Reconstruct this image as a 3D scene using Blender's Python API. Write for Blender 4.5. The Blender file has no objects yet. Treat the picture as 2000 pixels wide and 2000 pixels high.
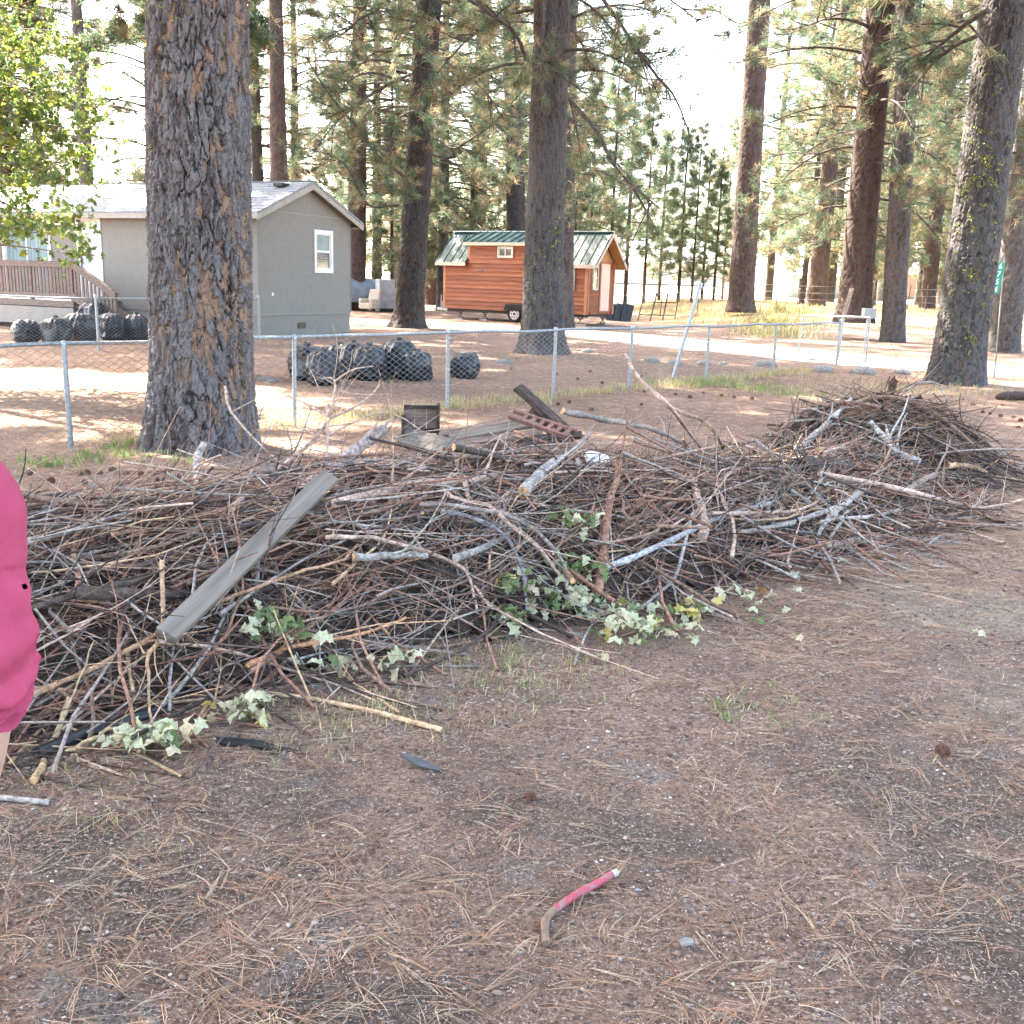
import bpy, math, random
import numpy as np
from mathutils import Matrix, Vector

random.seed(11)
rng = np.random.default_rng(11)
R = math.radians
scene = bpy.context.scene
COL = scene.collection

# ------------------------------------------------------------------ camera
EYE = 1.8
cam_data = bpy.data.cameras.new('camera')
cam_data.sensor_width = 36.0
cam_data.lens = 36.0
cam_data.clip_start = 0.05
cam_data.clip_end = 3000.0
cam = bpy.data.objects.new('camera', cam_data)
COL.objects.link(cam)
CAM_ROT = Matrix.Rotation(R(90 - 12.73), 4, 'X') @ Matrix.Rotation(R(1.7), 4, 'Z')
cam.matrix_world = Matrix.Translation((0, 0, EYE)) @ CAM_ROT
scene.camera = cam

# ------------------------------------------------------------------ light
SUN_EL, SUN_AZ = 50.0, -50.0          # azimuth measured from +Y (ahead of the camera) towards +X
world = bpy.data.worlds.new('World')
scene.world = world
world.use_nodes = True
wn = world.node_tree
sky = wn.nodes.new('ShaderNodeTexSky')
sky.sky_type = 'NISHITA'
sky.sun_disc = False
sky.sun_elevation = R(SUN_EL)
sky.sun_rotation = R(SUN_AZ)
sky.air_density = 1.0
sky.dust_density = 4.0
sky.ozone_density = 0.6
bg = wn.nodes['Background']
bg.inputs['Strength'].default_value = 0.15
wn.links.new(sky.outputs['Color'], bg.inputs['Color'])
sun_data = bpy.data.lights.new('sun', 'SUN')
sun_data.energy = 4.2
sun_data.angle = R(0.53)
sun_data.color = (1.0, 0.95, 0.86)
sun = bpy.data.objects.new('sun', sun_data)
COL.objects.link(sun)
_sd = Vector((math.sin(R(SUN_AZ)) * math.cos(R(SUN_EL)), math.cos(R(SUN_AZ)) * math.cos(R(SUN_EL)), math.sin(R(SUN_EL))))
sun.rotation_euler = _sd.to_track_quat('Z', 'Y').to_euler()
sun.location = (0, 0, 60)
vs = scene.view_settings
scene.display_settings.display_device = 'sRGB'
vs.view_transform = 'Standard'
vs.look = 'None'
vs.gamma = 1.0
vs.use_curve_mapping = False
vs.exposure = 3.85
vs.use_white_balance = True
vs.white_balance_temperature = 6950
vs.white_balance_tint = 7
scene.cycles.use_adaptive_sampling = True
scene.cycles.adaptive_threshold = 0.012
scene.cycles.max_bounces = 7
scene.cycles.diffuse_bounces = 4
scene.cycles.transmission_bounces = 4
scene.cycles.sample_clamp_indirect = 6.0
scene.cycles.use_denoising = True
try:
    scene.cycles.denoiser = 'OPENIMAGEDENOISE'
    scene.cycles.denoising_input_passes = 'RGB_ALBEDO_NORMAL'
except Exception:
    pass

# ------------------------------------------------------------------ numeric helpers
def sstep(a, b, x):
    t = np.clip((np.asarray(x, float) - a) / (b - a), 0, 1)
    return t * t * (3 - 2 * t)

def _hash(ix, iy, iz, seed):
    h = (ix.astype(np.int64) * 374761393 + iy.astype(np.int64) * 668265263 + iz.astype(np.int64) * 2147483647 + seed * 144665) & 0xFFFFFFFF
    h = ((h ^ (h >> 13)) * 1274126177) & 0xFFFFFFFF
    h = ((h ^ (h >> 16)) * 2246822519) & 0xFFFFFFFF
    return ((h ^ (h >> 15)) & 0xFFFFFF) / float(0xFFFFFF)

def vnoise(x, y, z=None, seed=0):
    x = np.asarray(x, float); y = np.asarray(y, float)
    z = np.zeros_like(x) if z is None else np.asarray(z, float)
    ix, iy, iz = np.floor(x), np.floor(y), np.floor(z)
    fx, fy, fz = x - ix, y - iy, z - iz
    fx, fy, fz = [f * f * (3 - 2 * f) for f in (fx, fy, fz)]
    out = 0
    for dx in (0, 1):
        for dy in (0, 1):
            for dz in (0, 1):
                w = (fx if dx else 1 - fx) * (fy if dy else 1 - fy) * (fz if dz else 1 - fz)
                out = out + w * _hash(ix + dx, iy + dy, iz + dz, seed)
    return out

def fbm(x, y, z=None, seed=0, oct=4):
    s, a, t = 0, 0.5, 0
    x = np.asarray(x, float); y = np.asarray(y, float)
    z = np.zeros_like(x) if z is None else np.asarray(z, float)
    for o in range(oct):
        s = s + a * vnoise(x, y, z, seed + o * 17)
        t += a; a *= 0.5; x = x * 2.03; y = y * 2.03; z = z * 2.03
    return s / t

def G(x, y):
    """height of the ground"""
    x = np.asarray(x, float); y = np.asarray(y, float)
    z = 0.78 * sstep(36, 54, y) * sstep(6, 13, x)
    z = z + 0.05 * (fbm(x * 0.25 + 40, y * 0.25 + 40, seed=3) - 0.5) * sstep(2.0, 9.0, np.hypot(x, y))
    z = z + 0.025 * (fbm(x * 1.3 + 90, y * 1.3 + 90, seed=5, oct=3) - 0.5)
    z = z + 2.5 * sstep(90, 220, y) + 14 * sstep(200, 420, y)
    return z

def GN(x, y):
    x = np.asarray(x, float); y = np.asarray(y, float)
    return G(x, y) + (1 - sstep(7.5, 10.0, y)) * 0.014 * (fbm(x * 14, y * 14, seed=21, oct=3) - 0.5)

def g1(x, y):
    return float(G(np.array([x]), np.array([y]))[0])

_gx, _gy = np.arange(-8, 9.01, 0.1), np.arange(0, 15.01, 0.1)
_gt = G(*np.meshgrid(_gx, _gy))
def GL(x, y):
    """quick ground height near the camera"""
    fx = np.clip((np.asarray(x, float) + 8) / 0.1, 0, len(_gx) - 1.001); fy = np.clip(np.asarray(y, float) / 0.1, 0, len(_gy) - 1.001)
    i, j = fx.astype(int), fy.astype(int); u, v = fx - i, fy - j
    return _gt[j, i] * (1 - u) * (1 - v) + _gt[j, i + 1] * u * (1 - v) + _gt[j + 1, i] * (1 - u) * v + _gt[j + 1, i + 1] * u * v

def ray(px, py):
    d = CAM_ROT.to_3x3() @ Vector(((px - 1000) / 2000.0, (1000 - py) / 2000.0, -1.0))
    return d.normalized()

def P(px, py, z=0.0):
    """point of the ground (plus z) seen at a place of the photograph"""
    d = ray(px, py)
    zz = z
    p = Vector((0, 0, 0))
    for _ in range(6):
        t = (zz - EYE) / d.z
        p = Vector((0, 0, EYE)) + d * t
        zz = g1(p.x, p.y) + z
    return p

def D(px, py, Y):
    d = ray(px, py)
    return Vector((0, 0, EYE)) + d * (Y / d.y)

# ------------------------------------------------------------------ mesh helpers
def mk_mesh(name, V, Fs, smooth=False, attrs=None):
    V = np.asarray(V, np.float32).reshape(-1, 3)
    Fs = [np.asarray(f, np.int32) for f in Fs if len(f)]
    me = bpy.data.meshes.new(name)
    me.vertices.add(len(V))
    me.vertices.foreach_set('co', V.ravel())
    loops = np.concatenate([f.ravel() for f in Fs])
    sizes = np.concatenate([np.full(len(f), f.shape[1], np.int32) for f in Fs])
    starts = np.concatenate([[0], np.cumsum(sizes)[:-1]]).astype(np.int32)
    me.loops.add(len(loops))
    me.loops.foreach_set('vertex_index', loops)
    me.polygons.add(len(sizes))
    me.polygons.foreach_set('loop_start', starts)
    me.polygons.foreach_set('use_smooth', np.full(len(sizes), bool(smooth)))
    for k, a in (attrs or {}).items():
        a = np.asarray(a, np.float32)
        if a.ndim == 2:
            if a.shape[1] == 3:
                a = np.concatenate([a, np.ones((len(a), 1), np.float32)], 1)
            at = me.attributes.new(k, 'FLOAT_COLOR', 'POINT')
            at.data.foreach_set('color', a.ravel())
        else:
            at = me.attributes.new(k, 'FLOAT', 'POINT')
            at.data.foreach_set('value', a)
    me.update(calc_edges=True)
    return me

def link(name, me, mat=None, parent=None, loc=None):
    o = bpy.data.objects.new(name, me)
    COL.objects.link(o)
    if mat is not None and me is not None and not me.materials:
        me.materials.append(mat)
    if parent is not None:
        o.parent = parent
    if loc is not None:
        o.location = loc
    return o

def tag(o, label, cat, group=None, kind=None):
    if label: o['label'] = label
    if cat: o['category'] = cat
    if group: o['group'] = group
    if kind: o['kind'] = kind
    return o

def empty(name, loc=(0, 0, 0), rz=0.0, label=None, cat=None, group=None):
    o = bpy.data.objects.new(name, None)
    o.empty_display_size = 0.1
    COL.objects.link(o)
    o.location = loc
    o.rotation_euler = (0, 0, rz)
    return tag(o, label, cat, group)

class MB:
    """collects shapes; build() links them as one mesh object"""
    def __init__(s):
        s.V, s.F3, s.F4, s.C, s.n = [], [], [], [], 0
    def add(s, V, F, col=None):
        V = np.asarray(V, float).reshape(-1, 3)
        F = np.asarray(F, int)
        (s.F4 if F.shape[1] == 4 else s.F3).append(F + s.n)
        s.V.append(V)
        if col is None: col = (0.5, 0.5, 0.5)
        c = np.asarray(col, float)
        s.C.append(np.tile(c, (len(V), 1)) if c.ndim == 1 else c)
        s.n += len(V)
        return s
    def box(s, c, d, col=None, rot=None):
        c = np.asarray(c, float); d = np.asarray(d, float) / 2
        v = np.array([[x, y, z] for x in (-1, 1) for y in (-1, 1) for z in (-1, 1)], float) * d
        if rot is not None: v = v @ np.array(rot).T
        f = [[0, 1, 3, 2], [4, 6, 7, 5], [0, 4, 5, 1], [2, 3, 7, 6], [0, 2, 6, 4], [1, 5, 7, 3]]
        return s.add(v + c, f, col)
    def beam(s, a, b, w, t, up=(0, 0, 1), col=None):
        a = np.asarray(a, float); b = np.asarray(b, float)
        x = b - a; L = np.linalg.norm(x); x /= L
        u = np.asarray(up, float)
        y = np.cross(u, x)
        if np.linalg.norm(y) < 1e-6: y = np.cross((1, 0, 0), x)
        y /= np.linalg.norm(y); z = np.cross(x, y)
        return s.box((a + b) / 2, (L, w, t), col, np.stack([x, y, z], 1))
    def prism(s, pts, a, b, axis='y', col=None):
        """polygon pts (2d) extruded from a to b along an axis"""
        n = len(pts)
        def mk(v):
            return [(p[0], v, p[1]) if axis == 'y' else ((v, p[0], p[1]) if axis == 'x' else (p[0], p[1], v)) for p in pts]
        V = np.array(mk(a) + mk(b), float)
        base = s.n
        s.add(V, [[i, (i + 1) % n, n + (i + 1) % n, n + i] for i in range(n)], col)
        for o in (0, n):
            for i in range(1, n - 1):
                s.F3.append(np.array([[base + o, base + o + i, base + o + i + 1]]))
        return s
    def tube(s, pts, rad, sides=8, col=None, caps=True, capcol=None):
        V, F = tube(pts, rad, sides)
        s.add(V, F, col)
        if caps:
            n = len(pts)
            for k in (0, n - 1):
                ring = V[k * sides:(k + 1) * sides]
                cv = np.concatenate([ring, ring.mean(0)[None]])
                cf = [[i, (i + 1) % sides, sides] for i in range(sides)]
                s.add(cv, cf, capcol if capcol is not None else (col if col is None or np.ndim(col) == 1 else np.asarray(col)[0]))
        return s
    def disc(s, c, nrm, r, th, n=20, col=None):
        c = np.asarray(c, float); nrm = np.asarray(nrm, float); nrm = nrm / np.linalg.norm(nrm)
        return s.tube([c - nrm * th / 2, c + nrm * th / 2], [r, r], n, col)
    def mesh(s, name, smooth=False):
        V = np.concatenate(s.V)
        F = []
        if s.F4: F.append(np.concatenate(s.F4))
        if s.F3: F.append(np.concatenate(s.F3))
        return mk_mesh(name, V, F, smooth, {'col': np.concatenate(s.C)})
    def build(s, name, mat, parent=None, smooth=False, bevel=0, loc=None):
        o = link(name, s.mesh(name, smooth), mat, parent, loc)
        if bevel:
            m = o.modifiers.new('bevel', 'BEVEL'); m.width = bevel; m.segments = 2; m.limit_method = 'ANGLE'
        return o

def tube(pts, rad, sides=8):
    p = np.asarray(pts, float); n = len(p)
    rad = np.broadcast_to(np.asarray(rad, float), (n,))
    t = np.gradient(p, axis=0) if n > 2 else np.repeat((p[1] - p[0])[None], 2, 0)
    t = t / (np.linalg.norm(t, axis=1, keepdims=True) + 1e-9)
    m = np.abs(t.mean(0)); ref = np.eye(3)[int(np.argmin(m))]
    u = np.cross(t, ref); u /= (np.linalg.norm(u, axis=1, keepdims=True) + 1e-9)
    v = np.cross(t, u)
    a = np.linspace(0, 2 * np.pi, sides, endpoint=False)
    V = p[:, None] + rad[:, None, None] * (np.cos(a)[None, :, None] * u[:, None] + np.sin(a)[None, :, None] * v[:, None])
    i = np.arange(n - 1)[:, None] * sides; j = np.arange(sides)[None]; k = (j + 1) % sides
    F = np.stack([i + j, i + k, i + sides + k, i + sides + j], -1).reshape(-1, 4)
    return V.reshape(-1, 3), F

def spline(ctrl, n):
    """smooth curve through control points (Catmull-Rom)"""
    c = np.asarray(ctrl, float)
    if len(c) == 2:
        return c[0] + (c[1] - c[0]) * np.linspace(0, 1, n)[:, None]
    c = np.concatenate([[2 * c[0] - c[1]], c, [2 * c[-1] - c[-2]]])
    s = np.linspace(0, len(c) - 3 - 1e-6, n)
    i = s.astype(int); f = (s - i)[:, None]
    p0, p1, p2, p3 = c[i], c[i + 1], c[i + 2], c[i + 3]
    return 0.5 * (2 * p1 + (p2 - p0) * f + (2 * p0 - 5 * p1 + 4 * p2 - p3) * f ** 2 + (3 * p1 - p0 - 3 * p2 + p3) * f ** 3)

# ------------------------------------------------------------------ materials
MATS = {}
def nodes(name):
    m = bpy.data.materials.new(name); m.use_nodes = True
    nt = m.node_tree
    return m, nt, nt.nodes['Principled BSDF'], nt.nodes.new, nt.links.new

def mat(name, c1, c2=None, scale=6.0, rough=0.7, bump=0.0, bscale=None, stretch=(1, 1, 1), metal=0.0, spec=0.4, detail=6.0, lo=0.35, hi=0.65, trans=0.0, bdist=0.01):
    if name in MATS: return MATS[name]
    m, nt, b, N, L = nodes(name)
    c2 = c2 or tuple(x * 0.7 for x in c1)
    tc = N('ShaderNodeTexCoord'); mp = N('ShaderNodeMapping')
    mp.inputs['Scale'].default_value = stretch
    L(tc.outputs['Object'], mp.inputs['Vector'])
    ns = N('ShaderNodeTexNoise'); ns.inputs['Scale'].default_value = scale; ns.inputs['Detail'].default_value = detail
    L(mp.outputs['Vector'], ns.inputs['Vector'])
    rp = N('ShaderNodeValToRGB')
    rp.color_ramp.elements[0].position = lo; rp.color_ramp.elements[0].color = (*c2, 1)
    rp.color_ramp.elements[1].position = hi; rp.color_ramp.elements[1].color = (*c1, 1)
    L(ns.outputs['Fac'], rp.inputs['Fac']); L(rp.outputs['Color'], b.inputs['Base Color'])
    b.inputs['Roughness'].default_value = rough; b.inputs['Metallic'].default_value = metal
    b.inputs['Specular IOR Level'].default_value = spec
    if bump:
        n2 = N('ShaderNodeTexNoise'); n2.inputs['Scale'].default_value = bscale or scale * 4; n2.inputs['Detail'].default_value = 8
        L(mp.outputs['Vector'], n2.inputs['Vector'])
        bp = N('ShaderNodeBump'); bp.inputs['Strength'].default_value = bump; bp.inputs['Distance'].default_value = bdist
        L(n2.outputs['Fac'], bp.inputs['Height']); L(bp.outputs['Normal'], b.inputs['Normal'])
    MATS[name] = m
    return m

def mat_vcol(name, rough=0.8, nscale=30.0, namt=0.45, stretch=(1, 1, 1), bump=0.5, trans=0.0, spec=0.25, bdist=0.004):
    """colour from the mesh's own colour attribute with grain; optional leaf translucency"""
    m, nt, b, N, L = nodes(name)
    at = N('ShaderNodeAttribute'); at.attribute_name = 'col'
    tc = N('ShaderNodeTexCoord'); mp = N('ShaderNodeMapping'); mp.inputs['Scale'].default_value = stretch
    L(tc.outputs['Object'], mp.inputs['Vector'])
    ns = N('ShaderNodeTexNoise'); ns.inputs['Scale'].default_value = nscale; ns.inputs['Detail'].default_value = 6
    L(mp.outputs['Vector'], ns.inputs['Vector'])
    mr = N('ShaderNodeMapRange'); mr.inputs['From Min'].default_value = 0.3; mr.inputs['From Max'].default_value = 0.7
    mr.inputs['To Min'].default_value = 1 - namt; mr.inputs['To Max'].default_value = 1 + namt
    L(ns.outputs['Fac'], mr.inputs['Value'])
    mx = N('ShaderNodeMix'); mx.data_type = 'RGBA'; mx.blend_type = 'MULTIPLY'; mx.inputs['Factor'].default_value = 1
    L(at.outputs['Color'], mx.inputs['A']); L(mr.outputs['Result'], mx.inputs['B'])
    L(mx.outputs['Result'], b.inputs['Base Color'])
    b.inputs['Roughness'].default_value = rough; b.inputs['Specular IOR Level'].default_value = spec
    if bump:
        bp = N('ShaderNodeBump'); bp.inputs['Strength'].default_value = bump; bp.inputs['Distance'].default_value = bdist
        L(ns.outputs['Fac'], bp.inputs['Height']); L(bp.outputs['Normal'], b.inputs['Normal'])
    if trans:
        tr = N('ShaderNodeBsdfTranslucent'); ms = N('ShaderNodeMixShader'); ms.inputs['Fac'].default_value = trans
        L(mx.outputs['Result'], tr.inputs['Color'])
        L(b.outputs['BSDF'], ms.inputs[1]); L(tr.outputs['BSDF'], ms.inputs[2])
        L(ms.outputs['Shader'], nt.nodes['Material Output'].inputs['Surface'])
    MATS[name] = m
    return m

def mat_bark(name, greys, dark, tan, zs=1.0):
    m, nt, b, N, L = nodes(name)
    cell = N('ShaderNodeAttribute'); cell.attribute_name = 'cell'
    edge = N('ShaderNodeAttribute'); edge.attribute_name = 'edge'
    flake = N('ShaderNodeAttribute'); flake.attribute_name = 'flake'
    tc = N('ShaderNodeTexCoord')
    ns = N('ShaderNodeTexNoise'); ns.inputs['Scale'].default_value = 22; ns.inputs['Detail'].default_value = 9; ns.inputs['Roughness'].default_value = 0.65
    mp = N('ShaderNodeMapping'); mp.inputs['Scale'].default_value = (1, 1, 0.35)
    L(tc.outputs['Object'], mp.inputs['Vector']); L(mp.outputs['Vector'], ns.inputs['Vector'])
    ad = N('ShaderNodeMath'); ad.operation = 'MULTIPLY_ADD'; ad.inputs[1].default_value = 0.9; 
    L(ns.outputs['Fac'], ad.inputs[0])
    sb = N('ShaderNodeMath'); sb.operation = 'SUBTRACT'; sb.inputs[1].default_value = 0.45
    L(cell.outputs['Fac'], sb.inputs[0]); L(sb.outputs['Value'], ad.inputs[2])
    rp = N('ShaderNodeValToRGB')
    while len(rp.color_ramp.elements) < len(greys): rp.color_ramp.elements.new(0.5)
    for i, g in enumerate(greys):
        e = rp.color_ramp.elements[i]; e.position = i / (len(greys) - 1); e.color = (*g, 1)
    L(ad.outputs['Value'], rp.inputs['Fac'])
    m1 = N('ShaderNodeMix'); m1.data_type = 'RGBA'
    er = N('ShaderNodeMapRange'); er.inputs['From Min'].default_value = 0.15; er.inputs['From Max'].default_value = 0.55
    L(edge.outputs['Fac'], er.inputs['Value']); L(er.outputs['Result'], m1.inputs['Factor'])
    m1.inputs['A'].default_value = (*dark, 1); L(rp.outputs['Color'], m1.inputs['B'])
    m2 = N('ShaderNodeMix'); m2.data_type = 'RGBA'
    tn = N('ShaderNodeMix'); tn.data_type = 'RGBA'; tn.inputs['A'].default_value = (*tan, 1); tn.inputs['B'].default_value = (*[c * 0.55 for c in tan], 1)
    L(ns.outputs['Fac'], tn.inputs['Factor'])
    L(flake.outputs['Fac'], m2.inputs['Factor']); L(m1.outputs['Result'], m2.inputs['A']); L(tn.outputs['Result'], m2.inputs['B'])
    L(m2.outputs['Result'], b.inputs['Base Color'])
    b.inputs['Roughness'].default_value = 0.92; b.inputs['Specular IOR Level'].default_value = 0.2
    n2 = N('ShaderNodeTexNoise'); n2.inputs['Scale'].default_value = 60; n2.inputs['Detail'].default_value = 8; n2.inputs['Roughness'].default_value = 0.7
    L(mp.outputs['Vector'], n2.inputs['Vector'])
    bp = N('ShaderNodeBump'); bp.inputs['Strength'].default_value = 0.9; bp.inputs['Distance'].default_value = 0.012
    L(n2.outputs['Fac'], bp.inputs['Height']); L(bp.outputs['Normal'], b.inputs['Normal'])
    MATS[name] = m
    return m

BARK_MAIN = mat_bark('bark_old_pine', [(0.0451, 0.0295, 0.0262), (0.0984, 0.0787, 0.0754), (0.1640, 0.1460, 0.1443), (0.1230, 0.0943, 0.0861)], (0.0180, 0.0123, 0.0115), (0.3280, 0.2091, 0.1435))
BARK_GREY = mat_bark('bark_grey_pine', [(0.0333, 0.0281, 0.0274), (0.0651, 0.0570, 0.0555), (0.1036, 0.0932, 0.0918), (0.0777, 0.0644, 0.0599)], (0.0178, 0.0141, 0.0141), (0.1924, 0.1258, 0.0888))
BARK_DARK = mat_bark('bark_dark_pine', [(0.0223, 0.0180, 0.0174), (0.0422, 0.0360, 0.0347), (0.0670, 0.0589, 0.0570), (0.0496, 0.0397, 0.0372)], (0.0124, 0.0093, 0.0093), (0.1488, 0.0930, 0.0620))
BARK_RED = mat_bark('bark_red_pine', [(0.0311, 0.0200, 0.0178), (0.0607, 0.0429, 0.0385), (0.0925, 0.0666, 0.0592), (0.0666, 0.0496, 0.0459)], (0.0148, 0.0096, 0.0089), (0.1628, 0.0962, 0.0666))
NEEDLE = mat_vcol('pine_needles', rough=0.6, nscale=3, namt=0.25, bump=0, trans=0.5)
LIMB = mat('limb_bark', (0.10, 0.082, 0.072), (0.035, 0.027, 0.024), 14, 0.9, 0.5, 40)
LEAF = mat_vcol('leaf', rough=0.55, nscale=12, namt=0.25, bump=0, trans=0.4)
TWIG = mat_vcol('twig_bark', rough=0.9, nscale=45, namt=0.5, stretch=(1, 1, 1), bump=0.9, bdist=0.006, spec=0.12)
LICHEN = mat('lichen', (0.38, 0.39, 0.06), (0.24, 0.26, 0.04), 30, 0.9)
STRAW = mat_vcol('straw', rough=0.8, nscale=8, namt=0.25, bump=0, trans=0.2)
GALV = mat('galvanized_steel', (0.36, 0.39, 0.42), (0.26, 0.285, 0.31), 30, 0.5, 0.15, 60, metal=0.85)
WIRE = mat('galvanized_wire', (0.24, 0.24, 0.24), (0.16, 0.16, 0.16), 20, 0.5, metal=0.5)

# ------------------------------------------------------------------ ground
def graded(lo, hi, d0, d1, step, grow, far):
    mid = np.arange(lo, hi, step)
    up, v, s = [], hi, step
    while v < d1:
        s = min(s * grow, far); v += s; up.append(v)
    dn, v, s = [], lo, step
    while v > d0:
        s = min(s * grow, far); v -= s; dn.append(v)
    return np.array(dn[::-1] + list(mid) + up)

def ground_material():
    m, nt, b, N, L = nodes('forest_floor')
    tc = N('ShaderNodeTexCoord')
    def noise(scale, detail=6, rough=0.6, dist=0.0):
        n = N('ShaderNodeTexNoise'); n.inputs['Scale'].default_value = scale; n.inputs['Detail'].default_value = detail
        n.inputs['Roughness'].default_value = rough; n.inputs['Distortion'].default_value = dist
        L(tc.outputs['Object'], n.inputs['Vector']); return n.outputs['Fac']
    def ramp(sock, stops):
        r = N('ShaderNodeValToRGB')
        while len(r.color_ramp.elements) < len(stops): r.color_ramp.elements.new(0.5)
        for e, (p, c) in zip(r.color_ramp.elements, stops):
            e.position = p; e.color = (*c, 1) if len(c) == 3 else c
        L(sock, r.inputs['Fac']); return r.outputs['Color']
    def rng_(sock, a, b_):
        r = N('ShaderNodeMapRange'); r.interpolation_type = 'SMOOTHSTEP'
        r.inputs['From Min'].default_value = a; r.inputs['From Max'].default_value = b_
        L(sock, r.inputs['Value']); return r.outputs['Result']
    def mix(f, a, c, mode='MIX'):
        x = N('ShaderNodeMix'); x.data_type = 'RGBA'; x.blend_type = mode
        if isinstance(f, float): x.inputs['Factor'].default_value = f
        else: L(f, x.inputs['Factor'])
        for s, v in (('A', a), ('B', c)):
            if isinstance(v, tuple): x.inputs[s].default_value = (*v, 1)
            else: L(v, x.inputs[s])
        return x.outputs['Result']
    def mul(a, c):
        x = N('ShaderNodeMath'); x.operation = 'MULTIPLY'; L(a, x.inputs[0])
        if isinstance(c, float): x.inputs[1].default_value = c
        else: L(c, x.inputs[1])
        return x.outputs['Value']
    duff = ramp(noise(42, 9, 0.85), [(0.33, (0.062, 0.037, 0.028)), (0.46, (0.21, 0.134, 0.102)), (0.56, (0.355, 0.243, 0.188)), (0.68, (0.57, 0.435, 0.35))])
    soil = ramp(noise(60, 9, 0.88), [(0.34, (0.045, 0.034, 0.028)), (0.48, (0.125, 0.098, 0.08)), (0.62, (0.22, 0.18, 0.15)), (0.75, (0.46, 0.41, 0.36))])
    dust = ramp(noise(40, 8, 0.75), [(0.3, (0.17, 0.125, 0.095)), (0.5, (0.30, 0.235, 0.18)), (0.7, (0.44, 0.36, 0.29))])
    grit = ramp(noise(120, 5, 0.7), [(0.36, (0.07, 0.068, 0.066)), (0.5, (0.20, 0.195, 0.19)), (0.62, (0.32, 0.31, 0.30)), (0.72, (0.6, 0.59, 0.57))])
    straw = ramp(noise(9, 8, 0.7), [(0.3, (0.22, 0.14, 0.05)), (0.5, (0.42, 0.30, 0.12)), (0.7, (0.58, 0.45, 0.24))])
    sx = N('ShaderNodeSeparateXYZ'); L(tc.outputs['Object'], sx.inputs['Vector'])
    X, Y = sx.outputs['X'], sx.outputs['Y']
    wet = rng_(noise(0.9, 4, 0.6, 0.4), 0.46, 0.60)
    near = N('ShaderNodeMapRange'); near.inputs['From Min'].default_value = 5.2; near.inputs['From Max'].default_value = 3.0
    L(Y, near.inputs['Value'])
    col = mix(mul(wet, near.outputs['Result']), duff, soil)
    patch = rng_(noise(0.55, 4, 0.6, 0.3), 0.50, 0.62)
    right = rng_(X, -0.5, 3.0)
    col = mix(mul(patch, right), col, dust)
    gm = rng_(noise(1.6, 4, 0.65, 0.5), 0.56, 0.64)
    col = mix(mul(gm, mul(near.outputs['Result'], 0.75)), col, grit)
    red = ramp(noise(11, 8, 0.75), [(0.32, (0.10, 0.062, 0.048)), (0.5, (0.225, 0.145, 0.112)), (0.68, (0.36, 0.25, 0.20))])
    yard = mul(rng_(Y, 10.0, 14.0), rng_(Y, 70.0, 48.0))
    col = mix(mul(yard, 0.8), col, red)
    mot = ramp(noise(4.5, 6, 0.7), [(0.32, (0.72, 0.70, 0.68)), (0.66, (1.18, 1.16, 1.14))])
    col = mix(1.0, col, mot, 'MULTIPLY')
    # golden grass land far right, pale dry land far away
    fr = mul(rng_(Y, 42.0, 52.0), rng_(X, 5.0, 10.0))
    col = mix(fr, col, straw)
    far = rng_(Y, 75.0, 100.0)
    col = mix(far, col, (0.50, 0.43, 0.30))
    big = ramp(noise(0.35, 3, 0.5), [(0.3, (0.80, 0.80, 0.80)), (0.7, (1.15, 1.12, 1.08))])
    col = mix(1.0, col, big, 'MULTIPLY')
    L(col, b.inputs['Base Color'])
    b.inputs['Roughness'].default_value = 0.95; b.inputs['Specular IOR Level'].default_value = 0.15
    h1 = noise(110, 9, 0.78); h2 = noise(14, 6, 0.65)
    hm = N('ShaderNodeMath'); hm.operation = 'MULTIPLY_ADD'; L(h2, hm.inputs[0]); hm.inputs[1].default_value = 1.6; L(h1, hm.inputs[2])
    bp = N('ShaderNodeBump'); bp.inputs['Strength'].default_value = 1.0; bp.inputs['Distance'].default_value = 0.022
    L(hm.outputs['Value'], bp.inputs['Height']); L(bp.outputs['Normal'], b.inputs['Normal'])
    return m

def build_ground():
    xs = graded(-4.2, 5.2, -420, 420, 0.04, 1.055, 22)
    ys = graded(1.9, 8.2, -40, 900, 0.04, 1.045, 22)
    X, Y = np.meshgrid(xs, ys)
    Z = GN(X, Y)
    V = np.stack([X, Y, Z], -1).reshape(-1, 3)
    nx, ny = len(xs), len(ys)
    i = np.arange(ny - 1)[:, None] * nx + np.arange(nx - 1)[None]
    F = np.stack([i, i + 1, i + nx + 1, i + nx], -1).reshape(-1, 4)
    o = link('ground', mk_mesh('ground', V, [F], True), ground_material())
    o['kind'] = 'structure'
    o['label'] = 'brown forest floor of dirt, gravel and fallen pine needles'
build_ground()

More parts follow.
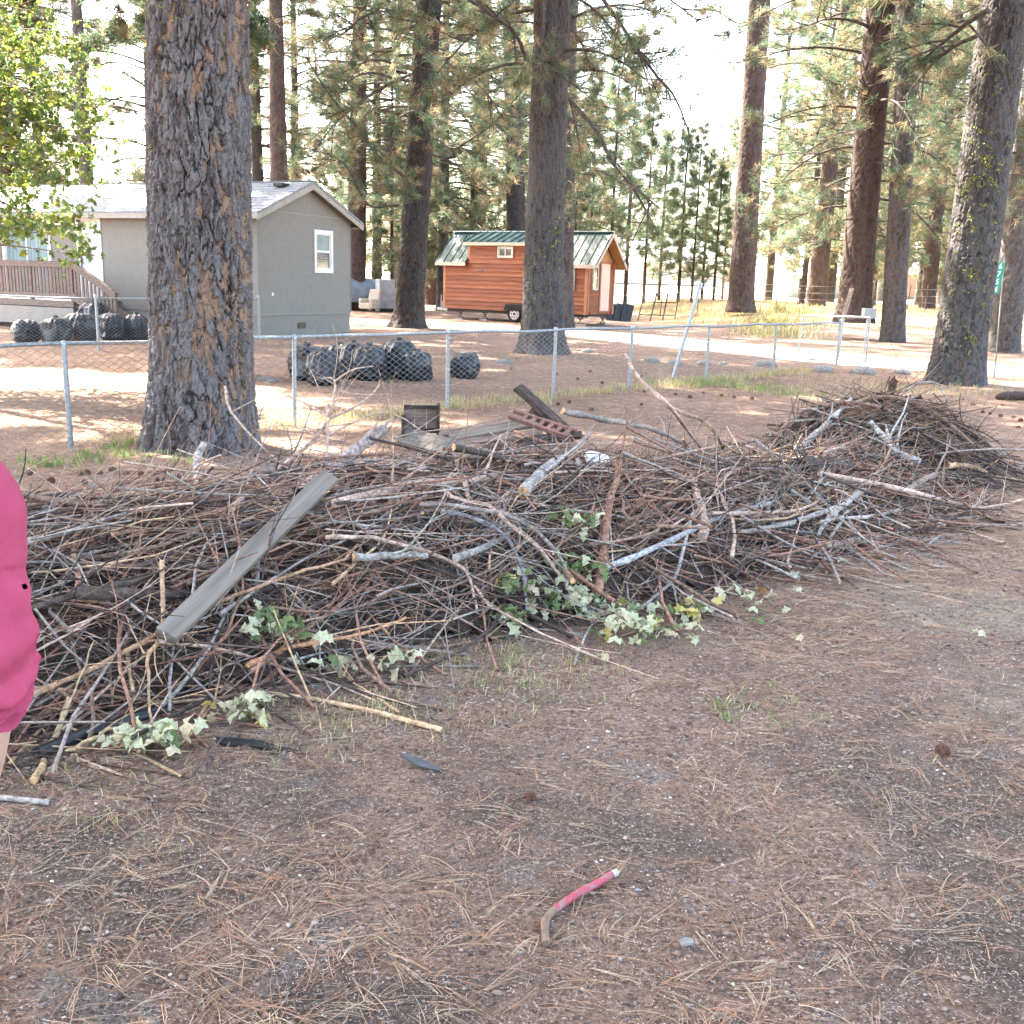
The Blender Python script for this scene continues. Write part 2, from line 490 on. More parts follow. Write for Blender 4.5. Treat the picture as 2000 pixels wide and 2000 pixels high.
# pale dirt driveway behind the fence
def build_driveway():
    a = np.array([[-26, 44.5], [-14, 43.0], [-6, 41.5], [2, 38], [6.5, 31.5], [9.5, 27.5], [14, 24.6], [22, 22.5], [40, 20]], float)
    c = spline(a, 150)
    t = np.gradient(c, axis=0); t /= np.linalg.norm(t, axis=1, keepdims=True)
    nrm = np.stack([-t[:, 1], t[:, 0]], 1)
    w = np.linspace(-1, 1, 15)
    hw = 2.3 + 0.5 * (fbm(np.arange(150) * 0.2, np.zeros(150), seed=8) - 0.5)
    XY = c[:, None] + nrm[:, None] * (w[None, :, None] * hw[:, None, None])
    e = (vnoise(XY[..., 0] * 1.3, XY[..., 1] * 1.3, seed=2) - 0.5) * 0.5 * (np.abs(w)[None] > 0.9)
    XY = XY + nrm[:, None] * e[..., None]
    Z = G(XY[..., 0], XY[..., 1]) + 0.012 - 0.02 * (np.abs(w)[None] > 0.99)
    V = np.concatenate([XY, Z[..., None]], -1).reshape(-1, 3)
    i = np.arange(149)[:, None] * 15 + np.arange(14)[None]
    F = np.stack([i, i + 1, i + 16, i + 15], -1).reshape(-1, 4)
    m = mat('driveway_dirt', (0.46, 0.38, 0.32), (0.28, 0.20, 0.16), 3.5, 0.95, 0.8, 30, detail=9, lo=0.3, hi=0.6)
    o = link('driveway', mk_mesh('driveway', V, [F], True), m)
    o['kind'] = 'structure'; o['label'] = 'pale sunlit dirt driveway curving behind the chain link fence'
build_driveway()

# ------------------------------------------------------------------ pines
def plates(theta, z, r, cw, ch, seed, warp=0.5):
    """bark plate field on a trunk: (edge distance, random per cell)"""
    rg = np.random.default_rng(seed)
    circ = 2 * np.pi * r
    H = z.max() - z.min()
    u = theta * r; v = z
    wu = (fbm(u / cw * 0.8, v / ch * 0.8, seed=seed) - 0.5) * cw * 2 * warp
    wv = (fbm(u / cw * 0.8 + 31, v / ch * 0.8, seed=seed + 3) - 0.5) * ch * 2 * warp
    nu = max(4, int(round(circ / cw))); nv = max(3, int(H / ch))
    gu = (np.arange(nu)[None] + 0.5 * (np.arange(nv + 2)[:, None] % 2) + rg.uniform(-0.42, 0.42, (nv + 2, nu))) * circ / nu
    gv = z.min() + (np.arange(nv + 2)[:, None] - 1 + rg.uniform(-0.45, 0.45, (nv + 2, nu)) + 0.5) * H / nv
    rnd = rg.random((nv + 2, nu))
    U = (u + wu) % circ; W = v + wv
    ci = np.floor(U / circ * nu).astype(int); ri = np.floor((W - z.min()) / H * nv).astype(int) + 1
    d1 = np.full(U.shape, 9.0); d2 = np.full(U.shape, 9.0); cr = np.zeros(U.shape)
    for dr in (-2, -1, 0, 1, 2):
        rr = np.clip(ri + dr, 0, nv + 1)
        for dc in (-2, -1, 0, 1, 2):
            cc = (ci + dc) % nu
            du = U - gu[rr, cc]; du = (du + circ / 2) % circ - circ / 2
            d = np.hypot(du / cw, (W - gv[rr, cc]) / ch)
            ok = (ri + dr == rr)
            d = np.where(ok, d, 9)
            c = d < d1
            d2 = np.where(c, d1, np.minimum(d2, d)); cr = np.where(c, rnd[rr, cc], cr); d1 = np.where(c, d, d1)
    return d2 - d1, cr

def hero_trunk(r0, r1, H, lean, nang, nz, cw, ch, depth, seed, flare=0.35, flake=0.08, flake_dir=None, vis=None):
    """trunk mesh with layered bark plates and real fissures; lean = xy offset per metre of height"""
    vis = vis or H * 0.5
    th = np.linspace(0, 2 * np.pi, nang, endpoint=False)
    zz = np.concatenate([np.linspace(-0.15, vis, nz), np.linspace(vis, H, 60)[1:]]); nz = len(zz)
    T, Z = np.meshgrid(th, zz)
    rb = r0 + (r1 - r0) * np.clip(Z / H, 0, 1)
    root = 1 + 0.22 * np.sin(T * 5 + seed) + 0.25 * np.sin(T * 3 + seed * 2)
    rb = rb * (1 + flare * root * np.exp(-np.clip(Z, 0, 99) / 0.38))
    rb = rb * (1 + 0.05 * (vnoise(np.cos(T) * 1.5 + seed, np.sin(T) * 1.5, Z * 0.7, seed) - 0.5) * 2)
    cT, sT = np.cos(T) * r0, np.sin(T) * r0
    def n3(f, fz, sd, o=4): return fbm(cT * f + sd, sT * f + 2 * sd, Z * fz, seed=seed + sd, oct=o) - 0.5
    e, c = plates(T, Z, r0, cw, ch, seed, 1.1)
    e2, c2 = plates(T, Z, r0, cw * 0.40, ch * 0.36, seed + 50, 1.2)
    e3, c3 = plates(T, Z, r0, cw * 0.22, ch * 0.13, seed + 90, 1.2)
    rag = n3(16, 7, 4) * 0.30
    edge = np.clip((e + rag) / 0.10, 0, 1)
    edge2 = np.clip((e2 + rag * 0.8) / 0.06, 0, 1)
    fine = n3(60, 26, 9, 3)
    wide = np.clip(0.35 + 2.2 * n3(2.2, 0.9, 7, 3), 0.1, 1)
    p = np.full(T.shape, flake)
    if flake_dir is not None:
        p = flake * (0.15 + 1.9 * np.clip(0.5 + 0.5 * np.cos(T - flake_dir), 0, 1) ** 2)
    p = p * np.clip(0.4 + 3.0 * (n3(1.6, 0.8, 13, 2) + 0.1), 0, 2)
    fl = ((c2 < p) & (e2 + rag * 0.6 > 0.07) & (edge > 0.3)).astype(float)
    disp = depth * (0.75 * edge * (0.6 + 0.4 * wide) + 0.60 * (c2 - 0.5) * edge + 0.24 * edge2 + 0.22 * c3 * edge2 + 0.60 * fine) - depth * 0.30 * fl
    rr = rb + disp - depth * 0.6
    cx = lean[0] * Z; cy = lean[1] * Z
    V = np.stack([cx + rr * np.cos(T), cy + rr * np.sin(T), Z], -1).reshape(-1, 3)
    i = np.arange(nz - 1)[:, None] * nang; j = np.arange(nang)[None]; k = (j + 1) % nang
    F = np.stack([i + j, i + k, i + nang + k, i + nang + j], -1).reshape(-1, 4)
    cell = np.clip(0.25 * c + 0.40 * c2 + 0.35 * c3 + 0.5 * n3(9, 3, 21, 3), 0, 1)
    eg = np.clip(edge * 0.75 + 0.25, 0, 1) * (0.65 + 0.35 * edge2)
    return mk_mesh('trunk', V, [F], nang < 300, {'cell': cell.ravel(), 'edge': eg.ravel(), 'flake': fl.ravel()})

def tufts(pos, axis, k, nlen, nwid, cols, rg):
    """needle tufts: k thin blades per tuft, one mesh"""
    n = len(pos)
    d = axis[:, None] * 0.55 + rg.normal(0, 0.62, (n, k, 3))
    d /= np.linalg.norm(d, axis=2, keepdims=True)
    ln = nlen * rg.uniform(0.7, 1.15, (n, k, 1))
    side = np.cross(d, rg.normal(size=(n, k, 3))); side /= (np.linalg.norm(side, axis=2, keepdims=True) + 1e-9)
    base = pos[:, None] + rg.normal(0, nlen * 0.16, (n, k, 3))
    tip = base + d * ln; tip[..., 2] -= 0.10 * ln[..., 0]
    V = np.stack([base - side * nwid, base + side * nwid, tip], 2).reshape(-1, 3)
    F = np.arange(n * k * 3).reshape(-1, 3)
    c = np.repeat(cols[:, None] * rg.uniform(0.75, 1.25, (n, k, 1)), 3, axis=1).reshape(-1, 3)
    c = np.repeat(cols, k * 3, axis=0) * np.repeat(rg.uniform(0.7, 1.3, n * k), 3)[:, None]
    return V, F, c

GREENS = np.array([(0.100, 0.148, 0.088), (0.076, 0.122, 0.078), (0.128, 0.172, 0.098), (0.15, 0.175, 0.092), (0.100, 0.152, 0.108)])
BROWNS = np.array([(0.28, 0.21, 0.13), (0.22, 0.155, 0.095), (0.34, 0.27, 0.17)])

def pine_crown(seed, H, z0, Lmax, nb, nsub, ntuft, k, nlen, nwid, brown=0.3, droop=0.5, conical=0.0, bare=0.35, r_tr=0.3):
    rg = np.random.default_rng(seed)
    limbs = MB(); pos, axs, cols = [], [], []
    for b in range(nb):
        u = (b + rg.random()) / nb
        z = z0 + (H - z0) * u
        prof = (1 - u) ** 0.8 if conical else min(1, 0.55 + 1.4 * u) * (1 - u ** 2.2) ** 0.7
        L = max(0.4, Lmax * prof * rg.uniform(0.6, 1.15))
        az = b * 2.399 + rg.normal(0, 0.5)
        dr = droop * (1 - 0.8 * u) * rg.uniform(0.6, 1.4); rise = (0.10 + 0.45 * u) * rg.uniform(0.4, 1.4)
        s = np.linspace(0, 1, 9)
        side = rg.normal(0, 0.12) * L
        px = s * L * (1 - 0.08 * s); pz = L * (rise * s - dr * s * s) + 0.10 * L * np.clip(s - 0.75, 0, 1)
        py = side * s * s + 0.03 * L * np.cumsum(rg.normal(0, 0.4, 9)) * s
        ca, sa = math.cos(az), math.sin(az)
        pts = np.stack([ca * (px + r_tr * 0.6) - sa * py, sa * (px + r_tr * 0.6) + ca * py, z + pz], 1)
        r0 = 0.010 + 0.011 * L
        limbs.tube(pts, r0 * (1 - 0.85 * s), 5, caps=False)
        tl = [(pts, 0.6)]
        for q in range(nsub):
            f = bare + (1 - bare) * (q + rg.random()) / nsub
            i = min(7, int(f * 8)); p0 = pts[i] + (pts[i + 1] - pts[i]) * (f * 8 - i)
            l2 = L * rg.uniform(0.16, 0.42) * (1.25 - f * 0.7)
            a2 = az + rg.choice((-1, 1)) * rg.uniform(0.4, 1.1)
            s2 = np.linspace(0, 1, 5)
            dz = l2 * (rg.uniform(-0.35, 0.2) * s2 + 0.25 * s2 * s2)
            sp = np.stack([p0[0] + math.cos(a2) * l2 * s2, p0[1] + math.sin(a2) * l2 * s2, p0[2] + dz], 1)
            limbs.tube(sp, r0 * 0.45 * (1 - 0.8 * s2), 4, caps=False)
            tl.append((sp, 0.25))
        for (pp, st) in tl:
            n = max(2, int(ntuft * (0.6 + 0.8 * rg.random())))
            f = st + (1 - st) * rg.random(n) ** 0.7; f[0] = 1
            m = len(pp) - 1
            i = np.minimum(m - 1, (f * m).astype(int)); w = (f * m - i)[:, None]
            a = pp[i + 1] - pp[i]; a /= (np.linalg.norm(a, axis=1, keepdims=True) + 1e-9)
            p = pp[i] * (1 - w) + pp[i + 1] * w + rg.normal(0, nlen * 0.35, (n, 3))
            isb = rg.random(n) < brown * (1.6 - f)
            c = np.where(isb[:, None], BROWNS[rg.integers(0, len(BROWNS), n)], GREENS[rg.integers(0, len(GREENS), n)])
            pos.append(p); axs.append(a + [0, 0, 0.35]); cols.append(c * rg.uniform(0.8, 1.25))
    V, F, C = tufts(np.concatenate(pos), np.concatenate(axs), k, nlen, nwid, np.concatenate(cols), rg)
    cm = mk_mesh('crown', V, [F], False, {'col': C})
    cm.materials.append(NEEDLE)
    lm = limbs.mesh('branches', True); lm.materials.append(LIMB)
    return cm, lm

def lichen_on(parent, pts, seed, size=0.03):
    rg = np.random.default_rng(seed)
    mb = MB()
    for p in pts:
        n = rg.integers(10, 22)
        c = np.asarray(p)[None] + rg.normal(0, size * 0.6, (n, 3))
        d = rg.normal(size=(n, 3)); s = rg.normal(size=(n, 3))
        d *= size * rg.uniform(0.4, 0.9, (n, 1)) / np.linalg.norm(d, axis=1, keepdims=True)
        s *= size * rg.uniform(0.25, 0.5, (n, 1)) / np.linalg.norm(s, axis=1, keepdims=True)
        V = np.stack([c - s, c + s, c + d], 1).reshape(-1, 3)
        mb.add(V, np.arange(n * 3).reshape(-1, 3))
    o = mb.build('lichen', LICHEN, parent); o['kind'] = 'stuff'
    o['label'] = 'yellow-green lichen tufts on the bark'
    return o

# crown meshes (shared between trees)
CR = {}
CR['tallA'] = pine_crown(1, 27, 6.5, 5.2, 84, 7, 9, 16, 0.26, 0.009, 0.42, 0.55)
CR['tallB'] = pine_crown(2, 26, 5.0, 5.4, 84, 7, 9, 16, 0.26, 0.009, 0.34, 0.65)
CR['tallC'] = pine_crown(3, 29, 8.5, 4.8, 80, 7, 9, 16, 0.26, 0.009, 0.48, 0.45)
CR['low'] = pine_crown(4, 24, 2.8, 5.6, 84, 7, 9, 14, 0.30, 0.0105, 0.36, 0.7)
CR['lowB'] = pine_crown(14, 25, 3.4, 5.8, 80, 7, 9, 14, 0.30, 0.0105, 0.28, 0.6)
CR['lowC'] = pine_crown(15, 22, 2.2, 5.0, 80, 7, 9, 14, 0.30, 0.0105, 0.45, 0.75)
CR['youngA'] = pine_crown(5, 11, 1.8, 2.2, 54, 5, 6, 12, 0.28, 0.012, 0.14, 0.30, conical=1, bare=0.2, r_tr=0.06)
CR['youngB'] = pine_crown(6, 14, 3.2, 2.5, 58, 5, 6, 12, 0.28, 0.012, 0.20, 0.35, conical=1, bare=0.2, r_tr=0.08)
CR['high'] = pine_crown(7, 30, 9.0, 5.6, 120, 9, 10, 14, 0.34, 0.022, 0.30, 0.45)
CR['top'] = pine_crown(8, 32, 17.5, 4.6, 50, 6, 8, 14, 0.28, 0.012, 0.35, 0.45)

def shared_trunk(seed, H, r0, r1, mat_):
    m = hero_trunk(r0, r1, H, (0, 0), 40, 170, 0.15, 0.34, 0.03, seed, flare=0.25, flake=0.05)
    m.materials.append(mat_); return m
TR = {'big': shared_trunk(31, 28, 0.46, 0.10, BARK_RED), 'mid': shared_trunk(32, 26, 0.34, 0.07, BARK_GREY),
      'thin': shared_trunk(33, 13, 0.11, 0.02, BARK_RED)}

def lean_of(bpx, bpy, tpx, tpy, Y=None):
    b = P(bpx, bpy)
    t = D(tpx, tpy, b.y)
    h = t.z - b.z
    return b, ((t.x - b.x) / h, 0.0)

def sheared(tree, lean):
    return None

HEROES = {}
def hero_pine(key, name, label, base, lean, r0, r1, H, bark, crown, nang=120, nz=300, vis=14, cw=0.13, ch=0.32, depth=0.035, seed=1, flake=0.06, flake_dir=None, flare=0.35, group=None, crot=0.0, cscale=1.0, visH=None):
    t = empty(name, base, 0, label, 'pine tree', group)
    m = hero_trunk(r0, r1, H, lean, nang, nz, cw, ch, depth, seed, flare, flake, flake_dir, vis)
    link('trunk', m, bark, t)
    if crown:
        sh = Matrix(((1, 0, lean[0], 0), (0, 1, lean[1], 0), (0, 0, 1, 0), (0, 0, 0, 1))) @ Matrix.Rotation(crot, 4, 'Z') @ Matrix.Scale(cscale, 4)
        for nm, me in (('crown', CR[crown][0]), ('branches', CR[crown][1])):
            o = link(nm, me, None, t)
            if nm == 'branches': o['kind'] = 'stuff'
            o.matrix_parent_inverse = Matrix.Identity(4)
            o.rotation_euler = (math.atan(-lean[1]), math.atan(lean[0]), crot)
            o.scale = (cscale,) * 3
    HEROES[key] = (t, base, lean, r0, r1, H)
    return t

def on_trunk(key, ang, z, out=0.0):
    t, b, ln, r0, r1, H = HEROES[key]
    r = r0 + (r1 - r0) * z / H + out
    r = r * (1 + 0.30 * math.exp(-max(z, 0) / 0.38))
    return (ln[0] * z + r * math.cos(ang), ln[1] * z + r * math.sin(ang), z)

# the big foreground trunk
b, ln = lean_of(398, 872, 383, 0)
hero_pine('main', 'pine_tree', 'massive pine trunk with peeling orange and grey bark plates in left foreground', b, ln, 0.50, 0.22, 29, BARK_MAIN, 'high',
          nang=380, nz=620, vis=5.4, cw=0.13, ch=0.46, depth=0.05, seed=71, flake=0.24, flake_dir=-0.55, flare=0.20, crot=0.4)
# right foreground
b, ln = lean_of(1866, 748, 1966, 0)
hero_pine('right', 'pine_tree', 'thick grey pine trunk dotted with yellow lichen leaning beside the green number sign', b, ln, 0.49, 0.24, 30, BARK_GREY, 'high',
          nang=200, nz=460, vis=7.5, cw=0.12, ch=0.40, depth=0.045, seed=72, flake=0.03, flare=0.25, crot=2.2)
# the twin in the middle
b, ln = lean_of(1057, 690, 1072, 200)
hero_pine('twin_front', 'pine_tree', 'wide grey pine trunk standing right behind the chain link fence before the orange cabin', b, ln, 0.50, 0.2, 28, BARK_GREY, 'tallA',
          nang=160, nz=460, vis=9.5, cw=0.11, ch=0.42, depth=0.036, seed=73, flake=0.03, flare=0.45, crot=1.0)
b, ln = lean_of(1094, 640, 1103, 200)
hero_pine('twin_back', 'pine_tree', 'slimmer dark pine trunk hidden half behind the wide trunk before the cabin', b, ln, 0.52, 0.18, 27, BARK_GREY, 'tallB',
          nang=90, nz=380, cw=0.12, ch=0.34, depth=0.04, seed=74, flake=0.03, flare=0.2, crot=0.3)
# the dark trunk between house and cabin
b, ln = lean_of(797, 640, 838, 0)
hero_pine('mid', 'pine_tree', 'dark furrowed pine trunk between the grey house and the orange cabin', b, ln, 0.50, 0.28, 30, BARK_DARK, 'tallB',
          nang=120, nz=520, cw=0.13, ch=0.42, depth=0.05, seed=75, flake=0.08, flare=0.42, crot=3.1)
for key, bp, tp, r0, r1, bark, crn, lab, fl in (
        ('h', (1446, 604), (1484, 0), 0.60, 0.3, BARK_RED, 'top', 'tall straight reddish pine trunk standing alone against the white sky', 0.2),
        ('i', (1592, 604), (1648, 60), 0.48, 0.2, BARK_RED, 'low', 'leaning brown pine trunk with a sunlit left edge behind the metal gate', 0.2),
        ('j', (1666, 622), (1718, 40), 0.58, 0.3, BARK_RED, 'low', 'stout reddish pine trunk behind the wooden stake and grey box', 0.3),
        ('f', (1012, 616), (998, 0), 0.52, 0.34, BARK_DARK, 'top', 'dark brown pine trunk rising behind the cabin roof left of the wide trunk', 0.2),
        ('k', (1743, 660), (1776, 60), 0.40, 0.22, BARK_GREY, 'tallC', 'slim grey pine trunk with a blackened base right of the metal gate', 0.15),
        ('o', (1958, 688), (2040, 60), 0.46, 0.2, BARK_GREY, 'tallB', 'dark pine trunk behind the number sign at the right edge', 0.2)):
    b, ln = lean_of(*bp, *tp)
    hero_pine(key, 'pine_tree', lab, b, ln, r0, r1, 29, bark, crn, nang=84, nz=260, cw=0.13, ch=0.36, depth=0.04, seed=80 + ord(key), flake=0.04, flare=fl, crot=ord(key) * 1.3)

def bg_tree(name, label, px, Y, trunk, crown, sc=1.0, group=None, lean=0.0, X=None):
    x = D(px, 560, Y).x if X is None else X
    t = empty(name, (x, Y, g1(x, Y) - 0.05), random.uniform(0, 6.28), label, 'pine tree', group)
    t.rotation_euler = (0, lean, 0)
    ang = random.uniform(0, 6.28)
    k = link('trunk', TR[trunk], None, t); k.scale = (sc,) * 3; k.rotation_euler = (0, 0, ang)
    if crown:
        for nm, me in (('crown', CR[crown][0]), ('branches', CR[crown][1])):
            c = link(nm, me, None, t); c.scale = (sc,) * 3; c.rotation_euler = (0, 0, ang * 1.7)
            if nm == 'branches': c['kind'] = 'stuff'
    return t

# trees that can be told apart behind the house and the cabin
for px, Y, tr, cr, sc, le, lab in (
        (182, 52, 'mid', 'top', 1.1, 0.0, 'dark pine trunk rising behind the left part of the grey house roof'),
        (549, 50, 'big', 'top', 1.05, 0.0, 'grey brown pine trunk rising behind the house roof right of the massive trunk'),
        (694, 56, 'big', 'tallA', 1.15, 0.02, 'pine trunk just right of the grey house gable'),
        (736, 66, 'mid', 'low', 1.0, 0.0, 'thinner pine trunk farther back right of the grey house gable'),
        (812, 54, 'mid', 'lowB', 1.1, 0.02, 'pine hidden almost wholly behind the dark furrowed trunk'),  # added out of sight so its crown shades the cabin roof
        (1042, 60, 'mid', 'tallB', 0.7, 0.0, 'narrow pine trunk squeezed between two big trunks behind the cabin'),
        (1502, 82, 'mid', 'low', 0.95, 0.0, 'short thin pine right of the lone reddish trunk'),
        (1568, 64, 'thin', 'youngB', 1.5, 0.03, 'thin dark pine stem close left of the leaning brown trunk')):
    bg_tree('pine_tree', lab, px, Y, tr, cr, sc, None, le)
# the woods behind, one tree each
woods = [(-60, 60, 'big', 'low'), (60, 70, 'mid', 'low'), (430, 68, 'mid', 'low'),
         (770, 84, 'mid', 'low'), (840, 72, 'big', 'low'), 
         (930, 80, 'big', 'low'), (1090, 90, 'mid', 'low'), (1105, 76, 'mid', 'low'), 
         (1620, 76, 'mid', 'low'), (1700, 66, 'mid', 'low'), (1760, 88, 'big', 'low'), (1815, 60, 'big', 'low'), (1840, 95, 'big', 'low'), (1900, 70, 'mid', 'low'), (1990, 80, 'big', 'low'), (2080, 58, 'big', 'low'),
         (20, 56, 'big', 'low'), (95, 58, 'mid', 'low'), (300, 58, 'mid', 'low'), (510, 60, 'mid', 'low'), (580, 62, 'mid', 'low'), (865, 60, 'mid', 'low'), (920, 64, 'mid', 'low'),
         (1070, 76, 'mid', 'low'), (1720, 104, 'mid', 'low'), (1800, 78, 'mid', 'low'), (1880, 104, 'big', 'low'), (1950, 66, 'mid', 'low')]
def region(px):
    for lim, nm in ((280, 'behind the house left of the massive trunk'), (640, 'behind the house gable'), (860, 'between the house and the cabin'), (1180, 'behind the cabin'), (1700, 'behind the steel gate')):
        if px < lim: return nm
    return 'behind the right-hand trunks'
ORD = ('nearest', 'second nearest', 'third nearest', 'fourth nearest', 'fifth nearest', 'sixth nearest', 'seventh nearest', 'eighth nearest', 'ninth nearest', 'tenth nearest', 'eleventh nearest', 'farthest')
for wi, (px, Y, tr, cr) in enumerate(woods):
    cr = ('low', 'lowB', 'lowC')[wi % 3]
    rank = sorted((w[1], w[0]) for w in woods if region(w[0]) == region(px)).index((Y, px))
    bg_tree('pine_tree', f'{ORD[min(rank, 11)]} of the bushy woodland pines {region(px)}', px, Y, tr, cr, random.uniform(0.9, 1.2), 'pines of the woods behind the yard', random.uniform(-0.02, 0.02))
for yi, (px, Y, cr, sc) in enumerate(((765, 58, 'youngA', 0.95), (815, 62, 'youngB', 0.9), (1150, 62, 'youngB', 0.95), (1190, 66, 'youngB', 1.15), (1222, 70, 'youngB', 1.25), (1258, 78, 'youngB', 1.1), (1288, 82, 'youngA', 1.15),
                      (1326, 74, 'youngA', 1.05), (1352, 70, 'youngB', 0.8), (1372, 76, 'youngA', 0.95), (1395, 72, 'youngA', 0.85), (1412, 88, 'youngB', 1.0), (1120, 58, 'youngB', 0.75))):
    bg_tree('pine_sapling', ('young pine left of the cabin hitch', 'second young pine left of the cabin', 'young pine just right of the cabin roof ridge', 'tall young pine right of the cabin', 'tallest young pine right of the cabin', 'young pine over the pipe racks', 'young pine right of the pipe racks', 'slim young pine above the leaning pole', 'short young pine right of the leaning pole', 'young pine midway between pole and lone reddish trunk', 'small young pine left of the lone reddish trunk', 'young pine nearest the lone reddish trunk', 'low young pine behind the cabin end')[yi], px, Y, 'thin', cr, sc, 'young pines at the field edge')
# unseen pines added around the yard for the shade of their crowns
for x, y, cr, sc in ((-8.3, 26.3, 'high', 1.15), (-12.0, 38.2, 'high', 1.05), (-5.75, 18.7, 'high', 1.0), (-8.8, 10.5, 'high', 1.0), (-11.4, 12.8, 'high', 1.0), (-18.0, 33.0, 'high', 1.0), (-7.5, 4.5, 'high', 0.95),
                     (-5.0, -2.5, 'high', 1.0), (-22.0, 20.0, 'high', 1.0), (14.5, 9.0, 'high', 1.0), (6.0, -4.0, 'high', 1.0), (-27.0, 35.0, 'tallB', 1.1)):
    lab = {-8.3: 'tall pine hidden behind the massive trunk close to the house corner', -12.0: 'tall pine behind the house, hidden by the massive trunk', -5.75: 'tall pine hidden behind the massive trunk inside the fence'}.get(x, 'tall pine standing outside the picture beside the yard')
    bg_tree('pine_tree', lab, 0, y, 'big', cr, sc, 'tall pines around the yard', X=x)

# far woods reading as one dark band
def far_woods():
    rg = np.random.default_rng(91)
    mb = MB(); pos, ax, cl = [], [], []
    for q in range(260):
        y = rg.uniform(150, 300); x = rg.uniform(-0.75, 0.75) * y
        h = rg.uniform(11, 22) * (0.7 if 0.09 < x / y < 0.24 else 1.0)
        z = g1(x, y)
        mb.tube([(x, y, z), (x, y, z + h)], [0.28, 0.04], 5, caps=False)
        n = 90
        u = rg.random(n) ** 0.8; a = rg.random(n) * 6.28
        r = (1 - u) * h * 0.17 * rg.uniform(0.4, 1.1, n) + 0.2
        pos.append(np.stack([x + r * np.cos(a), y + r * np.sin(a), z + h * (0.12 + 0.88 * u)], 1))
        ax.append(np.stack([np.cos(a), np.sin(a), np.full(n, -0.1)], 1))
        cl.append(np.tile(GREENS[rg.integers(0, 5)] * rg.uniform(0.8, 1.3), (n, 1)))
    V, F, C = tufts(np.concatenate(pos), np.concatenate(ax), 7, 1.1, 0.09, np.concatenate(cl), rg)
    mb.add(V, F, C)
    o = mb.build('far_woods', NEEDLE); o['kind'] = 'stuff'; o['label'] = 'distant conifer woods behind the sunny field'; o['category'] = 'woods'
far_woods()

# lichen on trunks
rl = np.random.default_rng(5)
def lich(key, n, a0, a1, z0, z1, size, seed):
    pts = []
    for c in range(max(1, n // 4)):
        a, z = rl.uniform(a0, a1), rl.uniform(z0, z1)
        for q in range(rl.integers(2, 7)):
            pts.append(on_trunk(key, a + rl.normal(0, 0.14), z + rl.normal(0, 0.2), -0.002))
    lichen_on(HEROES[key][0], pts, seed, size)
lich('main', 26, -2.9, -1.7, 1.6, 4.6, 0.028, 1)
lich('right', 190, -2.9, -0.9, 0.7, 6.5, 0.042, 2)
lich('twin_front', 70, -2.7, -0.5, 0.8, 4.0, 0.035, 3)
lich('mid', 10, -2.7, -0.5, 1.5, 5.0, 0.04, 4)

# low hanging limbs that can be seen one by one
def limb(key, pts, r0, r1, ntuft, brown=0.4, label=None, twigs=5, seed=0):
    t, base, *_ = HEROES[key]
    rg = np.random.default_rng(seed)
    p = spline([tuple(D(*q) - Vector(base)) for q in pts], 16)
    p = p + np.cumsum(rg.normal(0, 0.015, p.shape), 0) * 0.6
    mb = MB(); s = np.linspace(0, 1, 16)
    mb.tube(p, r0 + (r1 - r0) * s, 6)
    tp, ta = [], []
    for q in range(twigs):
        i = rg.integers(4, 15)
        d = (p[i] - p[i - 1]); d /= np.linalg.norm(d)
        e = d * 0.6 + rg.normal(0, 0.55, 3); e /= np.linalg.norm(e)
        L = rg.uniform(0.4, 1.3)
        k = np.linspace(0, 1, 6)[:, None]
        tw = p[i] + e * L * k + np.array([0, 0, -0.25 * L]) * k * k
        mb.tube(tw, r1 * 1.1 * (1 - 0.7 * k[:, 0]) + 0.003, 4)
        for z in range(max(0, int(ntuft / max(twigs, 1)))):
            f = rg.uniform(0.5, 1); j = min(4, int(f * 5))
            tp.append(tw[j] + rg.normal(0, 0.08, 3)); ta.append(e + [0, 0, 0.2])
    lo = mb.build('limb', LIMB, t, True)
    if label: lo['label'] = label
    if tp:
        n = len(tp); isb = rg.random(n) < brown
        c = np.where(isb[:, None], BROWNS[rg.integers(0, 3, n)], GREENS[rg.integers(0, 5, n)])
        V, F, C = tufts(np.array(tp), np.array(ta), 22, 0.24, 0.006, c, rg)
        o = link('needles', mk_mesh('needles', V, [F], False, {'col': C}), NEEDLE, lo); o['kind'] = 'stuff'
    return lo
limb('twin_front', [(1112, 195, 25.7), (1165, 255, 24.6), (1200, 320, 24), (1245, 370, 23.5), (1285, 405, 23)], 0.055, 0.015, 26, 0.4, 'dark bare limb sweeping down to the right', 9, 1)
limb('twin_front', [(1150, -40, 25), (1210, 40, 24), (1270, 130, 23), (1320, 190, 22.5), (1350, 260, 22)], 0.05, 0.015, 40, 0.25, 'long drooping limb hanging against the sky', 12, 2)
limb('twin_front', [(1035, 130, 25.2), (1000, 60, 24.6), (940, 20, 24), (900, -10, 24)], 0.05, 0.02, 30, 0.35, None, 8, 3)
limb('twin_front', [(1062, -10, 25.0), (1058, 60, 24.2), (1050, 110, 24.0), (1060, 150, 24.0)], 0.05, 0.02, 70, 0.25, None, 12, 13)
limb('mid', [(852, 110, 37), (890, 135, 36), (940, 170, 35.4), (985, 235, 35)], 0.075, 0.02, 40, 0.35, 'pale crooked limb on the right side', 9, 4)
limb('mid', [(802, 145, 37), (740, 175, 36), (690, 205, 35), (640, 230, 34.5)], 0.06, 0.02, 70, 0.3, None, 12, 5)
limb('mid', [(795, 350, 37), (735, 300, 36), (690, 240, 35.5), (640, 180, 35), (590, 100, 35)], 0.05, 0.02, 60, 0.5, None, 12, 6)
limb('mid', [(850, 40, 37), (800, 20, 35.5), (720, 25, 35), (680, 60, 35)], 0.06, 0.02, 80, 0.3, None, 12, 7)
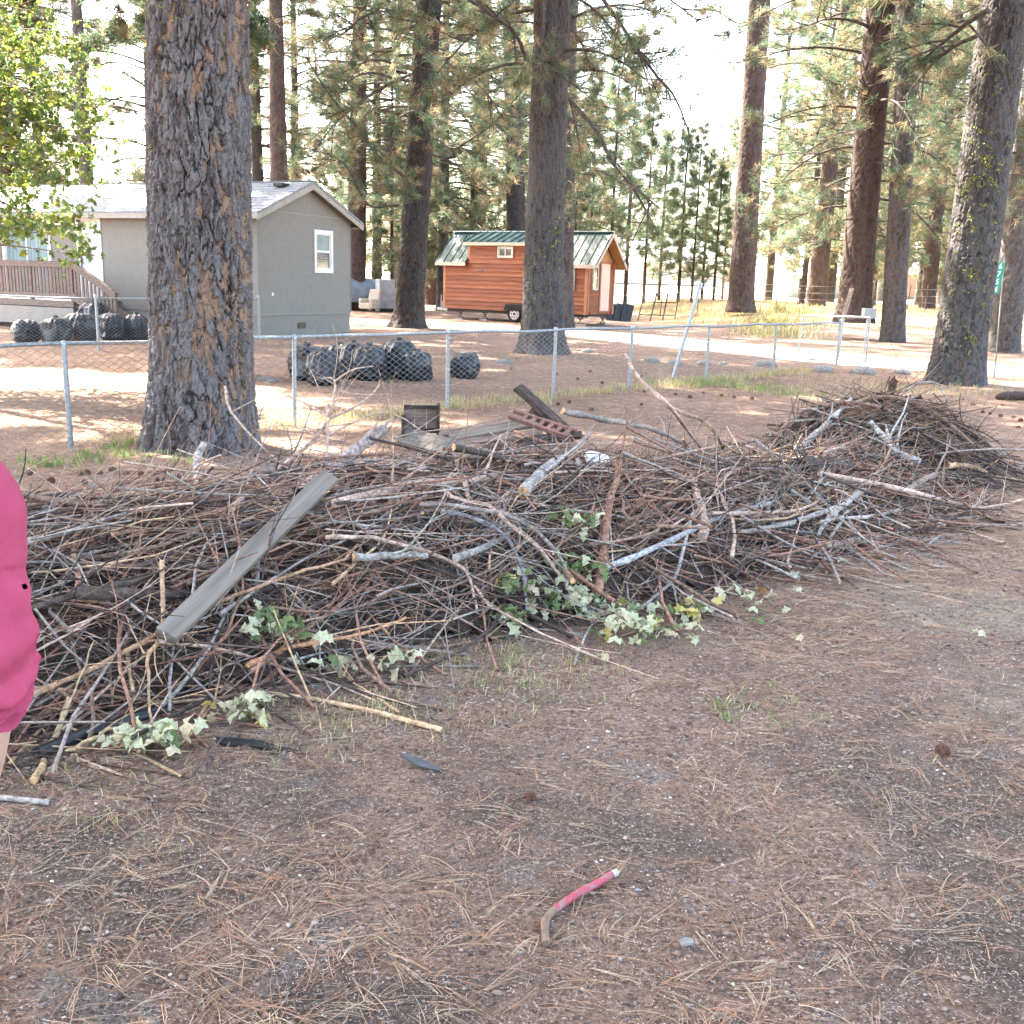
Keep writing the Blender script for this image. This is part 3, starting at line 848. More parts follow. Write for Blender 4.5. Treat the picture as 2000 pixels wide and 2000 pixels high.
limb('mid', [(780, 400, 37), (720, 400, 36.5), (680, 330, 36), (640, 300, 36)], 0.045, 0.015, 30, 0.6, None, 9, 8)
limb('mid', [(845, 230, 37), (880, 290, 36), (940, 260, 35.5), (980, 230, 35)], 0.05, 0.015, 50, 0.3, None, 10, 9)
limb('right', [(1930, 20, 20), (1880, 50, 20.5), (1830, 90, 21), (1780, 110, 21.5)], 0.05, 0.02, 60, 0.35, 'pale limb reaching left from the leaning trunk', 10, 10)
limb('right', [(1910, 70, 20), (1860, 95, 20.6), (1820, 130, 21.2), (1770, 190, 22)], 0.045, 0.015, 30, 0.35, None, 8, 11)
limb('h', [(1470, 40, 60), (1440, 45, 58), (1400, 20, 57), (1360, 10, 56)], 0.06, 0.02, 110, 0.15, None, 14, 12)

# ------------------------------------------------------------------ chain link fences
def chain_fence(pts, h, label, post_at, rail_r=0.021, seed=0, pitch=0.066):
    """pts: ground line; one thing: posts, top rail, wire mesh"""
    o = empty('chain_link_fence', (pts[0][0], pts[0][1], 0), 0, label, 'fence')
    org = np.array([pts[0][0], pts[0][1], 0.0])
    rg = np.random.default_rng(seed)
    for (x, y, r, hh) in post_at:
        z = g1(x, y)
        mb = MB()
        lx, ly = rg.normal(0, 0.012), rg.normal(0, 0.012)
        mb.tube(np.array([(x, y, z - 0.1), (x + lx * hh, y + ly * hh, z + hh)]) - org, [r, r], 12)
        p = mb.build('post', GALV, o, True)
        c = MB(); c.tube(np.array([(x + lx * hh, y + ly * hh, z + hh - 0.02), (x + lx * hh, y + ly * hh, z + hh + 0.012), (x + lx * hh, y + ly * hh, z + hh + 0.03)]) - org, [r * 1.25, r * 1.25, r * 0.6], 12)
        c.build('post_cap', GALV, p, True)
        for q in range(4):
            t = MB(); zz = z + hh * (0.2 + 0.2 * q)
            a = np.linspace(0, 6.28, 10)
            t.tube(np.stack([x + lx * hh * .5 + (r + .004) * np.cos(a), y + (r + .004) * np.sin(a), np.full(10, zz)], 1) - org, 0.003, 4, caps=False)
            t.build('tie', WIRE, p)
    P2 = np.array([(x, y) for x, y in pts])
    seg = np.linalg.norm(np.diff(P2, axis=0), axis=1); cum = np.concatenate([[0], np.cumsum(seg)])
    def at(s):
        return np.stack([np.interp(s, cum, P2[:, 0]), np.interp(s, cum, P2[:, 1])], -1)
    total = cum[-1]
    s = np.linspace(0, total, max(8, int(total / 0.5)))
    xy = at(s); z = G(xy[:, 0], xy[:, 1])
    sag = 0.010 * np.sin(s * 2.1) + 0.006 * rg.normal(size=len(s))
    rail = np.stack([xy[:, 0], xy[:, 1], z * 0.4 + h + sag], 1)
    MB().tube(rail - org, rail_r, 10).build('top_rail', GALV, o, True)
    # woven wire, twisted over the rail at the top
    n = int(total / pitch); k = int(h / (pitch * 0.56))
    w = (np.arange(n) * pitch)[:, None]
    j = np.arange(k + 1)[None]
    ss = w + ((j + np.arange(n)[:, None]) % 2) * pitch * 0.98 + rg.normal(0, 0.002, (n, k + 1))
    hh = 0.03 + (h + 0.012 - 0.03) * j / k + rg.normal(0, 0.002, (n, k + 1))
    xy = at(ss); zz = np.interp(ss, s, z * 0.4) + hh
    nrm = np.array([-(P2[-1] - P2[0])[1], (P2[-1] - P2[0])[0]]); nrm /= np.linalg.norm(nrm)
    off = -nrm * (rail_r + 0.004) + 0 * nrm
    bulge = 0.02 * (fbm(ss * 0.8, hh * 1.5, seed=seed) - 0.5)
    Q = np.concatenate([xy + off + bulge[..., None] * nrm, zz[..., None]], -1) - org
    A = Q[:, :-1].reshape(-1, 3); B = Q[:, 1:].reshape(-1, 3)
    t = B - A; t /= np.linalg.norm(t, axis=1, keepdims=True)
    n3 = np.array([nrm[0], nrm[1], 0]); u = np.cross(t, n3); u /= np.linalg.norm(u, axis=1, keepdims=True)
    r = 0.0026
    ring = [n3 * r, (-0.5 * n3 + 0.87 * u) * r, (-0.5 * n3 - 0.87 * u) * r]
    V = np.stack([A + ring[0], A + ring[1], A + ring[2], B + ring[0], B + ring[1], B + ring[2]], 1).reshape(-1, 3)
    i = np.arange(len(A))[:, None] * 6
    F = np.concatenate([i + np.array([[0, 1, 4, 3]]), i + np.array([[1, 2, 5, 4]]), i + np.array([[2, 0, 3, 5]])])
    # knuckles wrapped round the rail
    m = MB(); m.add(V, F)
    for q in range(0, n):
        sc = q * pitch + pitch * 0.5
        if sc > total: break
        c = at(np.array([sc]))[0]; zc = float(np.interp(sc, s, rail[:, 2]))
        a = np.linspace(-0.6, 3.9, 6); d = (P2[1] - P2[0]) / seg[0]
        tw = np.linspace(-0.02, 0.02, 6)
        rr = rail_r + 0.004
        pts3 = np.stack([c[0] - nrm[0] * rr * np.cos(a) + d[0] * tw, c[1] - nrm[1] * rr * np.cos(a) + d[1] * tw, zc + rr * np.sin(a)], 1) - org
        V2, F2 = tube(pts3, 0.0032, 3); m.add(V2, F2)
    wm = m.build('wire_mesh', WIRE, o); wm['kind'] = 'stuff'
    return o

F0, F1 = Vector((-7.2, 7.2)), Vector((5.75, 22.3))
_d = (F1 - F0)
posts = []
for px in (-330, 127, 573, 875, 1083, 1232, 1382, 1512):
    r_ = ray(px, 700); k = r_.x / r_.y
    # intersect the view ray (from above) with the fence line
    t = (k * F0.y - F0.x) / (_d.x - k * _d.y)
    q = F0 + _d * t
    posts.append((q.x, q.y, 0.026, 1.07))
F_END = Vector(posts[-1][:2]) + _d.normalized() * 3.2
posts.append((F_END.x, F_END.y, 0.03, 1.12))
chain_fence([(F0.x, F0.y), (F_END.x, F_END.y)], 1.06, 'long galvanized chain link fence running diagonally behind the brush pile', posts, seed=1)

b1 = P(193, 684); b2 = P(508, 668)
chain_fence([(-15.5, b1.y + 0.7), (b1.x, b1.y), (b2.x, b2.y)], 1.14, 'farther chain link fence between the massive trunk and the house deck', [(b1.x, b1.y, 0.03, 1.2), (b2.x, b2.y, 0.03, 1.2), (-14, b1.y + 0.55, 0.03, 1.2)], seed=2)

# tall leaning steel pole
pb = P(1312, 738); ptop = D(1368, 556, pb.y + 0.2)
o = empty('steel_pole', pb, 0, 'tall leaning galvanized pole sticking up behind the chain link fence', 'pole')
MB().tube([(0, 0, -0.1), tuple(ptop - pb)], [0.034, 0.034], 14).build('shaft', GALV, o, True)
tt = ptop - pb
MB().tube([tuple(tt - Vector((0, 0, 0.06))), tuple(tt + Vector((0, 0, 0.02))), tuple(tt + Vector((0, 0, 0.05)))], [0.042, 0.044, 0.024], 14).build('cap', GALV, o, True)

# gate of steel pipe standing ajar
ga = P(1556, 700); gb = P(1686, 716)
ga.z = gb.z = 0
gate = empty('steel_gate', ga, 0, 'open galvanized pipe gate at the end of the chain link fence', 'gate')
v = gb - ga
tl = D(1570, 616, ga.y) - ga; tr_ = D(1699, 620, gb.y) - ga
bl = D(1558, 692, ga.y) - ga; br = D(1691, 706, gb.y) - ga
for nm, a_, b_ in (('top_rail', tl, tr_), ('bottom_rail', bl, br), ('side_rail', bl, tl), ('side_rail', br, tr_), ('brace', bl.lerp(br, 0.62), tl.lerp(tr_, 0.62))):
    MB().tube([tuple(a_), tuple(b_)], [0.024, 0.024], 10).build(nm, GALV, gate, True)
wv = MB()
for q in range(int(v.length / 0.07)):
    f = q * 0.07 / v.length
    for up in (0, 1):
        pts = []
        for k in range(17):
            ff = min(1, max(0, f + (k % 2) * 0.07 / v.length))
            pts.append(tuple(bl.lerp(br, ff).lerp(tl.lerp(tr_, ff), k / 16)))
    V2, F2 = tube(pts, 0.002, 3); wv.add(V2, F2)
w_ = wv.build('wire_mesh', WIRE, gate); w_['kind'] = 'stuff'

# ------------------------------------------------------------------ grey manufactured house
WALL = mat('stucco_siding', (0.235, 0.220, 0.196), (0.215, 0.201, 0.18), 5, 0.9, 0.5, 140, bdist=0.004)
TRIMW = mat('white_trim', (0.78, 0.78, 0.78), (0.68, 0.68, 0.69), 5, 0.5)
FASCIA = mat('fascia_paint', (0.36, 0.33, 0.29), (0.30, 0.275, 0.245), 4, 0.7)
SHINGLE = mat('asphalt_shingle', (0.30, 0.31, 0.33), (0.16, 0.165, 0.18), 14, 0.9, 0.6, 60)
GLASS_D = mat('window_glass', (0.05, 0.065, 0.07), (0.02, 0.028, 0.03), 2, 0.06, spec=0.8)
BLIND = mat('window_blind', (0.30, 0.36, 0.34), (0.22, 0.27, 0.26), 3, 0.6)
CURT = mat('curtain', (0.30, 0.40, 0.40), (0.15, 0.22, 0.23), 1.2, 0.8, stretch=(1, 14, 0.2))
DECKW = mat('weathered_deck_wood', (0.20, 0.15, 0.13), (0.12, 0.088, 0.075), 6, 0.85, 0.5, 30, stretch=(1, 1, 6))
DARK = mat('dark_metal', (0.03, 0.03, 0.032), (0.018, 0.018, 0.02), 5, 0.5)

A = P(507, 660); A.z = 0.0
hrz = math.atan2(0.91, 0.42)
house = empty('grey_house', A, hrz, 'grey manufactured house with shingled gable roof and white trimmed windows', 'house')
HW, HL, EV, RG = 4.6, 17.0, 3.5, 4.42
# walls with openings for windows and doors
def wall_cells(us, zs, holes, make):
    us = sorted(set(us)); zs = sorted(set(zs))
    for i in range(len(us) - 1):
        for j in range(len(zs) - 1):
            cu, cz = (us[i] + us[i + 1]) / 2, (zs[j] + zs[j + 1]) / 2
            if any(h[0] < cu < h[1] and h[2] < cz < h[3] for h in holes): continue
            make(us[i], us[i + 1], zs[j], zs[j + 1])
win = (2.76, 3.52, 1.96, 3.03)
w = MB()
wall_cells([0, HW, win[0], win[1]], [0.64, EV, win[2], win[3]], [win], lambda a, b, c, d: w.box(((a + b) / 2, 0.06, (c + d) / 2), (b - a, 0.12, d - c)))
w.prism([(0, EV), (HW, EV), (HW / 2, RG - 0.02)], 0.0, 0.12, 'y')
w.build('gable_wall', WALL, house)
door = (5.96, 6.78, 0.86, 3.19); sl = (8.13, 10.05, 0.9, 3.26); lw = (12.6, 13.8, 1.9, 3.1)
w = MB()
wall_cells([0.12, HL, *door[:2], *sl[:2], *lw[:2]], [0.64, EV, *door[2:], *sl[2:], *lw[2:]], [door, sl, lw], lambda a, b, c, d: w.box((0.06, (a + b) / 2, (c + d) / 2), (0.12, b - a, d - c)))
w.build('long_wall', WALL, house)
MB().box((HW - 0.06, HL / 2, (0.64 + EV) / 2), (0.12, HL - 0.24, EV - 0.64)).build('rear_wall', WALL, house)
w = MB().box((HW / 2, HL - 0.06, (0.64 + EV) / 2), (HW, 0.12, EV - 0.64)); w.prism([(0, EV), (HW, EV), (HW / 2, RG - 0.02)], HL - 0.12, HL, 'y'); w.build('far_gable_wall', WALL, house)
sk = MB(); sk.box((HW / 2, 0.075, 0.31), (HW - 0.02, 0.11, 0.64)); sk.box((0.075, HL / 2, 0.31), (0.11, HL - 0.3, 0.64)); sk.box((HW - .075, HL / 2, 0.31), (0.11, HL - 0.3, 0.64))
sk.build('skirting', WALL, house)
MB().box((HW / 2, 0.004, 0.635), (HW + 0.006, 0.03, 0.016)).build('skirting_strip', FASCIA, house)
MB().box((-0.002, HL / 2, 0.635), (0.03, HL, 0.016)).build('skirting_strip', FASCIA, house)
for x in (-0.012, HW + 0.012 - 0.0):
    MB().box((x, 0.03, (0.65 + EV) / 2), (0.03, 0.09, EV - 0.66)).build('corner_trim', WALL, house)
MB().box((HW / 2, -0.003, EV + 0.03), (HW * 0.93, 0.012, 0.018)).build('wall_seam', FASCIA, house)
# roof: two slopes with shingle courses
sl_len = math.hypot(HW / 2 + 0.32, RG - EV); slope = math.atan2(RG - EV, HW / 2)
ov = 0.32
def roof_pt(side, d, zoff=0.0):
    x = HW / 2 + side * d * math.cos(slope); return x - side * math.sin(slope) * 0 , RG - d * math.sin(slope) + zoff
dmax = (HW / 2 + ov) / math.cos(slope)
for side in (-1, 1):
    m = MB()
    x1, z1 = roof_pt(side, dmax, 0.06); 
    m.prism([(HW / 2, RG + 0.06), (x1, z1), (x1, z1 - 0.05), (HW / 2, RG + 0.0)], -0.30, HL + 0.3, 'y')
    slab = m.build('roof_slope', SHINGLE, house)
    n = 11
    rgx = np.random.default_rng(3 + side)
    for c in range(n):
        d0, d1 = dmax * (c + 1) / n, dmax * c / n
        xa, za = roof_pt(side, d0, 0.078); xb, zb = roof_pt(side, d1, 0.066)
        mm = MB().prism([(xa, za), (xb, zb), (xb, zb - 0.008), (xa, za - 0.013)] if side < 0 else [(xb, zb), (xa, za), (xa, za - 0.013), (xb, zb - 0.008)], -0.302, HL + 0.302, 'y')
        mm.build('shingle_course', SHINGLE, slab)
    # fascia at the eave and rake boards
    MB().box((x1 + side * 0.012, HL / 2, z1 - 0.10), (0.026, HL + 0.6, 0.15)).build('fascia', FASCIA, house)
    MB().prism([(x1, z1 - 0.06), (HW / 2 + side * 0.0005, RG - 0.005), (HW / 2 + side * 0.0005, RG - 0.17), (x1, z1 - 0.215)], -0.285, -0.25, 'y').build('rake_board', FASCIA, house)
    MB().prism([(x1 - side * 0.02, z1 - 0.075), (HW / 2 + side * 0.02, RG - 0.03), (HW / 2 + side * 0.02, RG - 0.045), (x1 - side * 0.02, z1 - 0.09)], -0.25, 0.0, 'y').build('soffit', FASCIA, house)
    MB().box((HW / 2 + side * (HW / 2 + ov / 2), HL / 2, z1 - 0.15), (ov, HL + 0.3, 0.016)).build('soffit', FASCIA, house)
MB().box((HW / 2, HL / 2, RG + 0.072), (0.16, HL + 0.6, 0.02)).build('ridge_cap', SHINGLE, house)
# roof pipe and vent
x_, z_ = roof_pt(-1, 1.55)
pf = MB(); pf.tube([(x_, 1.05, z_ + 0.05), (x_, 1.05, z_ + 0.11), (x_, 1.05, z_ + 0.4)], [0.17, 0.10, 0.075], 14); pf.tube([(x_, 1.05, z_ + 0.40), (x_, 1.05, z_ + 0.43)], [0.12, 0.12], 14)
pf.build('vent_pipe', mat('white_metal', (0.7, 0.72, 0.74), None, 8, 0.4), house, True)
x_, z_ = roof_pt(-1, 0.55)
MB().box((x_, 0.5, z_ + 0.12), (0.36, 0.34, 0.09)).build('roof_vent', DARK, house, bevel=0.01)
# gable window
def window(parent, axis, u0, u1, z0, z1, trim=0.1, panes=1, split_v=False, blind=BLIND, glass=GLASS_D, frame=TRIMW, out=0.03, trimmat=None, off=0.0):
    """framed window on a wall of the parent; axis 'x': wall along local x facing -y, axis 'y': wall along local y facing -x"""
    def bx(m, ua, ub, za, zb, da, db):
        da -= off; db -= off
        c = ((ua + ub) / 2, (da + db) / 2, (za + zb) / 2); d = (ub - ua, db - da, zb - za)
        if axis == 'y': c = (c[1], c[0], c[2]); d = (d[1], d[0], d[2])
        m.box(c, d)
    wn_ = MB()
    for (a, b_, c, d) in ((u0 - trim, u1 + trim, z1, z1 + trim), (u0 - trim, u1 + trim, z0 - trim, z0), (u0 - trim, u0, z0, z1), (u1, u1 + trim, z0, z1)):
        bx(wn_, a, b_, c, d, -out, 0.05)
    f = wn_.build('window', trimmat or frame, parent)
    s = MB(); k = 0.045
    for (a, b_, c, d) in ((u0, u1, z1 - k, z1), (u0, u1, z0, z0 + k), (u0, u0 + k, z0 + k, z1 - k), (u1 - k, u1, z0 + k, z1 - k)):
        bx(s, a, b_, c, d, 0.0, 0.06)
    if split_v: bx(s, (u0 + u1) / 2 - 0.03, (u0 + u1) / 2 + 0.03, z0 + k, z1 - k, -0.005, 0.055)
    else: bx(s, u0 + k, u1 - k, (z0 + z1) / 2 - 0.03, (z0 + z1) / 2 + 0.03, -0.005, 0.055)
    s.build('sash', frame, f)
    halves = [(u0 + k, (u0 + u1) / 2 - 0.03, z0 + k, z1 - k), ((u0 + u1) / 2 + 0.03, u1 - k, z0 + k, z1 - k)] if split_v else [(u0 + k, u1 - k, z0 + k, (z0 + z1) / 2 - 0.03), (u0 + k, u1 - k, (z0 + z1) / 2 + 0.03, z1 - k)]
    for i, h in enumerate(halves):
        g = MB(); bx(g, *h, 0.035, 0.042); g.build('pane', glass if i == 0 or blind is None else blind, f)
    return f
wf = window(house, 'x', *win, trim=0.10)
for z in np.arange(win[2] + 0.08, win[3] - 0.06, 0.05):
    MB().box(((win[0] + win[1]) / 2, 0.031, z), (win[1] - win[0] - 0.1, 0.004, 0.012)).build('blind_slat', mat('blind_slat', (0.42, 0.47, 0.45), None, 4, 0.6), wf)
vt = MB().box((2.0, -0.005, 0.3), (0.38, 0.02, 0.17)).build('foundation_vent', mat('vent_metal', (0.12, 0.10, 0.075), (0.07, 0.06, 0.05), 20, 0.6), house)
for q in range(4): MB().box((2.0, -0.018, 0.245 + q * 0.037), (0.34, 0.012, 0.012)).build('louvre', mat('vent_metal', (0.12, 0.10, 0.075)), vt)
MB().disc((0.62, -0.012, 1.22), (0, 1, 0), 0.05, 0.02).build('wall_outlet', TRIMW, house)
window(house, 'y', lw[0], lw[1], lw[2], lw[3], trim=0.1)
sd = window(house, 'y', *sl, trim=0.12, split_v=True, blind=CURT, glass=CURT)
# white door
dr = MB()
for (a, b_, c, d) in ((door[0] - 0.1, door[1] + 0.1, door[3], door[3] + 0.1), (door[0] - 0.1, door[0], door[2] - 0.05, door[3]), (door[1], door[1] + 0.1, door[2] - 0.05, door[3])):
    dr.box((0.01, (a + b_) / 2, (c + d) / 2), (0.08, b_ - a, d - c))
df = dr.build('door', TRIMW, house)
MB().box((0.085, (door[0] + door[1]) / 2, (door[2] + door[3]) / 2), (0.05, door[1] - door[0], door[3] - door[2])).build('door_leaf', TRIMW, df)
dw = door[1] - door[0]
MB().box((0.055, (door[0] + door[1]) / 2, 2.45), (0.02, dw * 0.66, 1.16)).build('glass_stop', TRIMW, df)
MB().box((0.047, (door[0] + door[1]) / 2, 2.45), (0.012, dw * 0.55, 1.04)).build('door_glass', mat('door_blind', (0.5, 0.56, 0.6), (0.42, 0.48, 0.52), 3, 0.2), df)
for q in (-1, 1):
    MB().box((0.057, (door[0] + door[1]) / 2 + q * dw * 0.2, 1.35), (0.014, dw * 0.28, 0.6)).build('door_panel', TRIMW, df, bevel=0.006)
MB().tube([(0.06, door[1] - 0.07, 1.78), (0.01, door[1] - 0.07, 1.78), (0.0, door[1] - 0.15, 1.78)], 0.014, 8).build('door_handle', GALV, df)
lt = MB(); lt.tube([(0.0, 7.35, 3.15), (-0.1, 7.35, 3.2), (-0.13, 7.35, 3.1)], 0.015, 6); lt.tube([(-0.13, 7.35, 3.12), (-0.13, 7.35, 3.05), (-0.13, 7.35, 2.9), (-0.13, 7.35, 2.86)], [0.03, 0.075, 0.06, 0.02], 10)
lt.build('wall_lantern', DARK, house)

# deck with stairs (stands against the house)
deck = empty('wooden_deck', A, hrz, 'weathered brown wooden deck with picket railing and stairs before the house', 'deck')
DX = -1.8
for q in range(13):
    xx = DX + 0.07 + q * 0.138
    MB().box((xx, 8.6, 0.84), (0.128, 6.8, 0.035)).build('deck_board', DECKW, deck)
MB().box((DX - 0.03, 8.6, 0.76), (0.04, 6.85, 0.17)).build('rim_board', DECKW, deck)
MB().box((DX - 0.02, 8.6, 0.40), (0.03, 6.8, 0.5)).build('skirt_panel', mat('skirt_panel_paint', (0.27, 0.255, 0.23), (0.24, 0.225, 0.205), 4, 0.85, 0.3, 40), deck)
for y in (5.24, 6.9, 8.6, 10.3, 11.9):
    MB().box((DX + 0.03, y, 1.37), (0.09, 0.09, 1.06)).build('railing_post', DECKW, deck)
MB().box((DX + 0.02, 8.6, 1.95), (0.15, 6.9, 0.04)).build('handrail', DECKW, deck)
MB().box((DX - 0.03, 8.6, 1.86), (0.035, 6.9, 0.13)).build('rail_board', DECKW, deck)
MB().box((DX - 0.03, 8.6, 1.0), (0.035, 6.9, 0.10)).build('rail_board', DECKW, deck)
for q in range(48):
    MB().box((DX + 0.005, 5.36 + q * 0.138, 1.42), (0.03, 0.075 if q % 5 else 0.095, 0.84)).build('picket', DECKW, deck)
y0, y1 = 5.2, 3.55; za, zb = 1.95, 1.12
MB().beam((DX + 0.02, y0, za), (DX + 0.02, y1, zb), 0.15, 0.04).build('stair_handrail', DECKW, deck)
MB().beam((DX - 0.03, y0, za - 0.09), (DX - 0.03, y1, zb - 0.09), 0.035, 0.13).build('stair_rail_board', DECKW, deck)
MB().beam((DX - 0.03, y0, 1.0), (DX - 0.03, y1, 0.18), 0.04, 0.2).build('stair_stringer', DECKW, deck)
MB().beam((DX + 1.0, y0, 0.9), (DX + 1.0, y1, 0.1), 0.04, 0.22).build('stair_stringer', DECKW, deck)
MB().box((DX + 0.03, y1 + 0.06, 0.55), (0.09, 0.09, 1.2)).build('railing_post', DECKW, deck)
for q in range(10):
    f = (q + 0.7) / 11; y = y0 + (y1 - y0) * f
    MB().box((DX + 0.005, y, (za + 1.0) / 2 - 0.82 * f), (0.03, 0.075, 0.82)).build('picket', DECKW, deck)
for q in range(4):
    MB().box((DX + 0.52, y0 - 0.2 - q * 0.36, 0.70 - q * 0.185), (1.0, 0.3, 0.04)).build('stair_tread', DECKW, deck)
MB().box((DX - 0.1, 4.2, 0.12), (0.3, 0.4, 0.22)).build('brick_step', mat('brick_red', (0.30, 0.10, 0.07), (0.2, 0.07, 0.05), 12, 0.9), deck)

# ------------------------------------------------------------------ cabin on a trailer
CEDAR = mat('stained_cedar', (0.2652, 0.0819, 0.0328), (0.1794, 0.0515, 0.0211), 5, 0.65, 0.4, 50, stretch=(0.25, 1, 3))
CEDAR2 = mat('stained_cedar_dark', (0.2184, 0.0647, 0.0265), (0.1482, 0.0429, 0.0187), 5, 0.65, 0.4, 50, stretch=(0.25, 1, 3))
CEDAR3 = mat('stained_cedar_light', (0.2964, 0.0975, 0.0406), (0.2106, 0.0640, 0.0265), 5, 0.65, 0.4, 50, stretch=(0.25, 1, 3))
CTRIM = mat('stained_trim', (0.40, 0.17, 0.09), (0.33, 0.135, 0.07), 6, 0.6)
ROOFG = mat('green_metal_roof', (0.018, 0.062, 0.060), (0.014, 0.050, 0.050), 3, 0.42, metal=0.0, spec=0.35)
CREAM = mat('cream_fascia', (0.50, 0.42, 0.33), (0.44, 0.37, 0.29), 6, 0.6)
RUBBER = mat('tyre_rubber', (0.025, 0.025, 0.027), (0.016, 0.016, 0.017), 20, 0.8)
CHROME = mat('wheel_silver', (0.55, 0.56, 0.58), (0.42, 0.43, 0.45), 9, 0.35, metal=0.7)
PLY = mat('soffit_plywood', (0.42, 0.22, 0.09), (0.34, 0.17, 0.07), 5, 0.7)
PEACH = mat('peach_door', (0.75, 0.50, 0.40), (0.68, 0.45, 0.36), 4, 0.5)
C1 = D(867, 600, 48.3)
cab = empty('trailer_cabin', (C1.x, 48.3, 0), math.atan2(-0.538, 0.843), 'orange cedar cabin on a wheeled trailer with a green metal roof', 'cabin')
CL, CW, CB, CE, CRG = 7.5, 2.4, 0.48, 2.70, 3.88
wn2 = (0.0, 0.0)
rw = (6.25, 6.85, 1.55, 2.45)          # long side window right of the trunk
body = MB(); body.box((CL / 2, CW / 2, (CB + CE) / 2), (CL - 0.06, CW - 0.06, CE - CB)); body.prism([(0.03, CE), (CW - 0.03, CE), (CW / 2, CRG - 0.1)], 0.03, CL - 0.03, 'x')
body.build('cabin_body', CEDAR, cab)
nb_ = 12
for q in range(nb_):
    z0 = CB + (CE - CB) * q / nb_; z1 = CB + (CE - CB) * (q + 1) / nb_
    m = MB().prism([(-0.052, z0), (-0.010, z1 + 0.02), (0.02, z1 + 0.02), (0.02, z0)], 0.10, CL - 0.10, 'x')
    m.build('siding_board', (CEDAR, CEDAR2, CEDAR3)[(q * 7) % 3], cab)
    m = MB()
    m.prism([(CL + 0.028, z0), (CL + 0.008, z1 + 0.02), (CL - 0.02, z1 + 0.02), (CL - 0.02, z0)], 0.10, CW - 0.10, 'y')
    m.build('siding_board', CEDAR, cab)
for x in (0.04, CL - 0.04):
    MB().box((x, 0.0, (CB + CE) / 2), (0.13, 0.09, CE - CB + 0.04)).build('corner_board', CTRIM, cab)
MB().box((CL + 0.0, CW - 0.04, (CB + CE) / 2), (0.09, 0.13, CE - CB)).build('corner_board', CTRIM, cab)
MB().box((CL + 0.012, 0.06, (CB + CE) / 2), (0.07, 0.10, CE - CB - 0.01)).build('corner_board', CTRIM, cab)
# roof slopes with standing seams
x0r, x1r = -0.35, CL + 0.5
dx0, dx1, dzt = 1.35, 5.2, 3.34
yo = 0.22; sz = (CRG - CE) / (CW / 2)
for side in (-1, 1):
    ye = CW / 2 + side * (CW / 2 + yo); ze = CE - yo * sz
    for (xa, xb) in (((x0r, dx0 - 0.02), (dx1 + 0.02, x1r)) if side < 0 else ((x0r, x1r),)):
        m = MB().prism([(CW / 2, CRG + 0.05), (ye, ze + 0.05), (ye, ze), (CW / 2, CRG)], xa, xb, 'x')
        rs = m.build('roof_slope', ROOFG, cab)
        nq = int((xb - xa) / 0.39) + 1
        for q in range(nq):
            x = xa + 0.03 + q * (xb - xa - 0.06) / (nq - 1)
            MB().beam((x, ye, ze + 0.062), (x, CW / 2 + side * 0.06, CRG + 0.062 - 0.06 * sz), 0.022, 0.045).build('standing_seam', ROOFG, rs)
        MB().box(((xa + xb) / 2, ye + side * 0.014, ze - 0.02), (xb - xa, 0.03, 0.15)).build('fascia', CREAM, cab)
    for xr in (x1r + 0.012, x0r - 0.012):
        MB().prism([(ye, ze + 0.03), (CW / 2 + side * 0.001, CRG + 0.03), (CW / 2 + side * 0.001, CRG - 0.16), (ye, ze - 0.13)], xr - 0.012, xr + 0.012, 'x').build('rake_board', CREAM, cab)
    MB().prism([(CW / 2 + side * .03, CRG - 0.05), (ye - side * .03, ze - 0.02), (ye - side * .03, ze - 0.045), (CW / 2 + side * .03, CRG - 0.08)], CL + 0.01, x1r, 'x').build('porch_ceiling', PLY, cab)
MB().box(((x0r + x1r) / 2, CW / 2, CRG + 0.075), (x1r - x0r, 0.26, 0.035)).build('ridge_cap', mat('ridge_metal', (0.45, 0.52, 0.55), (0.38, 0.45, 0.48), 4, 0.35, metal=0.4), cab)
MB().prism([(0.2, CE), (CW - 0.2, CE), (CW / 2, CRG - 0.28)], CL - 0.01, CL + 0.03, 'x').build('gable_panel', PLY, cab)
# shed dormer
MB().prism([(0.012, CE - 0.02), (0.012, dzt), (CW / 2, CRG - 0.02), (CW / 2, CE - 0.02)], dx0, dx1, 'x').build('dormer_wall', CEDAR, cab)
for q in range(4):
    z0 = CE + 0.02 + (dzt - CE - 0.04) * q / 4; z1 = CE + 0.02 + (dzt - CE - 0.04) * (q + 1) / 4
    MB().prism([(-0.045, z0), (-0.008, z1 + 0.015), (0.03, z1 + 0.015), (0.03, z0)], dx0 + 0.08, dx1 - 0.08, 'x').build('siding_board', (CEDAR3, CEDAR, CEDAR2)[q % 3], cab)
MB().box((dx0 + 0.04, 0.0, (CE + dzt) / 2), (0.11, 0.06, dzt - CE)).build('corner_board', CTRIM, cab)
m = MB().prism([(-0.22, dzt + 0.02), (-0.22, dzt + 0.08), (CW / 2 - 0.06, CRG + 0.06), (CW / 2 - 0.06, CRG + 0.0)], dx0 - 0.16, dx1 + 0.16, 'x')
dro = m.build('dormer_roof', ROOFG, cab)
for q in range(11):
    x = dx0 - 0.13 + q * (dx1 - dx0 + 0.26) / 10
    MB().beam((x, -0.22, dzt + 0.10), (x, CW / 2 - 0.1, CRG + 0.075), 0.022, 0.04).build('standing_seam', ROOFG, dro)
MB().box(((dx0 + dx1) / 2, -0.235, dzt + 0.01), (dx1 - dx0 + 0.36, 0.03, 0.13)).build('fascia', CREAM, cab)
WFR = mat('window_vinyl', (0.62, 0.60, 0.55), None, 4, 0.5)
window(cab, 'x', 3.02, 3.72, 2.82, 3.20, trim=0.05, split_v=True, blind=GLASS_D, frame=WFR, trimmat=WFR, out=0.03, off=0.075)
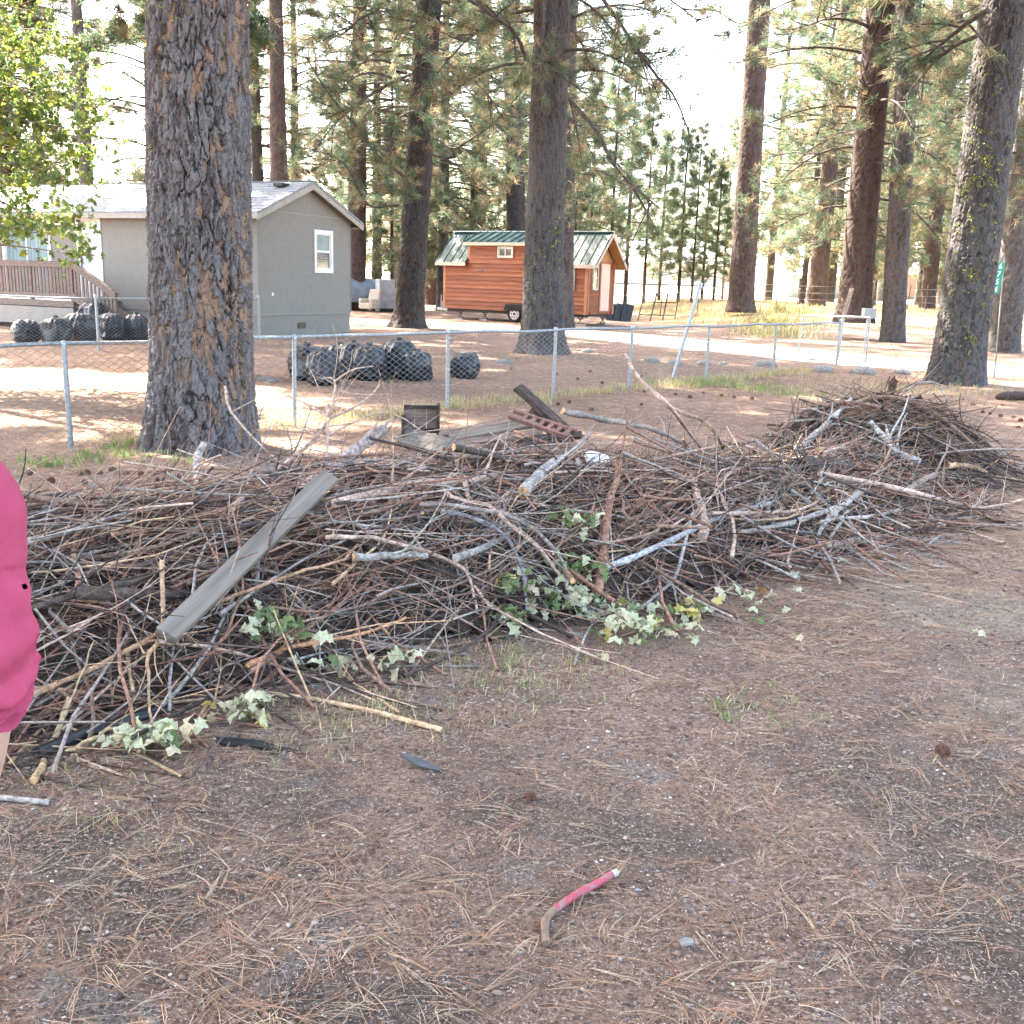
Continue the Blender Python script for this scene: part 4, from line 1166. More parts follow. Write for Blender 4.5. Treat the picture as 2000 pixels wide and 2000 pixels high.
window(cab, 'x', rw[0], rw[1], rw[2], rw[3], trim=0.06, blind=None, frame=WFR, trimmat=WFR, out=0.03, off=0.085)
MB().box((2.0, -0.04, 2.22), (0.28, 0.06, 0.07)).build('wall_vent', mat('vent_cover', (0.16, 0.13, 0.12), None, 8, 0.5), cab)
# end wall: narrow window and door
ew = MB()
for (a, b_, c, d) in ((0.38, 0.44, 1.5, 2.5), (0.80, 0.86, 1.5, 2.5), (0.44, 0.80, 2.44, 2.5), (0.44, 0.80, 1.5, 1.56), (0.44, 0.80, 1.98, 2.03)):
    ew.box((CL + 0.04, (a + b_) / 2, (c + d) / 2), (0.05, b_ - a, d - c))
ef = ew.build('window', WFR, cab)
MB().box((CL + 0.03, 0.62, 1.77), (0.012, 0.36, 0.42)).build('pane', GLASS_D, ef)
MB().box((CL + 0.03, 0.62, 2.24), (0.012, 0.36, 0.41)).build('pane', GLASS_D, ef)
MB().box((CL + 0.045, 1.5, 1.62), (0.05, 0.76, 1.98)).build('cabin_door', PEACH, cab, bevel=0.008)
MB().box((CL + 0.035, 1.5, 1.62), (0.04, 0.9, 2.12)).build('door_frame', CTRIM, cab)
for y in (0.25, CW - 0.2):
    MB().disc((CL + 0.05, y, CB + 0.06), (1, 0, 0), 0.06, 0.03, 14).build('tail_light', mat('tail_light_red', (0.5, 0.02, 0.03), None, 4, 0.25), cab)
# chassis, wheels, hitch, jacks
ch_ = MB(); ch_.box((CL / 2, 0.25, CB - 0.07), (CL - 0.1, 0.07, 0.13)); ch_.box((CL / 2, CW - 0.25, CB - 0.07), (CL - 0.1, 0.07, 0.13))
for q in range(7): ch_.box((0.5 + q * 1.15, CW / 2, CB - 0.06), (0.06, CW - 0.5, 0.08))
ch_.build('chassis', DARK, cab)
for x in (3.92, 4.75):
    for y, sgn in ((0.02, -1), (CW - 0.02, 1)):
        wr = MB(); prof = [(-0.10, 0.25), (-0.115, 0.31), (-0.09, 0.345), (0.0, 0.355), (0.09, 0.345), (0.115, 0.31), (0.10, 0.25)]
        a = np.linspace(0, 2 * np.pi, 33)[:-1]
        V = np.array([[x + r * math.cos(t), y + w__, 0.36 + r * math.sin(t)] for (w__, r) in prof for t in a])
        i = np.arange(6)[:, None] * 32; j = np.arange(32)[None]; k = (j + 1) % 32
        wr.add(V, np.stack([i + j, i + k, i + 32 + k, i + 32 + j], -1).reshape(-1, 4))
        wh = wr.build('wheel', RUBBER, cab, True)
        MB().disc((x, y + sgn * 0.07, 0.36), (0, 1, 0), 0.255, 0.02, 28).build('rim', CHROME, wh)
        MB().disc((x, y + sgn * 0.085, 0.36), (0, 1, 0), 0.06, 0.05, 14).build('hub', DARK, wh)
        for q in range(8):
            t = q * math.pi / 4
            MB().disc((x + 0.16 * math.cos(t), y + sgn * 0.083, 0.36 + 0.16 * math.sin(t)), (0, 1, 0), 0.034, 0.008, 8).build('rim_hole', DARK, wh)
MB().prism([(3.42, 0.50), (3.52, 0.80), (5.15, 0.80), (5.25, 0.50), (5.20, 0.50), (5.11, 0.76), (3.56, 0.76), (3.47, 0.50)], -0.20, 0.10, 'y').build('fender', DARK, cab)
hb = MB(); hb.beam((0, 0.3, CB - 0.08), (-1.25, CW / 2, CB - 0.08), 0.06, 0.12); hb.beam((0, CW - 0.3, CB - 0.08), (-1.25, CW / 2, CB - 0.08), 0.06, 0.12)
hb.build('hitch_frame', mat('hitch_grey', (0.25, 0.28, 0.32), None, 8, 0.5), cab)
MB().tube([(-1.05, CW / 2, 0.02), (-1.05, CW / 2, 1.05)], 0.035, 10).build('tongue_jack', GALV, cab)
MB().box((-0.75, CW / 2, 0.62), (0.35, 0.3, 0.28)).build('battery_box', mat('battery_grey', (0.22, 0.25, 0.30), None, 6, 0.5), cab, bevel=0.01)
for x, y in ((0.75, 0.3), (2.05, 0.4), (CL - 0.4, 0.25), (CL - 0.3, CW - 0.3)):
    j = MB()
    for sgn in (-1, 1):
        j.beam((x - 0.14 * sgn, y, CB - 0.12), (x, y, 0.27), 0.03, 0.03); j.beam((x + 0.11 * sgn, y, 0.09), (x - 0.11 * sgn, y, 0.33), 0.03, 0.03)
    j.box((x, y, 0.08), (0.24, 0.16, 0.03))
    j.build('stabilizer_jack', mat('rust_jack', (0.12, 0.085, 0.065), None, 12, 0.7), cab)
    MB().box((x, y, 0.03), (0.42, 0.3, 0.07)).build('block', mat('concrete_block', (0.42, 0.40, 0.38), None, 20, 0.9), cab)

# ------------------------------------------------------------------ brush piles
RIDGE = np.array([(-3.3, 3.9), (-2.3, 4.85), (-0.9, 6.05), (0.4, 6.95), (1.6, 7.75), (2.75, 8.75), (3.3, 9.6)])
RH = np.array([0.46, 0.62, 0.67, 0.61, 0.46, 0.33, 0.40])
RW = np.array([1.05, 1.20, 1.30, 1.30, 1.15, 0.95, 0.8])
_rs = np.concatenate([[0], np.cumsum(np.linalg.norm(np.diff(RIDGE, axis=0), axis=1))])
P2C, P2R, P2H = np.array([3.75, 10.45]), (1.25, 1.08), 0.72

def ridge_at(s):
    return np.stack([np.interp(s, _rs, RIDGE[:, 0]), np.interp(s, _rs, RIDGE[:, 1])], -1)

def heap(x, y):
    x = np.asarray(x, float); y = np.asarray(y, float)
    best = np.full(x.shape, 1e9); bh = np.zeros(x.shape); bw = np.ones(x.shape)
    for i in range(len(RIDGE) - 1):
        a, b_ = RIDGE[i], RIDGE[i + 1]; d = b_ - a; L2 = d @ d
        t = np.clip(((x - a[0]) * d[0] + (y - a[1]) * d[1]) / L2, 0, 1)
        dist = np.hypot(x - a[0] - t * d[0], y - a[1] - t * d[1])
        c = dist < best
        best = np.where(c, dist, best); bh = np.where(c, RH[i] + t * (RH[i + 1] - RH[i]), bh); bw = np.where(c, RW[i] + t * (RW[i + 1] - RW[i]), bw)
    h1 = bh * np.clip(1 - (best / bw) ** 2, 0, 1) ** 0.75
    q = ((x - P2C[0]) / P2R[0]) ** 2 + ((y - P2C[1]) / P2R[1]) ** 2
    h2 = P2H * np.clip(1 - q, 0, 1) ** 0.8
    return np.maximum(h1, h2)

def S(px, py, lift=0.02):
    """place on the surface of the heaps (or the ground) seen at a place of the photograph"""
    d = ray(px, py); t = np.linspace(1.5, 40, 6000)
    x, y, z = d.x * t, d.y * t, EYE + d.z * t
    hit = z < heap(x, y) + 0.0
    i = int(np.argmax(hit)) if hit.any() else int(np.argmin(np.abs(z)))
    p = Vector((x[i], y[i], z[i])) - d * lift
    gz = g1(p.x, p.y)
    if p.z < gz + 0.01: p.z = gz + 0.01 + lift * 0.3
    return p

WOODC = {'grey': (0.245, 0.203, 0.180), 'dark': (0.072, 0.053, 0.046), 'red-brown': (0.240, 0.130, 0.092), 'tan': (0.38, 0.25, 0.155),
         'pinkish': (0.385, 0.27, 0.21), 'silver': (0.275, 0.245, 0.222), 'brown': (0.195, 0.128, 0.094)}
FRESH = (0.44, 0.26, 0.13)

def stick_pts(rg, cx, cy, ang, L, u, n=9, tilt=0.0, curve=0.0, r=0.01):
    t = np.linspace(-0.5, 0.5, n) * L
    ca, sa = math.cos(ang), math.sin(ang)
    o = curve * (t * t) / max(L, 0.1) + np.cumsum(rg.normal(0, 0.020, n)) * min(1, L)
    x = cx + ca * t - sa * o; y = cy + sa * t + ca * o
    prof = heap(x, y) * u
    k = np.polyfit(t, prof, 1 if rg.random() < 0.5 else 2)
    z = np.polyval(k, t) + tilt * t + np.cumsum(rg.normal(0, 0.006, n))
    g = GL(x, y)
    return np.stack([x, y, np.maximum(z, 0) + g + r], 1)

def branch_mesh(rg, pts, r0, r1, col, twigs=3, sides=7, cap=FRESH, tw_len=0.45):
    mb = MB(); n = len(pts); s = np.linspace(0, 1, n)
    rad = r0 + (r1 - r0) * s
    rad = rad * (1 + 0.10 * rg.normal(size=n))
    c = np.repeat(np.asarray(col)[None] * (1 + 0.18 * rg.normal(size=(n, 1))), sides, 0)
    mb.tube(pts, rad, sides, np.clip(c, 0.01, 0.8), True, cap)
    for q in range(twigs):
        i = rg.integers(n // 4, n - 1)
        d = pts[i] - pts[i - 1]; d = d / (np.linalg.norm(d) + 1e-9)
        e = d * 0.85 + rg.normal(0, 0.45, 3) + [0, 0, 0.10]; e /= np.linalg.norm(e)
        L = tw_len * rg.uniform(0.4, 1.4)
        k = np.linspace(0, 1, 6)[:, None]
        tw = pts[i] + e * L * k + rg.normal(0, 0.16, 3) * L * k * k + np.cumsum(rg.normal(0, 0.012, (6, 3)), 0) * L
        tw[:, 2] = np.maximum(tw[:, 2], GL(tw[:, 0], tw[:, 1]) + 0.006)
        tr0 = max(0.0022, rad[i] * 0.42)
        mb.tube(tw, tr0 * (1 - 0.6 * k[:, 0]), 5, np.asarray(col) * rg.uniform(0.8, 1.2), True)
        if rg.random() < 0.5:
            e2 = e + rg.normal(0, 0.5, 3); e2 /= np.linalg.norm(e2)
            k2 = np.linspace(0, 1, 4)[:, None]
            t2 = tw[3] + e2 * L * 0.45 * k2
            mb.tube(t2, tr0 * 0.5 * (1 - 0.5 * k2[:, 0]), 4, np.asarray(col) * rg.uniform(0.8, 1.2), False)
    return mb

def link_branch(mb, name, label, group=None, cat='branch'):
    V = np.concatenate(mb.V); c = V.mean(0); c[2] = V[:, 2].min()
    for i in range(len(mb.V)): mb.V[i] = mb.V[i] - c
    o = mb.build(name, TWIG, None, True, loc=tuple(c))
    return tag(o, label, cat, group)

rb = np.random.default_rng(404)
COLN = ['grey', 'dark', 'red-brown', 'tan', 'pinkish', 'silver', 'brown']
# sticks one can pick apart: 250 of them
def zone(s, off):
    if s < 2.2: return 'left end of the long brush pile'
    if s > 5.6: return 'right part of the long brush pile'
    return 'middle front slope of the long brush pile' if off < -0.25 else ('middle back slope of the long brush pile' if off > 0.45 else 'middle crest of the long brush pile')
def pick(pw):
    return COLN[rb.choice(len(COLN), p=np.array(pw) / sum(pw))]
for q in range(190):
    s = rb.uniform(0.2, _rs[-1] - 0.7); off = rb.uniform(-1.0, 0.85) * 1.1
    c0 = ridge_at(np.array([s]))[0]; c1 = ridge_at(np.array([min(s + 0.2, _rs[-1])]))[0]; c2 = ridge_at(np.array([max(s - 0.2, 0)]))[0]
    ta = math.atan2(c1[1] - c2[1], c1[0] - c2[0])
    cx, cy = c0[0] - math.sin(ta) * off, c0[1] + math.cos(ta) * off
    ang = ta + rb.normal(0.06, 0.48) if rb.random() < 0.75 else rb.uniform(0, 3.14)
    L = float(np.clip(rb.lognormal(0.25, 0.4), 0.5, 2.6)); r = float(np.clip(rb.lognormal(-4.75, 0.5), 0.005, 0.034))
    cn = pick([3.6, 3.2, 3.6, 0.7, 2.6, 1.6, 3.0] if s > 2.5 else [2.0, 3.6, 3.2, 1.6, 2.0, 1.2, 3.0])
    pts = stick_pts(rb, cx, cy, ang, L, rb.uniform(0.82, 1.06), 10, rb.normal(0, 0.12), rb.normal(0, 0.85), r)
    mb = branch_mesh(rb, pts, r, r * rb.uniform(0.3, 0.65), WOODC[cn], int(rb.integers(2, 7)), 7, FRESH if rb.random() < 0.22 else WOODC[cn])
    th = 'thick' if r > 0.017 else ('thin' if r < 0.009 else 'crooked')
    link_branch(mb, 'branch', f'{th} {cn} branch on the {zone(s, off)}', f'{th} {cn} branches on the {zone(s, off)}')
for q in range(70):
    a = rb.uniform(0, 6.28); f = rb.uniform(0, 1) ** 0.5
    cx, cy = P2C[0] + math.cos(a) * f * P2R[0] * 0.75, P2C[1] + math.sin(a) * f * P2R[1] * 0.8
    ang = rb.normal(-0.35, 0.5) if rb.random() < 0.8 else rb.uniform(0, 3.14)
    L = float(np.clip(rb.lognormal(0.2, 0.4), 0.5, 2.2)); r = float(np.clip(rb.lognormal(-4.75, 0.5), 0.005, 0.026))
    cn = pick([2, 5, 1.2, 0.3, 0.5, 1.0, 3])
    pts = stick_pts(rb, cx, cy, ang, L, rb.uniform(0.8, 1.06), 10, rb.normal(0, 0.12), rb.normal(0, 0.85), r)
    mb = branch_mesh(rb, pts, r, r * rb.uniform(0.3, 0.65), WOODC[cn], int(rb.integers(2, 7)), 7, FRESH if rb.random() < 0.2 else WOODC[cn])
    th = 'thick' if r > 0.017 else ('thin' if r < 0.009 else 'crooked')
    link_branch(mb, 'branch', f'{th} {cn} branch heaped on the far right brush pile', f'{th} {cn} branches of the far right brush pile')

# the tangle of thin twigs underneath and between: nobody could count it
tg = MB()
for q in range(3700):
    second = q % 4 == 3
    if not second:
        s = rb.uniform(0, _rs[-1]); off = rb.uniform(-1.08, 1.0) * 1.15
        c0 = ridge_at(np.array([s]))[0]; c1 = ridge_at(np.array([min(s + 0.2, _rs[-1])]))[0]; c2 = ridge_at(np.array([max(s - 0.2, 0)]))[0]
        ta = math.atan2(c1[1] - c2[1], c1[0] - c2[0])
        cx, cy = c0[0] - math.sin(ta) * off, c0[1] + math.cos(ta) * off
        ang = ta + rb.normal(0.08, 0.55) if rb.random() < 0.66 else rb.uniform(0, 3.14)
        pw = [3, 4.5, 4.5, 1.0, 2.4, 1.5, 3.5] if s > 2.5 else [2, 5, 4, 2.0, 1.8, 1.2, 3.5]
    else:
        a = rb.uniform(0, 6.28); f = rb.uniform(0, 1) ** 0.5
        cx, cy = P2C[0] + math.cos(a) * f * P2R[0] * 0.88, P2C[1] + math.sin(a) * f * P2R[1] * 0.9
        ang = rb.normal(-0.35, 0.55) if rb.random() < 0.8 else rb.uniform(0, 3.14)
        pw = [2, 6, 1.2, 0.3, 0.4, 0.8, 3]
    L = float(np.clip(rb.lognormal(-0.15, 0.5), 0.25, 1.9)); r = float(np.clip(rb.lognormal(-5.15, 0.45), 0.0025, 0.012))
    u = 1.04 - 0.85 * rb.random() ** 1.6
    pts = stick_pts(rb, cx, cy, ang, L, u, 7, rb.normal(0, 0.14), rb.normal(0, 1.0), r)
    col = np.array(WOODC[pick(pw)]) * rb.uniform(0.7, 1.3)
    V, F = tube(pts, r * np.linspace(1, 0.4, 7), 5); tg.add(V, F, col)
    for w in range(rb.integers(0, 5)):
        i = rb.integers(2, 6); d = pts[i] - pts[i - 1]; d /= np.linalg.norm(d) + 1e-9
        e = d * 0.9 + rb.normal(0, 0.5, 3) + [0, 0, 0.15]; k = np.linspace(0, 1, 4)[:, None]
        tw = pts[i] + e * rb.uniform(0.08, 0.35) * k
        tw[:, 2] = np.maximum(tw[:, 2], 0.012)
        V, F = tube(tw, r * 0.5 * np.linspace(1, 0.5, 4), 4); tg.add(V, F, col)
for q in range(3000):
    s = rb.uniform(0, _rs[-1]) * (rb.random() ** 0.35 if q % 2 else 1); off = rb.uniform(-1.15, 0.9) * 1.15
    if q % 6 == 5: cx, cy = P2C + rb.normal(0, 0.6, 2)
    else:
        c0 = ridge_at(np.array([s]))[0]; cx, cy = c0[0] - 0.55 * off, c0[1] + 0.83 * off
    d = rb.normal(0, 1, 3) * [1, 1, 0.3]; d /= np.linalg.norm(d); Ln = rb.uniform(0.08, 0.26)
    h0 = float(heap(np.array([cx]), np.array([cy]))[0]) * rb.uniform(0.62, 1.02) + 0.02
    a0 = np.array([cx, cy, h0]); k = np.linspace(0, 1, 3)[:, None]
    pts = a0 + d * Ln * k + rb.normal(0, 0.03, 3) * k * k
    pts[:, 2] = np.maximum(pts[:, 2], 0.015)
    V, F = tube(pts, 0.0014, 3); tg.add(V, F, np.array([(0.40, 0.26, 0.16), (0.30, 0.16, 0.11), (0.44, 0.33, 0.23), (0.24, 0.17, 0.135), (0.20, 0.125, 0.10)][rb.integers(0, 5)]) * rb.uniform(0.75, 1.2))
o = tg.build('brush_twigs', TWIG, None, True); tag(o, 'dense tangle of thin dead twigs filling both brush piles', 'twigs', None, 'stuff')

# bark debris core added inside the piles, coloured dark for the shade between sticks
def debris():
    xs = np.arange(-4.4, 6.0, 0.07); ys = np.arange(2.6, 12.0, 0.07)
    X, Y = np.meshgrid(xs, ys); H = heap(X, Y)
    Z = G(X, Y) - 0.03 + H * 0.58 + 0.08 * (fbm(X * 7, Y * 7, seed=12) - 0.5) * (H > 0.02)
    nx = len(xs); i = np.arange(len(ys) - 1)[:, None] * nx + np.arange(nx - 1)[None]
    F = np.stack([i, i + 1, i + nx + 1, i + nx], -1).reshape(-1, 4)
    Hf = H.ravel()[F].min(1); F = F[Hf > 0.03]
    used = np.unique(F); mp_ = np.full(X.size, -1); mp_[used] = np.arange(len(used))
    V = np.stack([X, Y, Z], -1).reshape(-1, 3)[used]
    m = mat('debris_shade_core', (0.10, 0.062, 0.048), (0.035, 0.024, 0.02), 26, 0.95, 1.0, 60, bdist=0.03)
    o = link('debris_shade_core', mk_mesh('debris_shade_core', V, [mp_[F]], True), m)
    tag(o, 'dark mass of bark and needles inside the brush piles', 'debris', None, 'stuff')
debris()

# branches that stand out
def hero_branch(path, r0, r1, col, label, forks=(), twigs=2, n=18, name='branch', seed=0, lift=0.03, cap=FRESH):
    rg = np.random.default_rng(seed + 900)
    def pt(q): return tuple(D(q[0], q[1], q[2]) if len(q) == 3 else S(q[0], q[1], lift))
    c = WOODC[col] if isinstance(col, str) else col
    pts = spline([pt(q) for q in path], n)
    pts = pts + np.cumsum(rg.normal(0, 0.0035, pts.shape), 0)
    r0, r1 = r0 * 0.85, r1 * 0.85
    mb = branch_mesh(rg, pts, r0, r1, c, twigs + 1, 9, cap, 0.35)
    for fk in forks:
        fp = spline([pt(q) for q in fk[0]], 10)
        mb.tube(fp, np.linspace(fk[1], fk[1] * 0.45, 10), 6, c, True)
    return link_branch(mb, name, label)

hero_branch([(20, 962, 4.75), (150, 985, 4.9), (300, 1003, 5.1), (420, 1008, 5.25), (575, 1024, 5.4)], 0.024, 0.012, 'brown', 'long dark knobby branch reaching left from the pile towards the pink sleeve', twigs=6, seed=1)
hero_branch([(185, 1065, 5.0), (240, 1010, 5.6), (310, 985, 6.0), (330, 960, 6.3), (415, 905, 6.6)], 0.018, 0.006, 'silver', 'grey branch slanting over the sunlit ground behind the left end of the pile', [([(310, 985, 6.0), (420, 950, 6.2), (590, 890, 6.6)], 0.008), ([(300, 985, 5.9), (380, 925, 6.3), (500, 895, 6.7)], 0.007)], 8, seed=2)
hero_branch([(460, 990), (520, 945, 6.2), (580, 888, 6.5)], 0.026, 0.02, (0.14, 0.135, 0.14), 'short charred grey branch poking up left of the leaning board', seed=3, twigs=1)
hero_branch([(590, 968), (640, 925, 6.3), (690, 876, 6.5), (748, 826, 6.7)], 0.065, 0.045, (0.30, 0.23, 0.205), 'thick pale log with a burnt tip rising above the pile crest', seed=4, twigs=4, name='log', cap=(0.02, 0.018, 0.017))
hero_branch([(400, 865, 6.6), (388, 905, 6.5), (395, 950, 6.3), (388, 985, 6.2)], 0.03, 0.045, (0.34, 0.29, 0.255), 'weathered splintered root snag standing up before the massive trunk', [([(395, 950, 6.3), (410, 965, 6.2), (412, 985, 6.2)], 0.02)], 2, seed=5)
hero_branch([(450, 995), (530, 930, 6.3), (600, 872, 6.4), (642, 815, 6.5), (652, 745, 6.6), (628, 735, 6.65)], 0.022, 0.006, 'pinkish', 'pale bare sapling with a spray of leafless twigs above the leaning board',
            [([(642, 815, 6.5), (600, 790, 6.6), (560, 772, 6.7)], 0.010), ([(652, 745, 6.6), (690, 722, 6.6), (730, 715, 6.7)], 0.007), ([(640, 820, 6.5), (700, 790, 6.5), (735, 760, 6.6), (742, 742, 6.6)], 0.009),
             ([(600, 872, 6.4), (680, 830, 6.5), (760, 805, 6.6), (850, 860, 6.7)], 0.008), ([(440, 755, 6.6), (452, 805, 6.5), (520, 880, 6.4), (590, 935, 6.3)], 0.010), ([(452, 805, 6.5), (480, 790, 6.5), (500, 780, 6.6)], 0.005),
             ([(642, 790, 6.5), (640, 850, 6.4), (636, 930, 6.3)], 0.012), ([(652, 760, 6.6), (700, 770, 6.6), (760, 770, 6.7)], 0.005), ([(620, 850, 6.4), (560, 830, 6.5), (500, 840, 6.5)], 0.006)], 12, seed=6, name='dead_sapling')
hero_branch([(650, 1140), (742, 1058), (765, 1000), (772, 910, 6.0), (770, 740, 6.3)], 0.010, 0.003, 'tan', 'thin tan twig rising straight above the middle of the pile', twigs=3, seed=7)
hero_branch([(640, 985), (795, 948), (905, 933), (1012, 908)], 0.036, 0.024, 'pinkish', 'long pinkish barked limb along the crest of the pile', [([(905, 933), (912, 960), (915, 985)], 0.02), ([(985, 915, 6.9), (1000, 880, 7.0), (950, 840, 7.0)], 0.012)], 4, seed=8)
hero_branch([(1022, 962), (1056, 926), (1095, 893), (1140, 878)], 0.052, 0.040, 'silver', 'thick smooth grey curved limb with a sawn end on the crest', [([(1125, 882), (1128, 900), (1130, 920)], 0.022)], 1, seed=9)
hero_branch([(862, 950), (888, 978), (950, 990), (995, 1030), (1040, 1062), (1085, 1118)], 0.017, 0.010, 'pinkish', 'arching grey-brown branch curving down the front of the pile', twigs=3, seed=10, lift=0.10)
hero_branch([(820, 985), (905, 990), (1010, 1012), (1072, 1060), (1104, 1107), (1108, 1150)], 0.016, 0.009, 'grey', 'longest arched branch ending above the green oak leaves', twigs=3, seed=11, lift=0.12)
hero_branch([(860, 1000), (911, 1007), (976, 1033), (1016, 1100), (1030, 1185)], 0.017, 0.010, (0.17, 0.155, 0.155), 'scaly dark grey branch bending down to the oak leaves', twigs=3, seed=12, lift=0.11)
hero_branch([(640, 1048), (740, 1050), (867, 1085), (922, 1122), (943, 1188)], 0.015, 0.008, 'pinkish', 'arched branch bending down left of the oak leaves', twigs=3, seed=13, lift=0.10)
hero_branch([(690, 1090), (790, 1088), (832, 1090)], 0.026, 0.020, 'silver', 'short grey broken stub pointing right in the front of the pile', twigs=1, seed=14, lift=0.06)
hero_branch([(1352, 1005), (1322, 1118), (1291, 1158), (1237, 1198), (1157, 1216), (1117, 1298)], 0.015, 0.006, 'silver', 'forked silver-grey branch hanging over the pale oak leaves', [([(1291, 1158), (1296, 1195), (1280, 1240)], 0.006), ([(1310, 1130), (1322, 1180), (1316, 1230)], 0.006), ([(1157, 1216), (1140, 1195), (1105, 1165)], 0.006), ([(1352, 1005), (1400, 960, 7.4), (1460, 905, 7.6)], 0.012)], 5, seed=15, lift=0.08)
hero_branch([(1180, 1110), (1300, 1060), (1420, 1005), (1500, 985)], 0.026, 0.016, (0.25, 0.24, 0.245), 'straight mottled grey limb running up to the right in the pile', twigs=4, seed=16, lift=0.06)
hero_branch([(1684, 957), (1640, 990), (1554, 1017), (1450, 1040)], 0.030, 0.020, 'silver', 'thick forked grey limb at the right end of the long pile', [([(1640, 990), (1612, 1020), (1598, 1045)], 0.028), ([(1655, 1000), (1628, 1040), (1618, 1060)], 0.018)], 3, seed=17, lift=0.05)
hero_branch([(1762, 995), (1700, 1012), (1645, 1018), (1600, 1030)], 0.018, 0.013, 'silver', 'grey branch end pointing right from the long pile', twigs=2, seed=18, lift=0.03)
hero_branch([(1612, 1104), (1626, 1078), (1648, 1068), (1668, 1064)], 0.011, 0.009, 'silver', 'short curved grey stick at the right foot of the long pile', twigs=1, seed=19, lift=0.02)
hero_branch([(1715, 1053), (1680, 1052), (1640, 1062), (1610, 1070)], 0.034, 0.026, 'grey', 'knobby grey log stub at the right foot of the long pile', twigs=2, seed=20, lift=0.03, name='log')
hero_branch([(1560, 918), (1600, 915), (1655, 918)], 0.115, 0.10, 'dark', 'charred black log between the two brush piles', twigs=0, seed=21, lift=0.03, name='log', cap=(0.04, 0.03, 0.026))
hero_branch([(1592, 895), (1640, 876), (1690, 872)], 0.05, 0.042, (0.24, 0.14, 0.105), 'stout reddish limb with a dark cut end left of the far pile', twigs=1, seed=22, lift=0.06, cap=(0.03, 0.02, 0.02))
hero_branch([(1566, 880), (1612, 835), (1668, 787)], 0.040, 0.026, (0.36, 0.335, 0.315), 'bleached white limb slanting up against the far pile', twigs=2, seed=23, lift=0.08)
hero_branch([(1795, 903), (1750, 884), (1728, 858), (1700, 825)], 0.045, 0.03, (0.36, 0.335, 0.315), 'bleached white limb with a sawn end on the front of the far pile', [([(1750, 884), (1735, 850), (1730, 830)], 0.02)], 2, seed=24, lift=0.05)
hero_branch([(1766, 961), (1798, 938), (1845, 922), (1918, 921)], 0.036, 0.026, (0.22, 0.165, 0.135), 'curved brown limb lying along the foot of the far pile', twigs=1, seed=25, lift=0.03)
hero_branch([(1850, 910), (1895, 912), (1930, 925)], 0.035, 0.02, 'tan', 'peeled tan limb on the right foot of the far pile', twigs=0, seed=26, lift=0.04)
hero_branch([(1739, 768, 10.6), (1742, 750, 10.6), (1750, 736, 10.6)], 0.05, 0.038, (0.12, 0.07, 0.055), 'stubby brown branch end standing up on the top of the far pile', twigs=0, seed=27)
hero_branch([(1765, 765, 10.2), (1800, 746, 10.2), (1835, 752, 10.2), (1850, 785, 10.1)], 0.016, 0.01, 'grey', 'hooped grey branch arching over the top of the far pile', twigs=2, seed=28)
hero_branch([(1767, 1086), (1808, 1074), (1838, 1053), (1865, 1053)], 0.009, 0.006, 'silver', 'bent grey twig lying alone on the dirt at the right', twigs=0, seed=29, lift=0.01)
hero_branch([(1803, 1087), (1835, 1092), (1863, 1106)], 0.007, 0.004, 'grey', 'short straight grey twig lying alone on the dirt at the right', twigs=0, seed=30, lift=0.01)
hero_branch([(1760, 990), (1815, 990), (1878, 986)], 0.017, 0.012, (0.20, 0.13, 0.10), 'half peeled stick lying on the dirt before the far pile', twigs=1, seed=31, lift=0.02)
hero_branch([(1885, 969), (1900, 975), (1917, 977)], 0.02, 0.018, (0.16, 0.10, 0.08), 'short brown log piece on the dirt right of the long pile', twigs=0, seed=32, lift=0.02, name='log')
hero_branch([(315, 1095), (313, 1237), (283, 1278), (273, 1332), (284, 1418)], 0.013, 0.006, 'tan', 'crooked tan branch hanging down the front beside the leaning board', [([(283, 1278), (262, 1240), (245, 1200)], 0.005), ([(313, 1180), (350, 1230), (365, 1280)], 0.005)], 4, seed=33, lift=0.09)
hero_branch([(68, 1525), (112, 1445), (150, 1362)], 0.018, 0.014, (0.40, 0.29, 0.17), 'peeled yellow split stick at the near left end', twigs=0, seed=34, lift=0.05)
hero_branch([(130, 1470), (180, 1455), (228, 1437)], 0.010, 0.009, (0.40, 0.29, 0.17), 'straight peeled yellow stick over the black hose', twigs=0, seed=35, lift=0.05)
hero_branch([(60, 1360), (200, 1300), (400, 1190), (560, 1130), (680, 1090)], 0.014, 0.008, (0.30, 0.18, 0.11), 'long brown branch sweeping across the foot of the leaning board', twigs=4, seed=36, lift=0.07)
hero_branch([(480, 1300), (560, 1265), (680, 1245), (800, 1205)], 0.014, 0.008, (0.40, 0.20, 0.11), 'orange-brown stick low on the front of the pile', twigs=3, seed=37, lift=0.05)
hero_branch([(30, 1510), (180, 1530), (300, 1560), (420, 1600)], 0.008, 0.003, 'dark', 'dark twig trailing over the needles at the lower left', twigs=6, seed=38, lift=0.03)
hero_branch([(1100, 800, 7.6), (1180, 815, 7.8), (1270, 830, 7.9), (1340, 870)], 0.03, 0.02, 'grey', 'grey limb running right behind the broken wooden lattice', twigs=6, seed=39)
hero_branch([(1222, 690, 8.2), (1250, 740, 8.1), (1310, 800, 7.9), (1370, 880)], 0.014, 0.02, 'pinkish', 'thin branch slanting up to the fence right of the lumber', twigs=4, seed=40)
hero_branch([(1300, 795, 8.3), (1370, 820, 8.3), (1400, 850, 8.2), (1418, 892)], 0.02, 0.018, (0.30, 0.20, 0.14), 'bowed brown branch standing off the back of the right end', twigs=1, seed=41)

